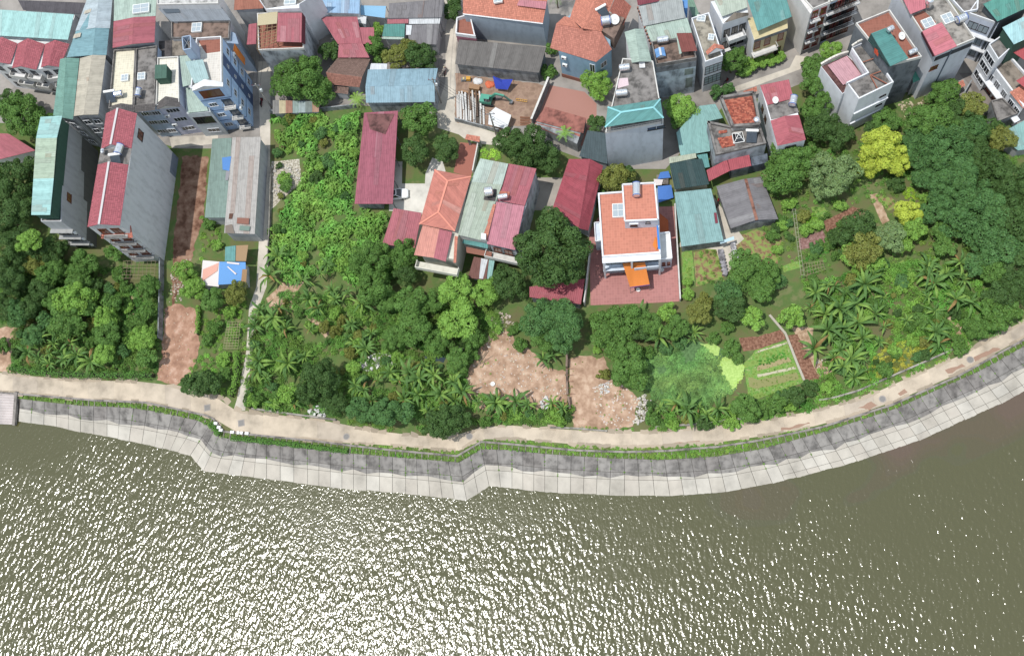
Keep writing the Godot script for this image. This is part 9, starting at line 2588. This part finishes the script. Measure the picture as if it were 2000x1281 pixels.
func hedge(label: String, line: Array, w: float, h: float, hex: String, sd: int) -> void:
	var r := RandomNumberGenerator.new()
	r.seed = sd
	var o := thing("hedge", label, "hedge", mid(line))
	var s := MB.new()
	s.tint = true
	var st := MB.new()
	for i in line.size() - 1:
		var a: Vector3 = line[i]
		var b: Vector3 = line[i + 1]
		var l := a.distance_to(b)
		var side := (b - a).normalized().cross(Vector3.UP)
		for k in int(l * 110):
			var u := r.randf()
			var ang := r.randf_range(-0.2, PI + 0.2)
			var bump := 1.0 + 0.22 * sin(u * l * 2.7 + i) + r.randf_range(-0.15, 0.15)
			var d := side * cos(ang) + Vector3.UP * sin(ang)
			leaf_quad(s, a.lerp(b, u) + side * cos(ang) * w * 0.5 * bump + Vector3.UP * (h * 0.5 + sin(ang) * h * 0.5 * bump), d, r, 0.26, 0.4)
		st.bar(a + Vector3(0, h * 0.3, 0), b + Vector3(0, h * 0.3, 0), w * 0.4, h * 0.6)
	part(o, "foliage", s, mat("cover_" + hex, "leaf", hex))
	part(o, "stems", st, mat("hedge_stem", "grain", "3a3f2a"))

func build_cover() -> void:
	var t1 := tuft_mesh("tuft1", 91, 46, 0.3, 0.25)
	var t2 := tuft_mesh("tuft2", 92, 34, 0.4, 0.2)
	var bl := blade_mesh("blade1", 93, 30)
	cover("creeper_cover", "bright green creepers smothering the empty lot between the lane and the carport", [V(-62.86,0,-91.61),V(-46.63,0,-90.13),V(-47.29,0,-82.7),V(-47.37,0,-73.02),V(-41.24,0,-71.53),V(-42.42,0,-65.71),V(-37.12,0,-64.05),V(-40.38,0,-57.86),V(-45.59,0,-58.1),V(-51.01,0,-61.09),V(-57.94,0,-58.68),V(-60.85,0,-64.35),V(-61.63,0,-70.03),V(-58.91,0,-72.74),V(-56.49,0,-77.42),V(-55.88,0,-82.28),V(-59.66,0,-83.52),V(-62.29,0,-87.7)], "78a84c", 0.62, Vector2(0.6, 1.5), 2.2, t2, 101, [[V(-62.65,0,-83.71),V(-58.26,0,-83.42),V(-56.55,0,-78.4),V(-58.91,0,-72.74),V(-61.92,0,-73.87)]], "creeper")
	cover("undergrowth", "low weeds under the bananas between the lane and the dirt lots", [V(-63.73,0,-55.31),V(-57.88,0,-57.77),V(-45.51,0,-56.3),V(-23.27,0,-53.55),V(-20.76,0,-49.97),V(-26.94,0,-45.07),V(-27.11,0,-39.19),V(-10.32,0,-36.62),V(-10.54,0,-33.63),V(-25.42,0,-34.29),V(-32.06,0,-32.92),V(-45.34,0,-34.93),V(-63.39,0,-38.22)], "6c9644", 0.7, Vector2(0.55, 1.25), 1.0, t1, 102, [[V(-57.83,0,-54.59),V(-55.05,0,-54),V(-49.64,0,-50.55),V(-50.66,0,-48.76),V(-53.34,0,-48.41),V(-58.81,0,-52.3)]])
	cover("undergrowth", "weeds and low shrubs in the gardens below the tall grey houses", [V(-111.12,0,-68.84),V(-103.04,0,-66.49),V(-91.32,0,-63.99),V(-79.97,0,-60.63),V(-79.1,0,-44.51),V(-105.06,0,-45.95),V(-106.35,0,-53.46),V(-110.84,0,-55.5)], "628a40", 0.72, Vector2(0.55, 1.2), 0.9, t1, 103)
	cover("undergrowth", "kitchen garden greens between the dirt track and the lane", [V(-74.36,0,-72.66),V(-70.09,0,-70.5),V(-69.83,0,-67.63),V(-73.35,0,-64.98),V(-72.81,0,-59.37),V(-65.03,0,-58.09),V(-64.33,0,-51.74),V(-63.99,0,-41.23),V(-66.14,0,-40.01),V(-75.19,0,-42.89),V(-71.94,0,-47.6)], "7fae48", 0.85, Vector2(0.4, 0.9), 0.5, t1, 104, [[V(-73.73,0,-64.25),V(-65.39,0,-63.59),V(-65.03,0,-59.25),V(-73.26,0,-59.39)]])
	cover("undergrowth", "scrub along the bottom of the banana grove above the promenade", [V(1.32,0,-32.51),V(1.96,0,-36.65),V(13.03,0,-35.52),V(26.25,0,-39.49),V(28.91,0,-43.84),V(26.51,0,-51.38),V(25.53,0,-58.23),V(31.59,0,-56.22),V(37.91,0,-57.62),V(46.48,0,-58.89),V(53.95,0,-52.65),V(58.01,0,-50),V(57.72,0,-47.98),V(52.2,0,-45.22),V(38.96,0,-39.47),V(25.88,0,-35.29),V(17.47,0,-33.64),V(9.05,0,-33.09)], "6e9e44", 0.7, Vector2(0.5, 1.25), 0.8, t1, 105, [[V(36.08,0,-44.55),V(43.99,0,-45.72),V(43.51,0,-41.76),V(35.64,0,-40.38)]])
	cover("undergrowth", "shady undergrowth between the trees of the wood and the white tower", [V(23.45,0,-82.71),V(34.2,0,-83.84),V(39.18,0,-84.89),V(45.73,0,-85.83),V(59.39,0,-81.12),V(64.73,0,-75.3),V(61.41,0,-53.13),V(54.8,0,-53.44),V(49.71,0,-60.43),V(49.6,0,-71.8),V(37.16,0,-73.02),V(22.62,0,-71.65)], "6c9644", 1.05, Vector2(0.5, 1.1), 0.6, t1, 134, [[V(43.55,0,-87.69),V(48.33,0,-87.33),V(47.61,0,-82.99),V(43.46,0,-83.05)]])
	cover("flowering_weeds", "yellow-flowered weeds between the banana grove and the promenade", [V(34.44,0,-41.88),V(37.25,0,-44.5),V(42.08,0,-46),V(44.31,0,-43.61),V(41.6,0,-41.83),V(37.52,0,-39.9),V(34.55,0,-39.17)], "b4bc4c", 0.5, Vector2(0.35, 0.7), 0.4, t1, 106, [], "weeds")
	cover("undergrowth", "weedy garden plots beside the slim white house and yellow tree", [V(21.74,0,-70.8),V(37.9,0,-72.53),V(49.6,0,-71.8),V(49.71,0,-60.43),V(36.03,0,-54.31),V(25.53,0,-58.23),V(19,0,-55.1),V(7.5,0,-55.64),V(7.45,0,-62.64),V(16.31,0,-62.18),V(21.34,0,-65.44)], "7ca24c", 0.95, Vector2(0.35, 0.8), 0.5, t1, 107, [[V(29.93,0,-65.85),V(34.87,0,-68.11),V(37.42,0,-67.04),V(34.06,0,-64.02),V(30.31,0,-63.31)], [V(25.76,0,-62.87),V(29.78,0,-64.14),V(30.52,0,-62.17),V(27.65,0,-60.96),V(25.8,0,-60.83)], [V(13.05,0,-62.4),V(15.99,0,-62.48),V(16.15,0,-58.6),V(13.76,0,-56.92)], [V(16.26,0,-63.38),V(23.09,0,-63.02),V(22.57,0,-61.68),V(16.08,0,-60.65)], [V(9.51,0,-58.93),V(13.09,0,-59.43),V(13.43,0,-58.28),V(9.65,0,-57.79)]])
	cover("reeds", "dense water plants filling the pond beside the duckweed", [V(0.32,0,-44.39),V(2.01,0,-45.41),V(4.05,0,-45.12),V(6.59,0,-46.54),V(8.25,0,-47.02),V(9.82,0,-45.76),V(12.52,0,-43.3),V(12.59,0,-41.17),V(14.21,0,-38.17),V(11.74,0,-37),V(9.63,0,-35.19),V(6.66,0,-35.9),V(3.64,0,-35.99),V(1.69,0,-37.73),V(0.13,0,-39.47)], "82ac64", 0.36, Vector2(0.3, 0.75), 0.6, t1, 108, [], "water plants")
	cover("duckweed", "loose duckweed drifting round the edge of the pale green patch", [V(11.94,0,-43.75),V(13.41,0,-44.55),V(14.98,0,-43.85),V(16.38,0,-42.31),V(15.91,0,-39.79),V(13.99,0,-37.97),V(12.46,0,-39.07),V(11.81,0,-41.62)], "b8d468", 0.32, Vector2(0.1, 0.24), 0.0, t1, 130, [[V(12.82,0,-43.29),V(14.53,0,-43.23),V(15.67,0,-42.12),V(15.16,0,-40.45),V(13.86,0,-39.02),V(13.1,0,-39.68),V(12.62,0,-41.59)]], "duckweed")
	cover("grass", "sparse weeds creeping into the larger dirt lot", [V(-24.53,0,-47.97),V(-21.52,0,-50.09),V(-18.95,0,-47.53),V(-14.1,0,-42.96),V(-11.38,0,-42.43),V(-11.47,0,-36.44),V(-23.17,0,-36.15),V(-27.42,0,-38.21),V(-27.26,0,-42.11)], "8aa054", 1.5, Vector2(0.12, 0.4), 0.0, t1, 131, [[V(-21.94,0,-46.09),V(-14.74,0,-41.68),V(-15.19,0,-38.26),V(-24.46,0,-39.41)]], "grass")
	cover("grass", "sparse weeds creeping into the smaller dirt lot", [V(-10.81,0,-44.8),V(-5.27,0,-44.6),V(-0.72,0,-38.65),V(-1.52,0,-33.43),V(-10.28,0,-33.67)], "8aa054", 1.5, Vector2(0.12, 0.4), 0.0, t1, 132, [[V(-9.48,0,-43.01),V(-6.78,0,-42.92),V(-6.96,0,-35.47),V(-9.84,0,-35.13)]], "grass")
	cover("grass", "sparse weeds along the red dirt track", [V(-79.07,0,-56.07),V(-72.87,0,-55.33),V(-72.39,0,-47.99),V(-75.72,0,-42.18),V(-79.16,0,-43.09),V(-78.8,0,-48.23)], "8aa054", 1.5, Vector2(0.12, 0.36), 0.0, t1, 133, [[V(-78.58,0,-55.96),V(-74.56,0,-55.78),V(-74.13,0,-44.62),V(-77.56,0,-44.28)]], "grass")
	cover("grass", "weeds on the verge between the promenade and the edge beam", [V(-45.18,0,-31.63),V(-41.04,0,-31.44),V(-31.19,0,-30.3),V(-28.19,0,-30.07),V(-25.07,0,-31.76),V(-19.93,0,-31.71),V(-9.96,0,-30.58),V(-2.64,0,-30),V(3.38,0,-30.01),V(11.34,0,-30.35),V(17.28,0,-31.06),V(26.39,0,-32.61),V(26.37,0,-32.3),V(17.22,0,-30.21),V(11.22,0,-28.49),V(3.3,0,-28.29),V(-4.7,0,-28.87),V(-14.86,0,-29.9),V(-19.93,0,-30.67),V(-24.74,0,-31.19),V(-28.26,0,-29.27),V(-36.06,0,-30.1),V(-45.15,0,-31.06)], "7ca446", 0.42, Vector2(0.3, 0.55), 0.0, t1, 109, [], "grass")
	var cells := [V(-103.04,0,-41.35)]
	for p in [V(-89.83,0,-39.88),V(-80.9,0,-39.18),V(-76.92,0,-38.37),V(-70.19,0,-36.72),V(-67.31,0,-33.69),V(-62.97,0,-33.08),V(-51.87,0,-31.8),V(-40.99,0,-30.22),V(-28.49,0,-28.88),V(-24.74,0,-30.87),V(-9.99,0,-29.31),V(3.32,0,-28.68),V(17.2,0,-29.89),V(26.86,0,-32.05),V(37.01,0,-35.12),V(47.02,0,-39.19),V(57.22,0,-44.54),V(65.2,0,-49.29),V(65.08,0,-48.56),V(57.13,0,-43.9),V(49.99,0,-40.2),V(44.99,0,-38.16),V(37.96,0,-35.09),V(27.07,0,-31.81),V(17.16,0,-29.35),V(3.29,0,-28.13),V(-14.86,0,-29.51),V(-24.73,0,-30.47),V(-28.17,0,-28.47),V(-45.11,0,-30.24),V(-59.49,0,-32.24),V(-67.53,0,-33.28),V(-71.46,0,-36.33),V(-82.71,0,-38.71),V(-96.44,0,-40),V(-102.97,0,-40.9)]: cells.append(p)
	cover("grass", "grass growing in the cells of the edge beam", cells, "74a040", 0.4, Vector2(0.24, 0.44), 0.0, t1, 110, [], "grass")
	cover("grass", "weeds along the foot of the garden walls beside the promenade", [V(-11.96,0,-33.59),V(1.49,0,-32.82),V(9.53,0,-33.39),V(17.49,0,-33.96),V(25.89,0,-35.37),V(33.53,0,-37.27),V(39.45,0,-39.85),V(47.52,0,-43.15),V(47.48,0,-42.83),V(39.4,0,-39.45),V(33.35,0,-36.88),V(25.41,0,-35.07),V(17.47,0,-33.64),V(9.51,0,-33.08),V(1.48,0,-32.5),V(-11.97,0,-33.27)], "7ca446", 0.5, Vector2(0.3, 0.6), 0.0, t1, 111, [], "grass")
	cover("grass", "thin grass and weeds over the lawn beds by the pond", [V(18.25,0,-44.58),V(22.76,0,-45.91),V(24.63,0,-39.71),V(21.76,0,-38.34),V(17.71,0,-37.02),V(16.37,0,-37.68)], "86b04a", 0.55, Vector2(0.16, 0.3), 0.0, bl, 112, [], "grass")
	cover("vegetable_rows", "bright green vegetable rows in the gardens beside the yellow-green tree", [V(26.72,0,-66.96),V(28.41,0,-67.32),V(30.05,0,-64.93),V(28.74,0,-64.08),V(27.18,0,-65.09)], "8cc43c", 0.5, Vector2(0.5, 0.8), 0.0, t1, 113, [], "vegetables")
	cover("vegetable_rows", "bright green vegetable bed below the lime-coloured tree", [V(42.67,0,-70.42),V(43.94,0,-70.81),V(45.43,0,-67.95),V(44.35,0,-67.33),V(42.92,0,-69.02)], "9ccc3c", 0.5, Vector2(0.4, 0.7), 0.0, t1, 114, [], "vegetables")
	cover("vegetable_rows", "low clover-green bed beside the purple soil", [V(27.69,0,-61.41),V(30.2,0,-62.07),V(30.66,0,-60.35),V(26.44,0,-58.77),V(26.07,0,-59.24),V(28,0,-60.26)], "5fa040", 0.4, Vector2(0.3, 0.45), 0.0, t1, 115, [], "vegetables")
	cover("vegetable_rows", "dark green bed among the lawn beds by the pond", [V(18.14,0,-43.1),V(22.23,0,-44.33),V(22.43,0,-43.05),V(18.07,0,-42.04)], "4f9a3c", 0.4, Vector2(0.25, 0.4), 0.0, t1, 116, [], "vegetables")
	cover("vegetable_rows", "light green seedlings by the rubble beside the lane", [V(-60.44,0,-68.45),V(-58.13,0,-69.06),V(-56.25,0,-68.96),V(-56.36,0,-67.01),V(-58.64,0,-66.15),V(-60.1,0,-66.96)], "9ccc50", 0.5, Vector2(0.4, 0.7), 0.0, t1, 117, [], "vegetables")
	cover("vegetable_rows", "light green garden square beside the brick path", [V(-25.21,0,-82.02),V(-22.13,0,-82.01),V(-21.86,0,-80.06),V(-25.37,0,-80.09)], "9ccc50", 0.5, Vector2(0.4, 0.7), 0.0, t1, 118, [], "vegetables")
	hedge("clipped dark hedge along the promenade below the banana garden", [V(-105.34,0,-45.96),V(-100.79,0,-45.26),V(-94.27,0,-44.59),V(-86.96,0,-44.17),V(-79.57,0,-43.91)], 1.3, 1.5, "5c8a3c", 120)
	hedge("narrow hedge beside the footpath in the gardens", [V(-86.39,0,-51.28),V(-86.37,0,-48.14),V(-86.19,0,-45.29)], 0.9, 1.3, "6c9444", 121)
	hedge("hedge along the lane down to the promenade", [V(-65.37,0,-47.36),V(-65,0,-42.98),V(-65.79,0,-39.91)], 1.1, 1.6, "78a444", 122)
	hedge("narrow hedge beside the red dirt track", [V(-72.81,0,-55.71),V(-72.64,0,-52.98),V(-72.6,0,-50.74)], 0.8, 1.2, "78a444", 123)
	hedge("low hedge spilling over the edge beam above the bleached panels", [V(-65.37,0,-33.14),V(-59.51,0,-32.4),V(-52.69,0,-31.49),V(-45.96,0,-30.5)], 0.8, 0.55, "5c8a3c", 124)
	hedge("short hedge at the bend of the edge beam", [V(-69.06,0,-35.76),V(-68.06,0,-34.38),V(-67.31,0,-33.69)], 0.8, 0.55, "5c8a3c", 126)
	hedge("hedge at the corner of the lane and promenade", [V(-62.43,0,-41.35),V(-62.51,0,-37.94)], 1.3, 1.6, "4f7a38", 125)


func _ready() -> void:
	rng.seed = 77
	var cam := Camera3D.new()
	cam.name = "camera"
	cam.transform = Transform3D(Basis(Vector3(0.9918315, -0.1275547, 0), Vector3(0.0387929, 0.3016433, -0.9526313), Vector3(0.1215126, 0.9448498, 0.3041275)), Vector3(0, 155, 0))
	cam.fov = 35.512
	cam.near = 1.0
	cam.far = 3000
	add_child(cam)
	cam.current = true
	var env := Environment.new()
	env.background_mode = Environment.BG_SKY
	var sm := ProceduralSkyMaterial.new()
	sm.sky_top_color = Color(0.66, 0.71, 0.77)
	sm.sky_horizon_color = Color(0.86, 0.88, 0.90)
	sm.sky_curve = 0.2
	sm.ground_bottom_color = Color(0.3, 0.3, 0.28)
	sm.energy_multiplier = 1.5
	sm.ground_horizon_color = Color(0.7, 0.74, 0.76)
	sm.sun_angle_max = 1.0
	var sky := Sky.new()
	sky.sky_material = sm
	env.sky = sky
	env.background_energy_multiplier = 1.0
	env.tonemap_mode = Environment.TONE_MAPPER_LINEAR
	env.tonemap_exposure = 1.1
	env.sdfgi_enabled = true
	env.ssao_enabled = true
	env.ssil_enabled = true
	var we := WorldEnvironment.new()
	we.name = "environment"
	we.environment = env
	add_child(we)
	var sun := DirectionalLight3D.new()
	sun.name = "sun"
	sun.light_energy = 1.1
	sun.light_color = Color(1.0, 0.985, 0.96)
	sun.light_angular_distance = 0.5
	sun.shadow_enabled = true
	add_child(sun)
	sun.look_at_from_position(Vector3(-0.28, 1, 0.125) * 100.0, Vector3.ZERO)
	build_ground()
	build_west()
	build_north()
	build_centre()
	build_east()
	build_small()
	build_plants()
